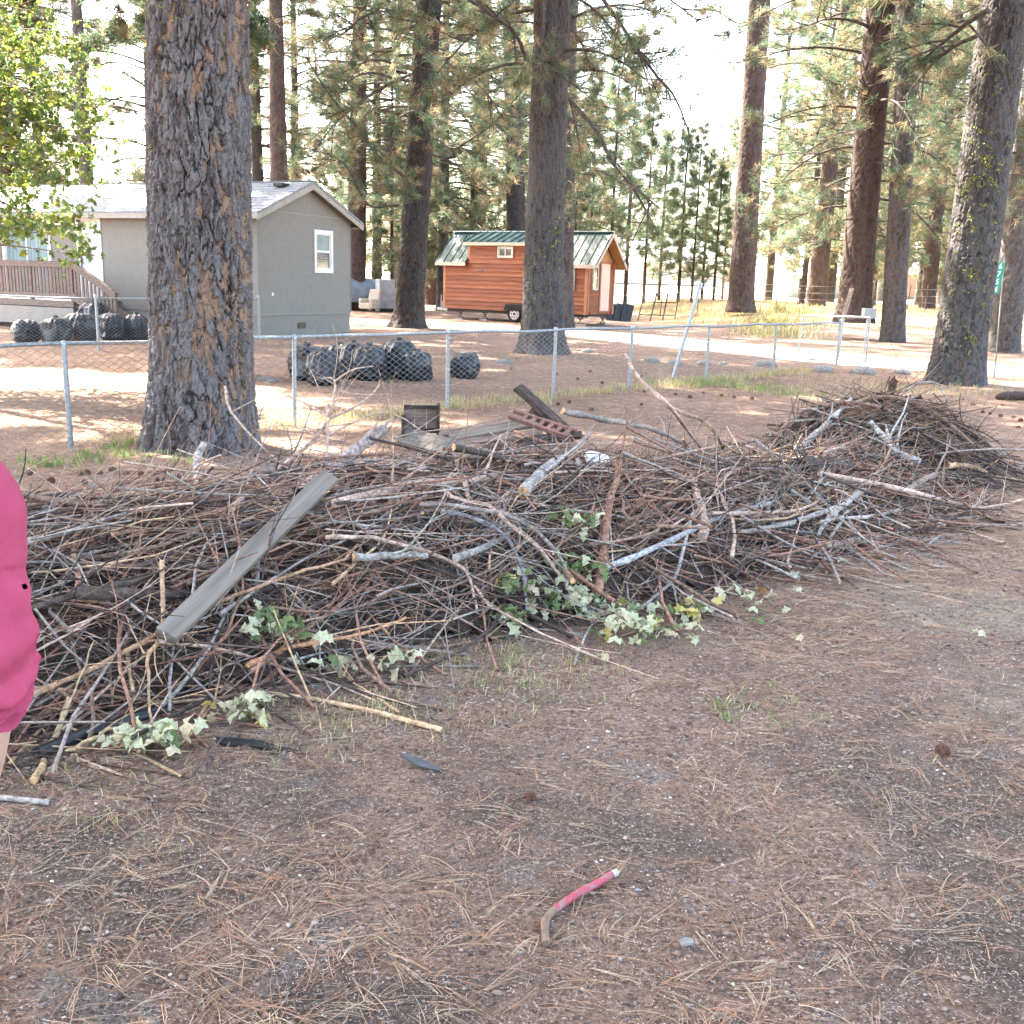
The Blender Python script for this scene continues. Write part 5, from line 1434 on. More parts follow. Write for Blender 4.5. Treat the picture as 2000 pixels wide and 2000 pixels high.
# black hose in the left end
hs = MB().tube(spline([tuple(S(75, 1478, 0.03)), tuple(S(186, 1428, 0.05)), tuple(S(260, 1405, 0.05)), tuple(S(335, 1388, 0.02))], 20), 0.030, 12)
V = np.concatenate(hs.V); c = V.mean(0); c[2] = V[:, 2].min(); hs.V = [v - c for v in hs.V]
tag(hs.build('plastic_pipe', mat('black_plastic', (0.02, 0.022, 0.025), (0.012, 0.013, 0.015), 12, 0.35), None, True, loc=tuple(c)), 'black plastic pipe lying under the left end of the brush pile', 'pipe')

# grey leaning board
GREYW = mat('weathered_board', (0.20, 0.168, 0.140), (0.105, 0.084, 0.068), 3.0, 0.85, 0.5, 14, stretch=(0.6, 12, 12), lo=0.3, hi=0.7, bdist=0.004)
pa = S(320, 1258, 0.10); pb_ = S(640, 945, 0.20)
bd = MB()
L_ = (pb_ - pa).length
bd.box((L_ / 2, 0, 0), (L_, 0.102, 0.038))
o = bd.build('board', GREYW, None, False, bevel=0.004)
x = (pb_ - pa).normalized(); up = Vector((0.18, -0.72, 0.67)); y = up.cross(x).normalized(); z = x.cross(y)
o.matrix_world = Matrix.Translation(pa + z * 0.05) @ Matrix((x, y, z)).transposed().to_4x4()
tag(o, 'weathered grey board leaning diagonally across the front of the brush pile', 'board')

# ------------------------------------------------------------------ broken lumber behind the pile
OLDW = mat('old_lumber', (0.24, 0.165, 0.135), (0.11, 0.075, 0.062), 4, 0.9, 0.6, 22, stretch=(1, 8, 8))
ROT = mat('rotten_wood', (0.085, 0.055, 0.045), (0.028, 0.02, 0.018), 7, 0.95, 0.8, 30, stretch=(1, 5, 5), bdist=0.02)
def board(name, label, a, b_, w, t, m, up=(0, 0, 1), cat='board', ragged=0.0, group=None):
    a = Vector(a); b_ = Vector(b_); L = (b_ - a).length
    n = 10; mb = MB(); rg = np.random.default_rng(int(L * 1000) % 977)
    xs = np.linspace(0, L, n)
    V = []
    for x_ in xs:
        for (yy, zz) in ((-1, -1), (1, -1), (1, 1), (-1, 1)):
            V.append((x_ + (ragged * rg.normal() if x_ in (xs[0], xs[-1]) else 0), yy * w / 2 + ragged * 0.2 * rg.normal(), zz * t / 2 + ragged * 0.08 * rg.normal()))
    F = [[i * 4 + j, i * 4 + (j + 1) % 4, i * 4 + 4 + (j + 1) % 4, i * 4 + 4 + j] for i in range(n - 1) for j in range(4)] + [[3, 2, 1, 0], [n * 4 - 4, n * 4 - 3, n * 4 - 2, n * 4 - 1]]
    mb.add(V, F)
    o = mb.build(name, m, None, False, bevel=0.003)
    x = (b_ - a).normalized(); u = Vector(up); y = u.cross(x).normalized(); z = x.cross(y)
    o.matrix_world = Matrix.Translation(a) @ Matrix((x, y, z)).transposed().to_4x4()
    return tag(o, label, cat, group)
lz = 11.0
board('board', 'flat grey board slanting down beside the rotten box', D(783, 848, 10.9), D(945, 892, 10.5), 0.20, 0.03, GREYW, (0.1, -0.8, 0.6), ragged=0.01)
bx_ = empty('wooden_box', D(822, 846, 11.0), 0.05, 'dark rotten broken wooden box standing on its side behind the pile', 'box')
for q in range(3): MB().box((-0.13 + q * 0.125, 0.02, 0.14 + 0.01 * q), (0.118, 0.025, 0.32 - 0.03 * q)).build('plank', OLDW, bx_, bevel=0.004)
MB().box((-0.185, -0.08, 0.10), (0.03, 0.2, 0.24)).build('side_plank', ROT, bx_, bevel=0.004)
MB().box((0.185, -0.02, 0.16), (0.035, 0.12, 0.34)).build('side_plank', ROT, bx_, bevel=0.004)
MB().box((0, -0.005, 0.285), (0.36, 0.03, 0.04)).build('batten', ROT, bx_, bevel=0.004)
MB().box((0, -0.005, 0.03), (0.36, 0.03, 0.05)).build('batten', ROT, bx_, bevel=0.004)
for i, (a_, b__, w_, t_, m_, lab) in enumerate((
        ((858, 850, 11.3), (1012, 818, 11.5), 0.10, 0.035, OLDW, 'top pale board of the broken lumber heap'),
        ((880, 856, 11.0), (1045, 826, 11.2), 0.14, 0.04, GREYW, 'wide grey-brown board in the middle of the lumber heap'),
        ((885, 868, 10.9), (1060, 845, 11.0), 0.12, 0.035, OLDW, 'brown board under the wide grey one in the lumber heap'),
        ((930, 880, 10.8), (1120, 862, 10.8), 0.10, 0.04, ROT, 'dark rotten board low in the lumber heap'),
        ((950, 890, 10.7), (1130, 872, 10.7), 0.12, 0.035, OLDW, 'lowest reddish board of the lumber heap'),
        ((1000, 862, 11.2), (1135, 850, 11.2), 0.12, 0.04, ROT, 'split dark plank behind the lattice'),
        ((905, 895, 10.6), (1010, 888, 10.6), 0.09, 0.03, ROT, 'short dark plank at the front foot of the lumber heap'))):
    board('board', lab, D(*a_), D(*b__), w_, t_, m_, (0.05, -0.35, 0.93), ragged=0.012)
board('timber', 'black rotten timber standing up at an angle behind the lattice', D(1012, 757, 11.6), D(1108, 842, 11.0), 0.13, 0.07, ROT, (0.5, -0.6, 0.5), 'timber', 0.03)
board('timber', 'splintered dark plank piece leaning on the rotten timber', D(1040, 802, 11.3), D(1080, 832, 11.2), 0.20, 0.03, ROT, (0.1, -0.9, 0.4), 'timber', 0.03)
lad = empty('wooden_lattice', D(1060, 836, 11.0), 0, 'reddish broken wooden lattice like a short ladder on the lumber heap', 'lattice')
o0 = D(1060, 836, 11.0)
r1a, r1b, r2a, r2b = D(1004, 803, 11.1) - o0, D(1125, 842, 10.6) - o0, D(994, 814, 10.9) - o0, D(1110, 854, 10.4) - o0
REDW = mat('red_brown_wood', (0.22, 0.11, 0.085), (0.14, 0.07, 0.055), 8, 0.85, 0.4, 30)
MB().beam(r1a, r1b, 0.03, 0.05, (0, -0.6, 0.8)).build('side_rail', REDW, lad, bevel=0.003)
MB().beam(r2a, r2b, 0.03, 0.05, (0, -0.6, 0.8)).build('side_rail', REDW, lad, bevel=0.003)
for q in range(6):
    f = 0.22 + q * 0.14
    MB().beam(r1a.lerp(r1b, f), r2a.lerp(r2b, f), 0.045, 0.025, (0, -0.6, 0.8)).build('rung', REDW, lad, bevel=0.003)
# ------------------------------------------------------------------ refuse bags
def bag_mesh(seed, squat=1.0, lying=False, knot=True):
    rg = np.random.default_rng(seed)
    nu, nv = 72, 46
    th = np.linspace(0, 2 * np.pi, nu, endpoint=False); v = np.linspace(0, 1, nv)
    T, Vv = np.meshgrid(th, v)
    r = np.interp(v, [0, 0.05, 0.2, 0.5, 0.72, 0.86, 0.93, 1.0], [0.05, 0.78, 0.98, 1.0, 0.90, 0.60, 0.20, 0.16])[:, None] * np.ones((1, nu))
    z = np.interp(v, [0, 0.05, 0.2, 0.5, 0.72, 0.86, 0.93, 1.0], [0.0, 0.0, 0.14, 0.5, 0.80, 0.93, 0.97, 1.03])[:, None] * np.ones((1, nu))
    folds = 0.11 * np.sin(T * 8 + 4 * fbm(np.cos(T) * 2 + seed, np.sin(T) * 2, Vv * 2, seed) * 3) * np.clip((Vv - 0.30) * 1.6, 0, 1)
    lump = (fbm(np.cos(T) * 1.3 + seed * 3, np.sin(T) * 1.3, Vv * 1.8, seed, 2) - 0.5) * 0.45
    cr = np.abs(fbm(np.cos(T) * 3 + seed, np.sin(T) * 3, Vv * 4, seed + 5, 2) - 0.5) * 0.14
    r = r * (1 + lump * (Vv < 0.93)) + folds * r - cr * r
    z = z + 0.05 * (fbm(np.cos(T) * 3, np.sin(T) * 3 + seed, Vv * 3, seed + 8) - 0.5)
    V = np.stack([r * np.cos(T) * 0.31, r * np.sin(T) * 0.29, z * 0.60 * squat], -1).reshape(-1, 3)
    V[:, 2] = np.maximum(V[:, 2], 0)
    i = np.arange(nv - 1)[:, None] * nu; j = np.arange(nu)[None]; k = (j + 1) % nu
    F = np.stack([i + j, i + k, i + nu + k, i + nu + j], -1).reshape(-1, 4)
    me = mk_mesh('refuse_bag', V, [F], True)
    return me
def bag_material():
    m, nt, b, N, L = nodes('black_bag_plastic')
    tc = N('ShaderNodeTexCoord')
    def nz(sc, stretch, dist, det):
        mp = N('ShaderNodeMapping'); mp.inputs['Scale'].default_value = stretch; L(tc.outputs['Object'], mp.inputs['Vector'])
        n = N('ShaderNodeTexNoise'); n.inputs['Scale'].default_value = sc; n.inputs['Detail'].default_value = det; n.inputs['Distortion'].default_value = dist
        L(mp.outputs['Vector'], n.inputs['Vector'])
        a1 = N('ShaderNodeMath'); a1.operation = 'SUBTRACT'; a1.inputs[1].default_value = 0.5; L(n.outputs['Fac'], a1.inputs[0])
        a2 = N('ShaderNodeMath'); a2.operation = 'ABSOLUTE'; L(a1.outputs['Value'], a2.inputs[0]); return a2.outputs['Value']
    w1 = nz(3.0, (1.6, 1.6, 0.7), 1.2, 2); w2 = nz(7.0, (1.6, 1.6, 0.6), 0.8, 2)
    ad = N('ShaderNodeMath'); ad.operation = 'MULTIPLY_ADD'; L(w2, ad.inputs[0]); ad.inputs[1].default_value = 0.45; L(w1, ad.inputs[2])
    bp = N('ShaderNodeBump'); bp.inputs['Strength'].default_value = 1.0; bp.inputs['Distance'].default_value = 0.045
    L(ad.outputs['Value'], bp.inputs['Height']); L(bp.outputs['Normal'], b.inputs['Normal'])
    b.inputs['Base Color'].default_value = (0.006, 0.010, 0.018, 1); b.inputs['Roughness'].default_value = 0.30; b.inputs['Specular IOR Level'].default_value = 0.5
    return m
BAG = bag_material()
bms = [bag_mesh(s, q) for s, q in ((1, 1.0), (2, 1.1), (3, 0.92), (4, 1.05))]
def bag(px, py, sc, i, lab, group, rx=0.0, rz=0.0, dy=0.0):
    p = P(px, py); o = link('refuse_bag', bms[i], BAG, None, (p.x, p.y + dy, p.z - 0.01))
    o.scale = (sc,) * 3; o.rotation_euler = (rx, 0, rz)
    if rx: o.location.z += 0.22 * sc
    return tag(o, lab, 'refuse bag', group)
gR = 'black bags heaped behind the fence post'
bag(602, 742, 1.05, 0, 'leftmost full black refuse bag behind the near fence post', gR, rz=0.3)
bag(634, 752, 0.92, 1, 'crumpled black bag in front, second from the left in the fence heap', gR, rz=1.2)
bag(664, 734, 1.1, 2, 'black bag in the back row, left of the pile middle', gR, rz=2.2)
bag(690, 738, 1.05, 3, 'black bag in the middle of the heap behind the fence', gR, rz=0.9)
bag(722, 742, 0.98, 1, 'bright wrinkled black bag in the front middle of the fence heap', gR, rz=3.2)
bag(752, 736, 1.0, 0, 'small necked black bag right of the heap middle', gR, rz=4.2)
bag(780, 738, 1.14, 3, 'tallest black bag slumping right in the heap by the fence', gR, rz=5.0)
bag(815, 742, 0.98, 2, 'black bag leaning against the tallest one on its right', gR, rz=1.6)
bag(884, 736, 0.95, 2, 'black bag lying on its side apart, behind the fence post', gR, rx=1.5, rz=1.2)
gL = 'black bags by the deck stairs'
bag(48, 668, 1.15, 2, 'flattened black bag farthest left below the deck', gL, rx=1.5, rz=0.6)
bag(112, 672, 1.1, 0, 'small shiny black bag left of the group below the deck', gL, rz=0.4)
bag(160, 668, 1.35, 2, 'wide sunlit black bag before the stair rail', gL, rz=2.4)
bag(186, 652, 1.45, 3, 'upright black bag highest of the group beside the stairs', gL, rz=1.4)
bag(222, 664, 1.2, 0, 'round black bag right of the far fence post', gL, rz=3.4)
bag(268, 664, 1.05, 1, 'black bag half hidden by the massive trunk', gL, rz=5.4)

# ------------------------------------------------------------------ number sign
sp = P(1942, 738)
sg = empty('number_sign', sp, 0, 'green vertical address sign reading 6754 on a thin steel post', 'sign')
st = D(1962, 506, sp.y) - sp
MB().beam((0, 0, -0.1), tuple(st * 1.02), 0.035, 0.02).build('post', mat('dull_steel_post', (0.16, 0.16, 0.155), None, 10, 0.6), sg)
sc_ = D(1949, 543, sp.y - 0.04) - sp
ud = (D(1955, 513, sp.y) - D(1942, 573, sp.y)); sh = ud.length; ud.normalize()
rt = Vector((1, 0, 0)); rt = (rt - ud * rt.dot(ud)).normalized(); nn = rt.cross(ud)
RM = Matrix((rt, ud, nn)).transposed().to_4x4()
SIGNG = mat('sign_green', (0.0, 0.27, 0.155), (0.0, 0.24, 0.14), 3, 0.4)
mb = MB(); mb.box((0, 0, 0), (0.185, sh, 0.008))
pl = mb.build('plate', SIGNG, sg, bevel=0.01)
pl.matrix_local = Matrix.Translation(sc_) @ RM
WHITEP = mat('sign_white', (0.85, 0.87, 0.86), None, 3, 0.4)
def text_mesh(ch, size, m, name):
    cu = bpy.data.curves.new(name, 'FONT'); cu.body = ch; cu.size = size; cu.align_x = 'CENTER'; cu.align_y = 'CENTER'; cu.extrude = 0.0015; cu.offset = 0.004
    to = bpy.data.objects.new(name, cu); COL.objects.link(to)
    dg = bpy.context.evaluated_depsgraph_get(); me = bpy.data.meshes.new_from_object(to.evaluated_get(dg))
    bpy.data.objects.remove(to); me.materials.clear(); me.materials.append(m); return me
for q, ch in enumerate('6754'):
    t = link('digit', text_mesh(ch, 0.165, WHITEP, 'digit'), None, pl)
    t.location = (0, sh * (0.375 - 0.25 * q), 0.0065)

# ------------------------------------------------------------------ person at the left edge
SKIN = mat('skin', (0.52, 0.33, 0.25), (0.45, 0.27, 0.20), 30, 0.55, 0.2, 200, bdist=0.001)
PINK = mat('pink_fleece', (0.36, 0.046, 0.098), (0.28, 0.034, 0.075), 12, 0.95, 0.5, 260, bdist=0.003, detail=6, lo=0.25, hi=0.65)
JEANS = mat('dark_denim', (0.03, 0.04, 0.07), (0.02, 0.025, 0.045), 30, 0.9)
HAIR = mat('brown_hair', (0.06, 0.035, 0.02), None, 40, 0.6)
shd = D(-100, 985, 1.62); elb = D(-32, 1290, 1.55); wri = D(-66, 1665, 1.60)
pc = Vector((shd.x - 0.25, 1.66, 0))
per = empty('person', pc, 0, 'person in a pink long-sleeved top, only the right arm showing at the left edge', 'person')
def loc(v): return Vector(v) - pc
def skin_body():
    Vs, Es, Rs = [], [], []
    def v(p, r): Vs.append(tuple(p)); Rs.append(r if isinstance(r, tuple) else (r, r)); return len(Vs) - 1
    def chain(i, pts):
        for p, r in pts:
            j = v(p, r); Es.append((i, j)); i = j
        return i
    pel = v((0, 0, 0.98), (0.15, 0.11))
    ch = chain(pel, [((0, 0, 1.12), (0.13, 0.09)), ((0, 0, 1.28), (0.13, 0.085)), ((0, 0, 1.42), (0.10, 0.06))])
    nk = chain(ch, [((0, 0.01, 1.56), 0.06), ((0, 0.03, 1.64), 0.055), ((0, 0.05, 1.72), (0.075, 0.09)), ((0, 0.04, 1.80), (0.075, 0.09)), ((0, 0.03, 1.85), (0.05, 0.06))])
    for sd in (-1, 1):
        hip = chain(pel, [((0.09 * sd, 0, 0.90), 0.095), ((0.10 * sd, 0.01, 0.70), 0.08), ((0.11 * sd, 0.01, 0.50), 0.058), ((0.11 * sd, 0, 0.30), 0.056), ((0.12 * sd, -0.02, 0.09), 0.04), ((0.13 * sd, 0.08, 0.04), 0.04), ((0.14 * sd, 0.17, 0.03), 0.032)])
    def arm(s_, e_, w_, hd):
        a = chain(ch, [(s_, 0.065), (s_.lerp(e_, 0.5), 0.052), (e_, 0.044), (e_.lerp(w_, 0.35), 0.056), (e_.lerp(w_, 0.75), 0.036), (w_, (0.032, 0.024))])
        hd = hd.normalized(); side = Vector((0, 1, 0)).cross(hd).normalized(); fw = hd.cross(side).normalized()
        palm = chain(a, [(w_ + hd * 0.05, (0.040, 0.018))])
        for k, (o, l) in enumerate(((-0.032, 0.062), (-0.011, 0.075), (0.011, 0.07), (0.031, 0.055))):
            b = w_ + hd * 0.09 + fw * o
            chain(palm, [(b, 0.010), (b + hd * l * 0.5 - side * 0.012, 0.009), (b + hd * l - side * 0.035, 0.0075)])
        tb = w_ + hd * 0.03 + fw * 0.038
        chain(a, [(tb, 0.012), (tb + hd * 0.035 + fw * 0.018 - side * 0.01, 0.010), (tb + hd * 0.06 + fw * 0.022 - side * 0.025, 0.008)])
    arm(loc(shd), loc(elb), loc(wri), loc(wri) - loc(elb))
    ls = Vector((-0.225, 0, 1.46)); le = Vector((-0.29, -0.02, 1.18)); lw_ = Vector((-0.275, 0.10, 0.94))
    arm(ls, le, lw_, lw_ - le)
    chain(nk - 1, [((0, 0.145, 1.745), 0.012)])
    for sd in (-1, 1): chain(nk - 1, [((0.088 * sd, 0.03, 1.75), (0.012, 0.02))])
    me = bpy.data.meshes.new('body'); me.from_pydata(Vs, Es, [])
    o = link('body', me, SKIN, per)
    sm = o.modifiers.new('skin', 'SKIN'); sm.use_smooth_shade = True
    ss_ = o.modifiers.new('subdiv', 'SUBSURF'); ss_.levels = 2; ss_.render_levels = 2
    me.skin_vertices[0].data[0].use_root = True
    for i, r in enumerate(Rs): me.skin_vertices[0].data[i].radius = r
    return o
skin_body()
def sleeve(s_, e_, c_, radii, seed, n=300, sides=190, hole=None):
    path = spline([s_ + Vector((-0.15 if s_.x > 0 else 0.15, 0, 0.02)), s_ + Vector((0, 0, 0.01)), s_.lerp(e_, 0.5), e_, e_.lerp(c_, 0.55), c_], n)
    f = np.linspace(0, 1, n)
    rad = np.interp(f, [0, 0.2, 0.45, 0.72, 0.88, 0.97, 1.0], radii)
    V, F = tube(path, np.ones(n), sides)
    V = V.reshape(n, sides, 3); c = path[:, None]
    a = np.linspace(0, 2 * np.pi, sides, endpoint=False)[None]; ff = f[:, None]
    fold = 0.011 * np.sin((ff * 66 + 2.2 * np.sin(a + seed) + 4 * fbm(np.cos(a) + 3 + 0 * ff, np.sin(a) + 0 * ff, ff * 5, seed))) * (0.12 + np.exp(-((ff - 0.76) / 0.16) ** 2))
    soft = 0.012 * np.clip(np.sin(ff * 24 + a * 2.0 + 5 * fbm(np.cos(a) * 1.5 + 0 * ff, np.sin(a) * 1.5 + 0 * ff, ff * 4, seed + 8)), -0.2, 1) * np.clip(ff * 1.4, 0, 1) * 0.5 + 0.012 * (fbm(np.cos(a) * 1.4 + 5 + 0 * ff, np.sin(a) * 1.4 + 0 * ff, ff * 6, seed + 3) - 0.5)
    cuff = 0.010 * np.exp(-((ff - 0.955) / 0.022) ** 2) + 0.007 * np.exp(-((ff - 0.90) / 0.012) ** 2)
    rr = rad[:, None] + fold + soft + cuff
    V = c + (V - c) * rr[..., None]
    if hole is not None:
        W = V.reshape(-1, 3) + np.array(pc); Ri = np.array(CAM_ROT.to_3x3().inverted())
        q = (W - [0, 0, EYE]) @ Ri.T
        u_, v_ = 1000 + 2000 * q[:, 0] / -q[:, 2], 1000 - 2000 * q[:, 1] / -q[:, 2]
        near = np.hypot(u_ - hole[0], v_ - hole[1]) + 400 * (-q[:, 2] - (-q[:, 2]).min())
        ctr = V.reshape(-1, 3)[F].mean(1); d = ctr - V.reshape(-1, 3)[int(np.argmin(near))]
        F = F[(d[:, 2] / 0.0045) ** 2 + (np.hypot(d[:, 0], d[:, 1]) / 0.011) ** 2 > 1]
    return V.reshape(-1, 3), F
cf = loc(elb).lerp(loc(wri), 0.26)
sh_ = MB()
V, F = sleeve(loc(shd), loc(elb), cf, [0.05, 0.100, 0.092, 0.066, 0.060, 0.060, 0.054], 3, hole=(50, 1146))
sh_.add(V, F)
V, F = sleeve(Vector((-0.225, 0, 1.46)), Vector((-0.29, -0.02, 1.18)), Vector((-0.283, 0.02, 1.09)), [0.05, 0.098, 0.084, 0.070, 0.066, 0.062, 0.055], 5, 60, 32)
sh_.add(V, F)
zz = [0.86, 0.90, 1.02, 1.15, 1.28, 1.38, 1.46, 1.52, 1.56, 1.585, 1.60]; aa = [0.225, 0.228, 0.21, 0.205, 0.215, 0.225, 0.235, 0.205, 0.145, 0.09, 0.072]; bb = [0.155, 0.158, 0.145, 0.14, 0.145, 0.14, 0.125, 0.105, 0.088, 0.075, 0.068]
th = np.linspace(0, 2 * np.pi, 48, endpoint=False)
V = np.array([[a_ * math.cos(t) * (1 + 0.03 * math.sin(5 * t + z_ * 9)), b_ * math.sin(t), z_] for z_, a_, b_ in zip(zz, aa, bb) for t in th])
i = np.arange(len(zz) - 1)[:, None] * 48; j = np.arange(48)[None]; k = (j + 1) % 48
sh_.add(V, np.stack([i + j, i + k, i + 48 + k, i + 48 + j], -1).reshape(-1, 4))
o = sh_.build('shirt', PINK, per, True); o['label'] = 'pink fleece top with pushed-up sleeves and a small hole at the elbow'
jn = MB()
for sd in (-1, 1):
    jn.tube(spline([(0.09 * sd, 0, 0.96), (0.10 * sd, 0.01, 0.70), (0.11 * sd, 0.01, 0.5), (0.115 * sd, -0.01, 0.28), (0.12 * sd, -0.02, 0.07)], 24), np.linspace(0.115, 0.075, 24), 20)
jn.build('trousers', JEANS, per, True)
for sd in (-1, 1):
    MB().tube(spline([(0.12 * sd, -0.06, 0.055), (0.125 * sd, 0.0, 0.06), (0.135 * sd, 0.12, 0.05), (0.142 * sd, 0.21, 0.035)], 10), [0.03, 0.055, 0.05, 0.03], 14) if False else MB().tube([(0.12 * sd, -0.07, 0.055), (0.122 * sd, -0.03, 0.06), (0.13 * sd, 0.06, 0.058), (0.138 * sd, 0.16, 0.045), (0.142 * sd, 0.215, 0.04)], [0.03, 0.055, 0.056, 0.048, 0.02], 14).build('shoe', DARK, per, True)
hv = MB(); th = np.linspace(0, 2 * np.pi, 28, endpoint=False); ph = np.linspace(0.0, 2.15, 12)
V = np.array([[0.098 * (1 + 0.05 * math.sin(9 * t + 6 * p)) * math.sin(p) * math.cos(t), 0.025 + 0.112 * math.sin(p) * math.sin(t) - (0.02 if p > 1 else 0), 1.775 + 0.112 * math.cos(p)] for p in ph for t in th])
i = np.arange(11)[:, None] * 28; j = np.arange(28)[None]; k = (j + 1) % 28
Fh = np.stack([i + j, i + k, i + 28 + k, i + 28 + j], -1).reshape(-1, 4)
cen = V[Fh].mean(1); Fh = Fh[~((cen[:, 1] > 0.06) & (cen[:, 2] < 1.82))]
hv.add(V, Fh); hv.build('hair', HAIR, per, True)

# ------------------------------------------------------------------ painted stick in the foreground
ps = [S(1066, 1846, 0.012), S(1064, 1815, 0.015), S(1072, 1792, 0.018), S(1115, 1758, 0.018), S(1160, 1733, 0.018), S(1190, 1716, 0.018), S(1204, 1708, 0.018)]
o0 = Vector(ps[2]); o0.z = g1(o0.x, o0.y)
stk = empty('painted_stick', o0, 0, 'bent stick painted red with a white tip lying on the dirt in front', 'stick')
pp = spline([tuple(p - o0) for p in ps], 60)
rg_ = np.random.default_rng(4)
REDP = mat('chipped_red_paint', (0.33, 0.052, 0.075), (0.22, 0.13, 0.12), 38, 0.55, 0.7, 80, lo=0.40, hi=0.50, bdist=0.004)
rad = 0.0115 * (1 + 0.08 * rg_.normal(size=60))
MB().tube(pp[:24], rad[:24], 14).build('bare_wood', mat('bare_stick_wood', (0.25, 0.165, 0.10), (0.12, 0.08, 0.06), 22, 0.8, 0.6, 60, bdist=0.004), stk, True)
MB().tube(pp[23:53], rad[23:53] * 1.06, 14).build('red_paint', REDP, stk, True)
MB().tube(pp[52:], rad[52:] * 0.95, 14).build('white_tip', mat('chipped_white_paint', (0.60, 0.62, 0.57), (0.32, 0.34, 0.31), 40, 0.6), stk, True)

# ------------------------------------------------------------------ oak leaves
def oak_leaf(seed):
    rg = np.random.default_rng(seed)
    n = 7; up, lo = [], []
    for k in range(n):
        x = (k + 0.5) / n; w = 0.30 * math.sin(math.pi * min(1, x * 0.9 + 0.1)) + 0.04
        w *= 1.0 if k % 2 else 0.48
        up.append((x, w * rg.uniform(0.85, 1.15))); lo.append((x + 0.01, -w * rg.uniform(0.85, 1.15)))
    mid = [(0, 0)] + [((k + 0.5) / n, 0) for k in range(n)] + [(1.06, 0)]
    V = [(x, y, 0.26 * math.sin(x * 2.8)) for x, y in mid]
    a = len(V); V += [(x, y, 0.26 * math.sin(x * 2.8) + abs(y) * rg.uniform(-0.5, 0.9)) for x, y in up]
    b = len(V); V += [(x, y, 0.26 * math.sin(x * 2.8) + abs(y) * rg.uniform(-0.5, 0.9)) for x, y in lo]
    F = []
    for k in range(n):
        F.append((k, k + 1, a + k)); F.append((k + 1, k, b + k))
        F.append((k + 1, k + 2, a + k)) ; F.append((k + 2, k + 1, b + k))
        if k + 1 < n: F.append((k + 2 if False else k + 1, a + k + 1, a + k)); F.append((k + 1, b + k, b + k + 1))
    V.append((-0.22, 0, -0.02)); F.append((0, len(V) - 1, a)) if False else None
    return np.array(V), np.array(F)
LEAFC = {'pale': (0.52, 0.52, 0.35), 'green': (0.16, 0.21, 0.085), 'yellow': (0.48, 0.40, 0.14), 'cream': (0.52, 0.45, 0.30), 'dry': (0.30, 0.16, 0.08)}
leaf_me = {}
for c, col in LEAFC.items():
    for sd in range(3):
        V, F = oak_leaf(sd + 5)
        me = mk_mesh('leaf', V, [F], False, {'col': np.tile(np.array(col) * (0.9 + 0.1 * sd), (len(V), 1))}); me.materials.append(LEAF)
        leaf_me[(c, sd)] = me
rlf = random.Random(8)
def sprig(px, py, n, spread, cols, label, lift=0.03, size=0.092, twig=True, sy=0.6):
    c = S(px, py, lift)
    g = empty('oak_sprig', (c.x, c.y, c.z), 0, label, 'oak sprig')
    if twig:
        a = rlf.uniform(0, 3.14)
        MB().tube([(-spread * 0.6 * math.cos(a), -spread * 0.5 * math.sin(a), 0.02), (0, 0, 0.035), (spread * 0.6 * math.cos(a), spread * 0.5 * math.sin(a), 0.03)], [0.005, 0.004, 0.002], 6, WOODC['brown']).build('twig', TWIG, g, True)
    for k in range(int(n * 1.5)):
        o = link('leaf', leaf_me[(rlf.choices(list(cols), weights=list(cols.values()))[0], rlf.randrange(3))], None, g)
        x, y = rlf.gauss(0, spread * 0.5), rlf.gauss(0, spread * 0.5 * sy)
        h = float(max(heap(c.x + x, c.y + y), 0)) + g1(c.x + x, c.y + y)
        o.location = (x, y, max(rlf.uniform(0.0, 0.07), h - c.z + rlf.uniform(0.01, 0.05)))
        o.rotation_euler = (rlf.gauss(0, 0.5), rlf.gauss(0.1, 0.45), rlf.uniform(0, 6.28)); s = size * rlf.uniform(0.7, 1.25); o.scale = (s, s, s)
    return g
mixp = {'pale': 6, 'green': 1.5, 'cream': 2, 'yellow': 0.6}; mixg = {'pale': 2.5, 'green': 5, 'yellow': 0.8, 'cream': 0.6}
sprig(1250, 1245, 34, 0.24, mixp, 'largest spread of pale oak leaves on the ground under the forked branch')
sprig(1180, 1200, 24, 0.22, mixp, 'pale oak leaves left of the largest leaf spread')
sprig(1345, 1205, 16, 0.13, {'pale': 4, 'yellow': 2.5, 'green': 2}, 'yellowish oak leaves right of the forked branch')
sprig(1090, 1190, 18, 0.16, {'pale': 4, 'green': 3, 'cream': 1}, 'grey-green oak leaves at the pile foot in the middle')
sprig(980, 1225, 16, 0.12, mixg, 'dark green oak leaves hanging at the left of the leaf cluster')
sprig(1010, 1160, 12, 0.12, {'green': 4, 'yellow': 2, 'cream': 1}, 'green and yellow oak leaves under the arched branches', 0.06)
sprig(1125, 1030, 12, 0.14, {'pale': 4, 'green': 4}, 'pale green oak leaves tucked higher in the pile', 0.06)
sprig(1140, 1120, 14, 0.16, {'pale': 2, 'green': 4}, 'green oak leaves in the shade behind the arched branches', 0.05)
sprig(290, 1465, 26, 0.15, mixp, 'round bunch of pale oak leaves at the lower left front')
sprig(460, 1400, 20, 0.14, mixp, 'pale oak leaves beneath the pile right of the black pipe')
sprig(545, 1245, 18, 0.16, {'green': 5, 'pale': 1.5}, 'dark green leaves in the shade under the orange-brown stick', 0.04)
sprig(640, 1310, 10, 0.16, {'pale': 3, 'green': 2, 'cream': 2}, 'scattered pale leaves at the pile foot left of middle')
sprig(775, 1310, 7, 0.07, {'pale': 4, 'cream': 1}, 'small bright pale leaf bunch alone at the pile foot')
sprig(1470, 1180, 9, 0.2, {'pale': 3, 'cream': 2, 'dry': 1}, 'few scattered pale leaves right of the leaf cluster', twig=False)
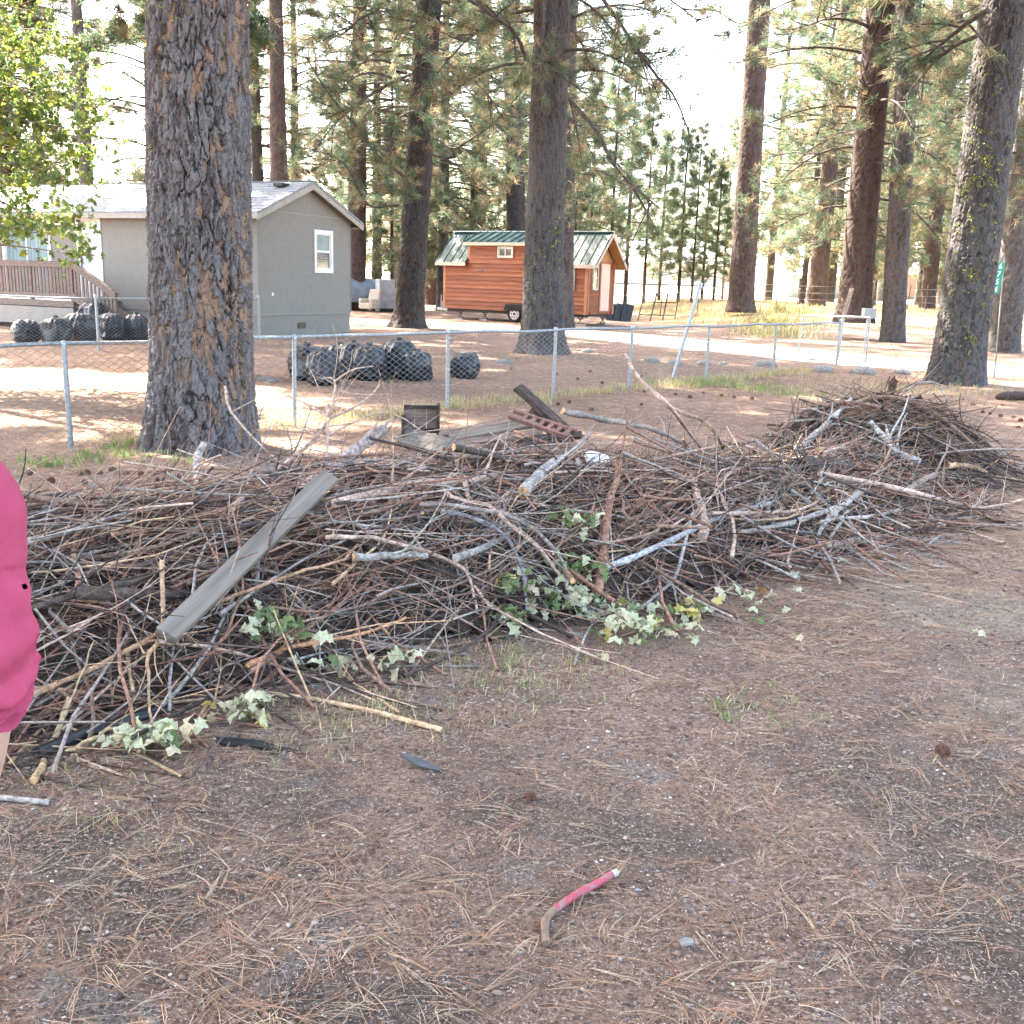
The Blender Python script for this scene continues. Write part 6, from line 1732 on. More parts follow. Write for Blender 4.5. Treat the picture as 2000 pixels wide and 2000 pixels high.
for px, py, c, lab in ((1560, 1137, 'pale', 'single pale leaf on the dirt right of the long pile'), (1893, 1245, 'pale', 'single white leaf on the bare dirt at the right'), (1552, 1250, 'cream', 'cream leaf lying near the middle of the dirt'),
                       (1165, 1290, 'cream', 'curled cream leaf just below the leaf cluster'), (1655, 1105, 'pale', 'pale leaf near the end of the forked grey limb'), (1460, 1220, 'green', 'green leaf on the dirt near scattered pale ones')):
    p = S(px, py, 0.012); o = link('oak_leaf', leaf_me[(c, 1)], None, None, p); o.scale = (0.11,) * 3; o.rotation_euler = (0.1, -0.1, rlf.uniform(0, 6)); tag(o, lab, 'leaf')

# ------------------------------------------------------------------ pine cones
def cone_mesh():
    mb = MB(); rg = np.random.default_rng(3)
    for k in range(70):
        u = (k + 0.5) / 70; a = k * 2.399; z = 0.11 * (u - 0.1); r = 0.042 * math.sin(math.pi * min(1, u * 0.88 + 0.12)) ** 0.8 + 0.004
        d = np.array([math.cos(a), math.sin(a), 0.25 + 0.5 * u]); s = np.array([-math.sin(a), math.cos(a), 0])
        c = np.array([0, 0, z]); w = 0.010
        V = [c + d * 0.3 * r, c + d * r - s * w, c + d * r * 1.12 + [0, 0, -0.002], c + d * r + s * w, c + d * r * 0.9 + [0, 0, 0.006]]
        mb.add(V, [[0, 1, 2], [0, 2, 3], [1, 4, 2], [2, 4, 3]], np.array((0.13, 0.062, 0.042)) * rg.uniform(0.6, 1.4))
    me = mb.mesh('pine_cone'); me.materials.append(mat_vcol('cone_scales', 0.8, 40, 0.3, bump=0)); return me
CONE = cone_mesh()
def cone(px, py, label, group=None, sc=1.0):
    p = P(px, py, 0.03 * sc); o = link('pine_cone', CONE, None, None, p); o.scale = (sc,) * 3
    o.rotation_euler = (1.45 + rlf.gauss(0, 0.2), rlf.gauss(0, 0.2), rlf.uniform(0, 6.28)); return tag(o, label, 'pine cone', group)
cone(1840, 1462, 'dark red pine cone alone on the needles in the right foreground', None, 0.6)
cone(1042, 1555, 'small dark pine cone on the dirt in the middle foreground', None, 0.42)
for px, py in ((150, 925), (168, 922), (195, 925), (172, 945), (240, 925), (275, 925), (215, 918), (310, 975), (415, 960), (440, 938), (350, 935), (240, 945), (305, 940), (95, 940), (55, 925)):
    cone(px, py, 'pine cone on the sunny needles before the massive trunk', 'pine cones before the massive trunk', rlf.uniform(0.5, 0.7))
for px, py in ((1125, 740), (1110, 785), (1090, 790), (1175, 748), (1200, 760), (1260, 765), (1320, 770), (1370, 768), (1410, 772), (1465, 778), (1345, 775), (1430, 776), (1150, 800), (1250, 790)):
    cone(px, py, 'pine cone lying between the lumber heap and the fence', 'pine cones along the fence', rlf.uniform(0.5, 0.7))
for px, py in ((1920, 805), (1935, 808), (1950, 812), (1975, 815), (1990, 820), (1962, 792), (1905, 790), (1985, 835)):
    cone(px, py, 'pine cone scattered on the ground right of the far pile', 'pine cones right of the far pile', rlf.uniform(0.5, 0.7))
for px, py in ((930, 690), (1000, 720), (1090, 730), (1150, 725), (700, 720), (1010, 700), (1250, 735)):
    cone(px, py, 'pine cone inside the fence behind the chain link', 'pine cones inside the fence', rlf.uniform(0.5, 0.7))

# ------------------------------------------------------------------ rocks
def rock_mesh(seed):
    rg = np.random.default_rng(seed); nu, nv = 26, 14
    T, Pp = np.meshgrid(np.linspace(0, 2 * np.pi, nu, endpoint=False), np.linspace(0.02, np.pi - 0.02, nv))
    d = np.stack([np.sin(Pp) * np.cos(T), np.sin(Pp) * np.sin(T), np.cos(Pp)], -1)
    r = 1 + 0.5 * (fbm(d[..., 0] * 1.6 + seed * 7, d[..., 1] * 1.6, d[..., 2] * 1.6, seed) - 0.5) + 0.15 * (fbm(d[..., 0] * 5 + seed, d[..., 1] * 5, d[..., 2] * 5, seed) - 0.5)
    V = (d * r[..., None] * [1, 0.75, 0.5]).reshape(-1, 3)
    i = np.arange(nv - 1)[:, None] * nu; j = np.arange(nu)[None]; k = (j + 1) % nu
    F = np.stack([i + j, i + k, i + nu + k, i + nu + j], -1).reshape(-1, 4)
    return mk_mesh('rock', V, [F], True)
ROCKM = mat('field_stone', (0.27, 0.26, 0.25), (0.13, 0.125, 0.12), 9, 0.9, 0.7, 30, bdist=0.02)
rms = [rock_mesh(s) for s in (1, 2, 3, 4)]
for i, (px, py, sz_, lab) in enumerate(((985, 710, 0.24, 'flat brown rock inside the fence left of the wide trunk'), (907, 692, 0.16, 'small dark rock behind the lone black bag'), (1148, 688, 0.2, 'mossy rock right of the wide trunk'), (1272, 708, 0.26, 'low grey rock behind the fence near the leaning pole'),
                               (1318, 712, 0.26, 'grey rock beside the foot of the leaning pole'), (1375, 712, 0.2, 'grey rock behind a fence post right of the pole'), (1412, 712, 0.16, 'small grey rock between two right fence posts'), (1493, 716, 0.34, 'dark boulder at the foot of the last fence post'),
                               (1605, 726, 0.36, 'pale grey boulder below the steel gate'), (1685, 730, 0.36, 'rounded grey boulder right below the steel gate'), (1583, 704, 0.18, 'small grey rock under the gate'), (1760, 730, 0.28, 'low rock left of the leaning lichen trunk'), (520, 742, 0.16, 'pale rock right of the massive trunk behind the fence'), (533, 746, 0.12, 'small dark rock beside the pale rock'))):
    p = P(px, py); o = link('rock', rms[i % 4], ROCKM, None, (p.x, p.y, p.z + sz_ * 0.05)); o.scale = (sz_ * 0.85,) * 3; o.rotation_euler = (0, 0, i * 1.3); tag(o, lab, 'rock')
# scrap on the ground
def scrap(px, py, pts, m, label, name, cat, thick=0.006, rot=(0, 0, 0), lift=0.012):
    p = S(px, py, lift); mb = MB().prism(pts, 0, thick, 'z'); o = mb.build(name, m, None, False, loc=p); o.rotation_euler = rot
    return tag(o, label, cat)
BPL = mat('black_plastic', (0.02, 0.022, 0.025))
scrap(450, 1452, [(-0.05, -0.02), (0.0, -0.03), (0.10, -0.02), (0.19, -0.025), (0.30, -0.035), (0.30, -0.025), (0.2, -0.008), (0.12, 0.018), (0.02, 0.02), (-0.06, 0.015)], BPL, 'torn black plastic strip on the ground right of the leaf bunch', 'plastic_strip', 'plastic scrap', rot=(0.2, 0.05, -0.05))
scrap(822, 1492, [(-0.09, 0.03), (-0.02, 0.02), (0.08, -0.03), (0.085, -0.045), (0.0, -0.035), (-0.06, 0.0)], mat('grey_slate', (0.06, 0.065, 0.075), None, 20, 0.6), 'dark blue-grey shard lying alone on the needles', 'shard', 'shard', rot=(0.1, 0.05, -0.15))
scrap(1168, 900, [(-0.09, -0.05), (0.0, -0.06), (0.10, -0.02), (0.06, 0.05), (-0.04, 0.06), (-0.10, 0.03)], TRIMW, 'white plastic scrap lying on the pile crest', 'plastic_scrap', 'plastic scrap', 0.03, (0.5, 0.2, 0.2), 0.05)
scrap(1340, 1850, [(-0.02, -0.012), (0.015, -0.012), (0.022, 0.002), (0.0, 0.014), (-0.018, 0.008)], ROCKM, 'flat grey stone chip on the gravel right of the painted stick', 'stone_chip', 'stone', 0.008, (0.1, 0, 0.3), 0.004)
p = P(1978, 782); o = MB().tube(spline([(-0.3, 0, 0.05), (0, 0.03, 0.08), (0.6, 0.05, 0.07)], 12), [0.03, 0.06, 0.07, 0.075, 0.08, 0.075, 0.085, 0.08, 0.085, 0.08, 0.08, 0.075], 12, WOODC['dark'], True, (0.1, 0.06, 0.05)).build('log', TWIG, None, True, loc=p)
tag(o, 'dark short log cut off by the right edge beyond the far pile', 'log')

# ------------------------------------------------------------------ yard clutter and far things
cv = D(712, 575, 56)
car = empty('covered_boat', (cv.x - 0.6, 56, g1(cv.x, 56)), 0.5, 'boat under a grey tarp beside the grey house', 'boat')
T, Pp = np.meshgrid(np.linspace(0, 2 * np.pi, 40, endpoint=False), np.linspace(0.02, 1.9, 16))
r_ = 1 + 0.05 * np.sin(T * 7 + Pp * 3)
V = np.stack([2.6 * np.sin(Pp) * np.cos(T) * r_, 1.05 * np.sin(Pp) * np.sin(T) * r_, 0.75 + 0.95 * np.cos(Pp) * r_], -1).reshape(-1, 3)
i = np.arange(15)[:, None] * 40; j = np.arange(40)[None]; k = (j + 1) % 40
TARP = mat('grey_tarp', (0.22, 0.25, 0.29), (0.15, 0.175, 0.205), 3, 0.45, 0.6, 6, bdist=0.06)
MB().add(V, np.stack([i + j, i + k, i + 40 + k, i + 40 + j], -1).reshape(-1, 4)).build('tarp', TARP, car, True)
for x in (-0.9, 0.9): MB().disc((x, -0.8, 0.3), (0, 1, 0), 0.3, 0.2, 18).build('wheel', RUBBER, car)
bxp = D(752, 600, 55)
fb = empty('white_cabinet', (bxp.x, 55, g1(bxp.x, 55)), 0.4, 'white appliance box standing left of the dark furrowed trunk', 'cabinet')
MB().box((0, 0, 0.86), (0.85, 0.75, 1.62)).build('body', mat('white_enamel', (0.62, 0.64, 0.66), None, 3, 0.35), fb, bevel=0.02)
MB().box((0, -0.39, 0.92), (0.8, 0.03, 1.42)).build('door', mat('grey_enamel', (0.45, 0.48, 0.52), None, 3, 0.35), fb, bevel=0.01)
MB().box((0, -0.37, 0.1), (0.78, 0.03, 0.16)).build('kick_plate', DARK, fb)
chp = D(733, 598, 54)
chr_ = empty('armchair', (chp.x - 0.3, 54, g1(chp.x, 54)), -0.6, 'beige armchair standing outdoors before the covered boat', 'armchair')
FAB = mat('beige_fabric', (0.52, 0.44, 0.36), (0.44, 0.37, 0.30), 6, 0.9)
MB().box((0, 0, 0.3), (0.75, 0.75, 0.3)).build('seat', FAB, chr_, bevel=0.05)
MB().beam((0, 0.3, 0.35), (0, 0.5, 1.15), 0.72, 0.2, (0, -1, 0)).build('backrest', FAB, chr_, bevel=0.06)
for sd in (-1, 1): MB().box((0.38 * sd, 0.02, 0.42), (0.16, 0.72, 0.5)).build('armrest', FAB, chr_, bevel=0.05)
# dark panels and pipe racks right of the cabin
pn = D(1212, 618, 51.5)
for q in range(3):
    p_ = empty('metal_panel', (pn.x - 0.45 + q * 0.36, 51.3 - q * 0.1, g1(pn.x, 51.3)), 0.1, f'{("left","middle","right")[q]} of the dark corrugated panels leaning right of the cabin', 'panel')
    mb = MB()
    for s_ in range(5): mb.beam((-0.26 + s_ * 0.1, 0, 0.0), (-0.26 + s_ * 0.1 + 0.22, 0.25, 0.82), 0.055, 0.05, (0, -1, 0.3))
    mb.build('ribs', mat('panel_blue_black', (0.045, 0.055, 0.07), None, 4, 0.45), p_)
    MB().beam((-0.06, 0.03, 0.0), (0.16, 0.28, 0.82), 0.5, 0.012, (0, -1, 0.3)).build('sheet', MATS['panel_blue_black'], p_)
rk = D(1275, 622, 52)
for q in range(3):
    p_ = empty('pipe_rack', (rk.x - 0.75 + q * 0.65, 52 + 0.2 * q, g1(rk.x, 52)), 0.15 * q, f'{("left","middle","right")[q]} leaning dark pipe frame right of the cabin', 'frame')
    for nm, a_, b__ in (('upright', (0, 0, 0), (0.32, 0.3, 1.35)), ('upright', (0.6, -0.1, 0), (0.92, 0.2, 1.35)), ('crossbar', (0.22, 0.2, 0.92), (0.82, 0.1, 0.92)), ('crossbar', (0.32, 0.3, 1.35), (0.92, 0.2, 1.35)), ('crossbar', (0.07, 0.06, 0.3), (0.67, -0.04, 0.3))):
        MB().tube([a_, b__], 0.028, 8).build(nm, DARK, p_)
# wire fence with steel posts along the dry grass
wfz = empty('wire_fence', (D(1200, 600, 56).x, 56, 0), 0, 'thin barbed wire fence with slim posts along the dry grass', 'fence')
x0 = D(1200, 600, 56).x
for q, px in enumerate((1205, 1290, 1362, 1420, 1515, 1556, 1702, 1772, 1806, 1860)):
    x = D(px, 600, 56).x; z = g1(x, 56)
    MB().beam((x - x0, 0, z - 0.1), (x - x0 + 0.06, 0, z + 1.45), 0.05, 0.05).build('post', mat('rusty_post', (0.10, 0.07, 0.055), None, 12, 0.8), wfz)
for h in (0.5, 0.85, 1.2):
    xs_ = np.linspace(x0, D(1990, 600, 56).x, 40)
    MB().tube(np.stack([xs_ - x0, 0.03 + 0 * xs_, G(xs_, 56 + 0 * xs_) + h], 1), 0.012, 5).build('wire', WIRE, wfz)
p = P(1640, 640); q_ = D(1664, 563, p.y + 0.3) - p
tag(MB().beam((0, 0, -0.1), tuple(q_), 0.12, 0.06).build('wooden_stake', DECKW, None, loc=p), 'tilted wooden stake before the stout reddish trunk', 'stake')
mbp = D(1697, 612, 32)
mbx = empty('utility_box', (mbp.x, 32, g1(mbp.x, 32)), 0.2, 'small grey metal box on a post behind the gate corner', 'box')
MB().box((0, 0, mbp.z), (0.40, 0.2, 0.30)).build('box', mat('grey_paint', (0.20, 0.225, 0.235), None, 5, 0.45), mbx, bevel=0.01)
MB().tube([(0, 0.05, -0.1), (0, 0.05, mbp.z - 0.14)], 0.03, 8).build('post', GALV, mbx)
# far houses
def far_house(px, Y, w, d, h, rh, rz, label, wallc, roofc):
    x = D(px, 560, Y).x
    o = empty('far_house', (x, Y, g1(x, Y)), rz, label, 'house')
    mw = mat('far_wall_%d' % px, wallc, None, 2, 0.8); mr = mat('far_roof_%d' % px, roofc, None, 2, 0.5)
    wb = MB(); wb.box((0, 0, h / 2), (w, d, h)); wb.prism([(-d / 2, h), (d / 2, h), (0, h + rh)], -w / 2, w / 2, 'x'); wb.build('wall', mw, o)
    for sd in (-1, 1):
        MB().prism([(0, h + rh + 0.12), (sd * (d / 2 + 0.5), h - 0.3), (sd * (d / 2 + 0.5), h - 0.42), (0, h + rh)], -w / 2 - 0.4, w / 2 + 0.4, 'x').build('roof', mr, o)
    for q in (-0.3, 0.0, 0.3):
        f = MB().box((w * q, -d / 2 - 0.02, h * 0.55), (1.2, 0.08, 1.2)).build('window', TRIMW, o)
        MB().box((w * q, -d / 2 - 0.05, h * 0.55), (1.0, 0.06, 1.0)).build('pane', GLASS_D, f)
    return o
far_house(1575, 112, 9, 7, 2.6, 2.4, 0.3, 'far pale house with a bright roof left of the stout reddish trunk', (0.35, 0.36, 0.36), (0.62, 0.62, 0.62))
far_house(1725, 120, 8, 7, 3.0, 2.8, -0.5, 'far house with a bright roof between the two right trunks', (0.22, 0.15, 0.12), (0.62, 0.62, 0.62))
far_house(1290, 150, 16, 8, 3.2, 3.0, 0.1, 'far building with a bright roof behind the young pines', (0.5, 0.45, 0.4), (0.65, 0.64, 0.62))
far_house(1360, 175, 12, 8, 3.0, 2.5, 0.0, 'farther tan building behind the young pines', (0.40, 0.25, 0.18), (0.65, 0.64, 0.62))
rf = empty('rail_fence', (D(1900, 600, 62).x, 62, g1(20, 62)), 0, 'white board fence glimpsed behind the right trunks', 'fence')
for q in range(4): MB().box((q * 2.4 - 1, 0, 0.6), (0.12, 0.12, 1.2)).build('post', TRIMW, rf)
for h in (0.45, 0.8, 1.1): MB().box((2.6, -0.08, h), (7.4, 0.04, 0.14)).build('rail', TRIMW, rf)

# ------------------------------------------------------------------ oak at the left
def oak_tree():
    rg = np.random.default_rng(77)
    base = Vector((-10.4, 16.0, 0)); base.z = g1(base.x, base.y)
    o = empty('oak_tree', base, 0, 'bright leafy oak whose branches hang in from the left edge over the house', 'oak tree')
    MB().tube(spline([(0, 0, -0.1), (0.1, 0, 1.5), (0.3, -0.1, 3.5), (0.2, 0, 6.0), (0.3, 0.1, 8.5)], 30), np.linspace(0.17, 0.05, 30), 12, WOODC['grey']).build('trunk', TWIG, o, True)
    br = MB(); lp = []
    tg_ = [(175, 120), (160, 210), (185, 235), (120, 60), (150, 165), (190, 285), (130, 330), (60, 100), (40, 200), (100, 250), (70, 300), (20, 380), (110, 390), (60, 420), (135, 440), (175, 480), (40, 450), (95, 200), (60, 20), (10, 260), (165, 300), (90, 350), (20, 130), (140, 250), (185, 500), (110, 460), (20, 60), (170, 180)]
    for (px, py) in tg_:
        e = D(px, py, 15.2 + rg.normal(0, 0.8)) - base
        z0 = float(np.clip(e.z + rg.uniform(-0.8, 0.8), 1.6, 7.5))
        s_ = np.array([0.2, 0, z0])
        mid = (s_ + np.array(e)) / 2 + np.array([0, 0, rg.uniform(0.1, 0.5)])
        c = spline([s_, mid, np.array(e)], 14); br.tube(c, np.linspace(0.028, 0.005, 14), 5, WOODC['grey'], False)
        for w in range(22):
            i = rg.integers(5, 14)
            d = rg.normal(0, 1, 3); d[2] *= 0.5; d /= np.linalg.norm(d)
            L = rg.uniform(0.15, 0.55); tw = c[i] + d * L * np.linspace(0, 1, 4)[:, None]
            br.tube(tw, np.linspace(0.006, 0.002, 4), 4, WOODC['brown'], False)
            for q in range(rg.integers(5, 11)): lp.append(tw[rg.integers(1, 4)] + rg.normal(0, 0.09, 3))
    br.build('branches', TWIG, o, True)['kind'] = 'stuff'
    lp = np.array(lp); n = len(lp)
    V0, F0_ = oak_leaf(6); V0 = V0 - [0.5, 0, 0]
    q = rg.normal(size=(n, 3, 3)); 
    a = q[:, 0] / np.linalg.norm(q[:, 0], axis=1, keepdims=True)
    u = rg.normal(0, 0.5, (n, 3)) + [0, 0, 1]; b_ = np.cross(u, a); b_ /= np.linalg.norm(b_, axis=1, keepdims=True); c_ = np.cross(a, b_)
    sc = rg.uniform(0.09, 0.16, (n, 1, 1))
    V = lp[:, None] + sc * (V0[None, :, :1] * a[:, None] + V0[None, :, 1:2] * b_[:, None] + V0[None, :, 2:] * c_[:, None])
    F = (np.arange(n)[:, None, None] * len(V0) + F0_[None]).reshape(-1, 3)
    pal = np.array([(0.16, 0.23, 0.06), (0.20, 0.27, 0.07), (0.30, 0.32, 0.06), (0.13, 0.20, 0.07), (0.24, 0.30, 0.10)])
    C = np.repeat(pal[rg.integers(0, 5, n)] * rg.uniform(0.8, 1.2, (n, 1)), len(V0), 0)
    link('crown', mk_mesh('crown', V.reshape(-1, 3), [F], False, {'col': C}), LEAF, o)
oak_tree()

# ------------------------------------------------------------------ litter on the forest floor
rn = np.random.default_rng(606)
def scatter(n, y0, y1, pw=1.0, marg=0.95):
    """points of the ground inside the view, denser close by when pw > 1"""
    y = y0 + (y1 - y0) * rn.random(n) ** pw
    x = (rn.random(n) * 2 - 1) * (0.56 * y + marg)
    return x, y
def clumpy(x, y, f, lo, seed):
    k = fbm(x * f, y * f, seed=seed, oct=3); return rn.random(len(x)) < sstep(lo, lo + 0.25, k)
def ribbons(x, y, ang, L, w, zoff, curve, cols, segs=4, arch=0.01):
    n = len(x); s = np.linspace(0, 1, segs + 1)[None]
    a = ang[:, None] + curve[:, None] * (s - 0.3)
    dx = np.cumsum(np.cos(a), 1) * L[:, None] / (segs + 1); dy = np.cumsum(np.sin(a), 1) * L[:, None] / (segs + 1)
    X = x[:, None] + dx; Y = y[:, None] + dy
    Z = GN(X, Y) + zoff[:, None] + arch * np.sin(s * np.pi) * rn.random((n, 1)) + 0.003
    tw = w[:, None] * np.array([1.0] * segs + [0.4])[None] / 2
    nx, ny = -np.sin(a) * tw, np.cos(a) * tw
    A = np.stack([X - nx, Y - ny, Z], -1); B = np.stack([X + nx, Y + ny, Z], -1); Cc = np.stack([X, Y, Z + w[:, None] * 0.35], -1)
    V = np.stack([A, Cc, B], 2).reshape(n, -1, 3)
    k = np.arange(segs)[:, None] * 3
    f = np.concatenate([k + np.array([[0, 1, 4, 3]]), k + np.array([[1, 2, 5, 4]])])
    F = (np.arange(n)[:, None, None] * ((segs + 1) * 3) + f[None]).reshape(-1, 4)
    return V.reshape(-1, 3), F, np.repeat(cols, (segs + 1) * 3, 0)
NC = np.array([(0.36, 0.20, 0.125), (0.40, 0.25, 0.16), (0.44, 0.32, 0.21), (0.32, 0.165, 0.105), (0.46, 0.35, 0.24), (0.37, 0.215, 0.14)])
def needle_layer(n, y0, y1, wid, pw, f, lo, seed, per=3, segs=4):
    x, y = scatter(n, y0, y1, pw); ok = clumpy(x, y, f, lo, seed); x, y = x[ok], y[ok]
    n = len(x); base = rn.normal(0.25, 0.9, n); c0 = NC[rn.integers(0, len(NC), n)]
    xs, ys, an, cs = [np.repeat(v, per, 0) for v in (x, y, base, c0)]
    m = len(xs); an = an + rn.normal(0, 0.10, m)
    return ribbons(xs, ys, an, rn.uniform(0.10, 0.21, m), wid * rn.uniform(0.7, 1.2, m), rn.uniform(0.0, 0.010, m), rn.normal(0, 0.45, m), cs * rn.uniform(0.75, 1.2, (m, 1)), segs)
nl = MB()
for args in ((2500, 2.0, 4.6, 0.0017, 1.0, 0.9, 0.36, 1, 3, 5), (1150, 2.0, 4.6, 0.0021, 1.0, 2.0, 0.25, 9, 2, 5), (10500, 4.4, 9.5, 0.0023, 0.9, 0.7, 0.28, 2, 3, 3), (9000, 9.0, 18, 0.005, 0.9, 0.5, 0.25, 3, 2, 2), (7000, 17, 34, 0.009, 1.0, 0.3, 0.2, 4, 2, 2)):
    V, F, C = needle_layer(*args); nl.add(V, F, C)
tag(nl.build('needle_litter', STRAW), 'fallen orange-brown pine needles strewn over the ground', 'needles', None, 'stuff')
# crumbs: broken needle bits and bark chips
cb = MB()
CC = np.array([(0.11, 0.078, 0.065), (0.22, 0.155, 0.13), (0.32, 0.24, 0.20), (0.46, 0.37, 0.31), (0.06, 0.047, 0.043), (0.26, 0.16, 0.125), (0.38, 0.31, 0.26), (0.52, 0.44, 0.37)])
for n, y0, y1, L0, L1, wd, lo in ((26000, 2.0, 4.4, 0.03, 0.085, 0.0014, 0.18), (26000, 4.2, 8.0, 0.03, 0.09, 0.0019, 0.15), (90000, 2.0, 3.9, 0.005, 0.020, 0.0024, 0.05), (60000, 3.8, 7.5, 0.008, 0.032, 0.0036, 0.05), (26000, 7.0, 14, 0.015, 0.05, 0.006, 0.1)):
    x, y = scatter(n, y0, y1, 0.9); ok = clumpy(x, y, 1.7, lo, 31); x, y = x[ok], y[ok]; n = len(x)
    V, F, C = ribbons(x, y, rn.uniform(0, 6.28, n), rn.uniform(L0, L1, n), wd * rn.uniform(0.6, 1.5, n), rn.uniform(0, 0.004, n), rn.normal(0, 0.5, n), CC[rn.integers(0, len(CC), n)] * rn.uniform(0.7, 1.25, (n, 1)), 1, 0.003)
    cb.add(V, F, C)
tag(cb.build('forest_crumbs', STRAW), 'crumbled needle bits and bark chips covering the dirt', 'debris', None, 'stuff')
# pebbles
pbm = MB()
ico = np.array([(1, 0, 0), (-1, 0, 0), (0, 1, 0), (0, -1, 0), (0, 0, 1), (0, 0, -1), (.6, .6, .5), (-.6, .6, .5), (.6, -.6, .5), (-.6, -.6, .5)], float)
icf = np.array([(4, 6, 0 if False else 2), (0, 2, 6), (4, 0, 6), (4, 2, 7), (1, 7, 2), (4, 7, 1), (4, 3, 8), (0, 8, 3), (4, 8, 0), (4, 9, 3), (1, 3, 9), (4, 1, 9), (5, 2, 0), (5, 1, 2), (5, 3, 1), (5, 0, 3)])
x, y = scatter(7000, 2.0, 6.0, 1.0); ok = clumpy(x, y, 1.6, 0.44, 44); x, y = x[ok], y[ok]; n = len(x)
sz = np.clip(rn.lognormal(-5.9, 0.5, n), 0.0012, 0.008)
rot = rn.uniform(0, 6.28, n); ca, sa = np.cos(rot)[:, None], np.sin(rot)[:, None]
q = ico[None] * (1 + 0.25 * rn.normal(size=(n, 10, 3))) * sz[:, None, None] * np.array([1.2, 0.9, 0.6])
V = np.stack([q[..., 0] * ca - q[..., 1] * sa, q[..., 0] * sa + q[..., 1] * ca, q[..., 2]], -1) + np.stack([x, y, GN(x, y) + sz * 0.3 + 0.002], -1)[:, None]
F = (np.arange(n)[:, None, None] * 10 + icf[None]).reshape(-1, 3)
pc_ = np.array([(0.50, 0.49, 0.46), (0.38, 0.36, 0.33), (0.25, 0.25, 0.26), (0.62, 0.60, 0.56), (0.34, 0.27, 0.20), (0.16, 0.17, 0.19), (0.42, 0.40, 0.37)])
pbm.add(V.reshape(-1, 3), F, np.repeat(pc_[rn.integers(0, 7, n)], 10, 0))
x, y = scatter(31000, 2.0, 7.5, 0.9); ok = clumpy(x, y, 1.1, 0.15, 52); x, y = x[ok], y[ok]; n = len(x)
sz = np.clip(rn.lognormal(-5.5, 0.45, n), 0.002, 0.011)
q = ico[None] * (1 + 0.3 * rn.normal(size=(n, 10, 3))) * sz[:, None, None] * np.array([1.2, 0.9, 0.65])
V = q + np.stack([x, y, GN(x, y) + sz * 0.25], -1)[:, None]
F = (np.arange(n)[:, None, None] * 10 + icf[None]).reshape(-1, 3)
cd_ = np.array([(0.075, 0.052, 0.042), (0.12, 0.085, 0.068), (0.17, 0.12, 0.095), (0.24, 0.18, 0.145), (0.30, 0.235, 0.19)])
pbm.add(V.reshape(-1, 3), F, np.repeat(cd_[rn.integers(0, 5, n)], 10, 0))
tag(pbm.build('gravel', mat_vcol('pebble', 0.7, 60, 0.15, bump=0), None, True), 'white and grey pebbles scattered in the dirt', 'gravel', None, 'stuff')

# grass: green weeds, dry tufts, golden field
def blades(cx, cy, n, rad, h, w, cols, seed, lean=0.5):
    rg = np.random.default_rng(seed); k = len(cx)
    x = np.repeat(cx, n) + rg.normal(0, rad, k * n); y = np.repeat(cy, n) + rg.normal(0, rad, k * n)
    a = rg.uniform(0, 6.28, k * n); hh = h * rg.uniform(0.5, 1.2, k * n); l = lean * rg.uniform(0.2, 1.0, k * n)
    z = G(x, y)
    d = np.stack([np.cos(a), np.sin(a)], 1); s = np.stack([-np.sin(a), np.cos(a)], 1) * w / 2
    def ring(f, wf):
        cxy = np.stack([x, y], 1) + d * (l * hh * f * f)[:, None]
        zz = z + hh * f * (1 - 0.3 * l * f)
        return np.concatenate([cxy - s * wf, zz[:, None]], 1), np.concatenate([cxy + s * wf, zz[:, None]], 1)
    A, B = ring(0, 1); Cc, Dd = ring(0.55, 0.8); E, _ = ring(1.0, 0.05)
    V = np.stack([A, B, Dd, Cc, E], 1).reshape(-1, 3); i = np.arange(k * n)[:, None] * 5
    c = np.repeat(cols[rg.integers(0, len(cols), k * n)] * rg.uniform(0.7, 1.25, (k * n, 1)), 5, 0)
    return V, i + np.array([[0, 1, 2, 3]]), i + np.array([[3, 2, 4]]), c
def grass(name, label, cx, cy, n, rad, h, w, cols, seed, lean=0.5, cat='grass'):
    V, F4, F3, c = blades(np.asarray(cx), np.asarray(cy), n, rad, h, w, np.array(cols), seed, lean)
    o = link(name, mk_mesh(name, V, [F4, F3], False, {'col': c}), STRAW); return tag(o, label, cat, None, 'stuff')
def ring_pts(lst, k, rad):
    P_ = [P(*q) for q in lst]; return np.concatenate([p.x + rn.normal(0, rad, k) for p in P_]), np.concatenate([p.y + rn.normal(0, rad, k) for p in P_])
GRN = [(0.16, 0.24, 0.07), (0.20, 0.28, 0.09), (0.13, 0.20, 0.07), (0.30, 0.32, 0.13)]
DRY = [(0.48, 0.38, 0.20), (0.55, 0.46, 0.26), (0.40, 0.31, 0.15), (0.36, 0.33, 0.16)]
cx, cy = ring_pts([(750, 1385), (820, 1400), (1000, 1290), (870, 1290), (930, 1310), (700, 1400), (1060, 1330), (620, 1440), (210, 1560), (1160, 1310)], 9, 0.16)
grass('dry_grass', 'short dry grass and weeds along the front of the brush pile', cx, cy, 12, 0.05, 0.055, 0.003, DRY + DRY + GRN[:2], 1, 1.3)
cx, cy = ring_pts([(1540, 1380), (1480, 1390), (1400, 1400), (1030, 1320), (1020, 1290), (940, 1330)], 6, 0.10)
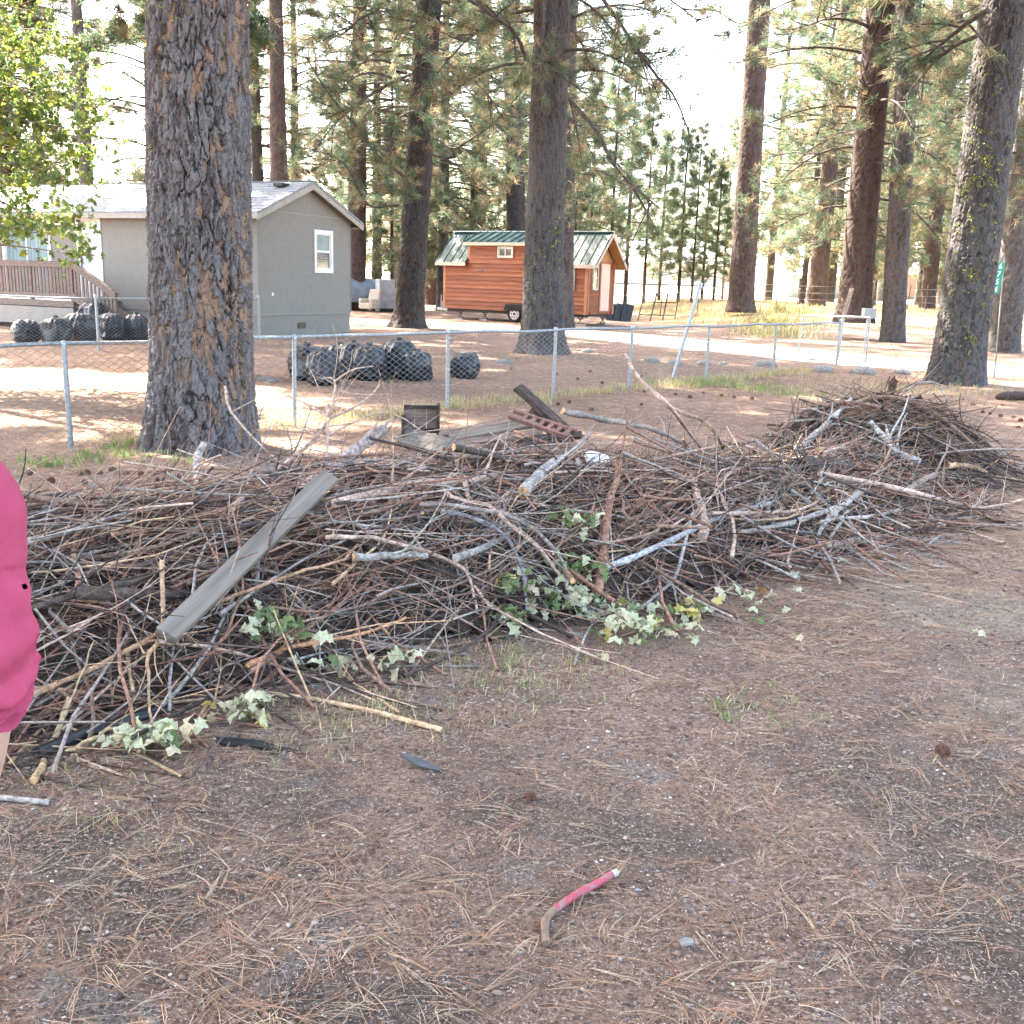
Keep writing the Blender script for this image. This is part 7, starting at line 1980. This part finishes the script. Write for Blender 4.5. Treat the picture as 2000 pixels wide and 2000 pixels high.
grass('green_weeds', 'small green weeds growing from the needles in the foreground', cx, cy, 9, 0.025, 0.038, 0.0045, GRN + DRY[:1], 2, 1.3, 'weeds')
cx, cy = ring_pts([(130, 905), (170, 890), (230, 880), (285, 875), (60, 905), (100, 910), (345, 880), (300, 890), (370, 900), (215, 895), (255, 870)], 7, 0.14)
grass('green_weeds', 'bright green weeds at the foot of the massive trunk', cx, cy, 8, 0.035, 0.085, 0.012, [(0.17, 0.25, 0.07), (0.22, 0.29, 0.09), (0.30, 0.29, 0.12)], 3, 0.9, 'weeds')
fx = np.linspace(-4.2, 6.5, 330); fy = np.interp(fx, [F0.x, F_END.x], [F0.y, F_END.y])
grass('dry_grass', 'pale dry grass growing along the chain link fence', fx + rn.normal(0, 0.15, 330), fy + rn.normal(0, 0.25, 330), 16, 0.10, 0.14, 0.006, DRY + GRN[3:], 4, 0.8)
cx, cy = ring_pts([(1350, 752), (1400, 748), (1450, 756), (1480, 760), (1320, 748), (1520, 770)], 26, 0.42)
grass('green_grass', 'sunlit green grass patch at the fence right of the pole', cx, cy, 14, 0.06, 0.13, 0.006, GRN + DRY[:1], 5, 0.8)
cx, cy = ring_pts([(1720, 760), (1780, 765), (1900, 770), (1650, 770), (1950, 762), (1840, 765), (1550, 735), (1700, 745)], 22, 0.55)
grass('dry_grass', 'dry grass around the foot of the leaning lichen trunk', cx, cy, 10, 0.08, 0.09, 0.006, DRY + GRN[3:], 6, 0.9)
n = 5200; gx = rn.uniform(8.5, 36, n); gy = rn.uniform(43, 78, n)
GOLD = [(0.42, 0.31, 0.19), (0.48, 0.39, 0.26), (0.36, 0.26, 0.155), (0.52, 0.44, 0.31)]
grass('golden_grass', 'tall golden dry grass in the field beyond the driveway', gx, gy, 11, 0.22, 0.24, 0.018, GOLD, 7, 0.6)
cx, cy = ring_pts([(1530, 612), (1545, 618), (1560, 608)], 14, 0.8)
grass('yellow_bush', 'small yellowing bush behind the gate', cx, cy, 14, 0.30, 0.6, 0.05, [(0.42, 0.36, 0.15), (0.34, 0.34, 0.15)], 8, 0.7, 'bush')
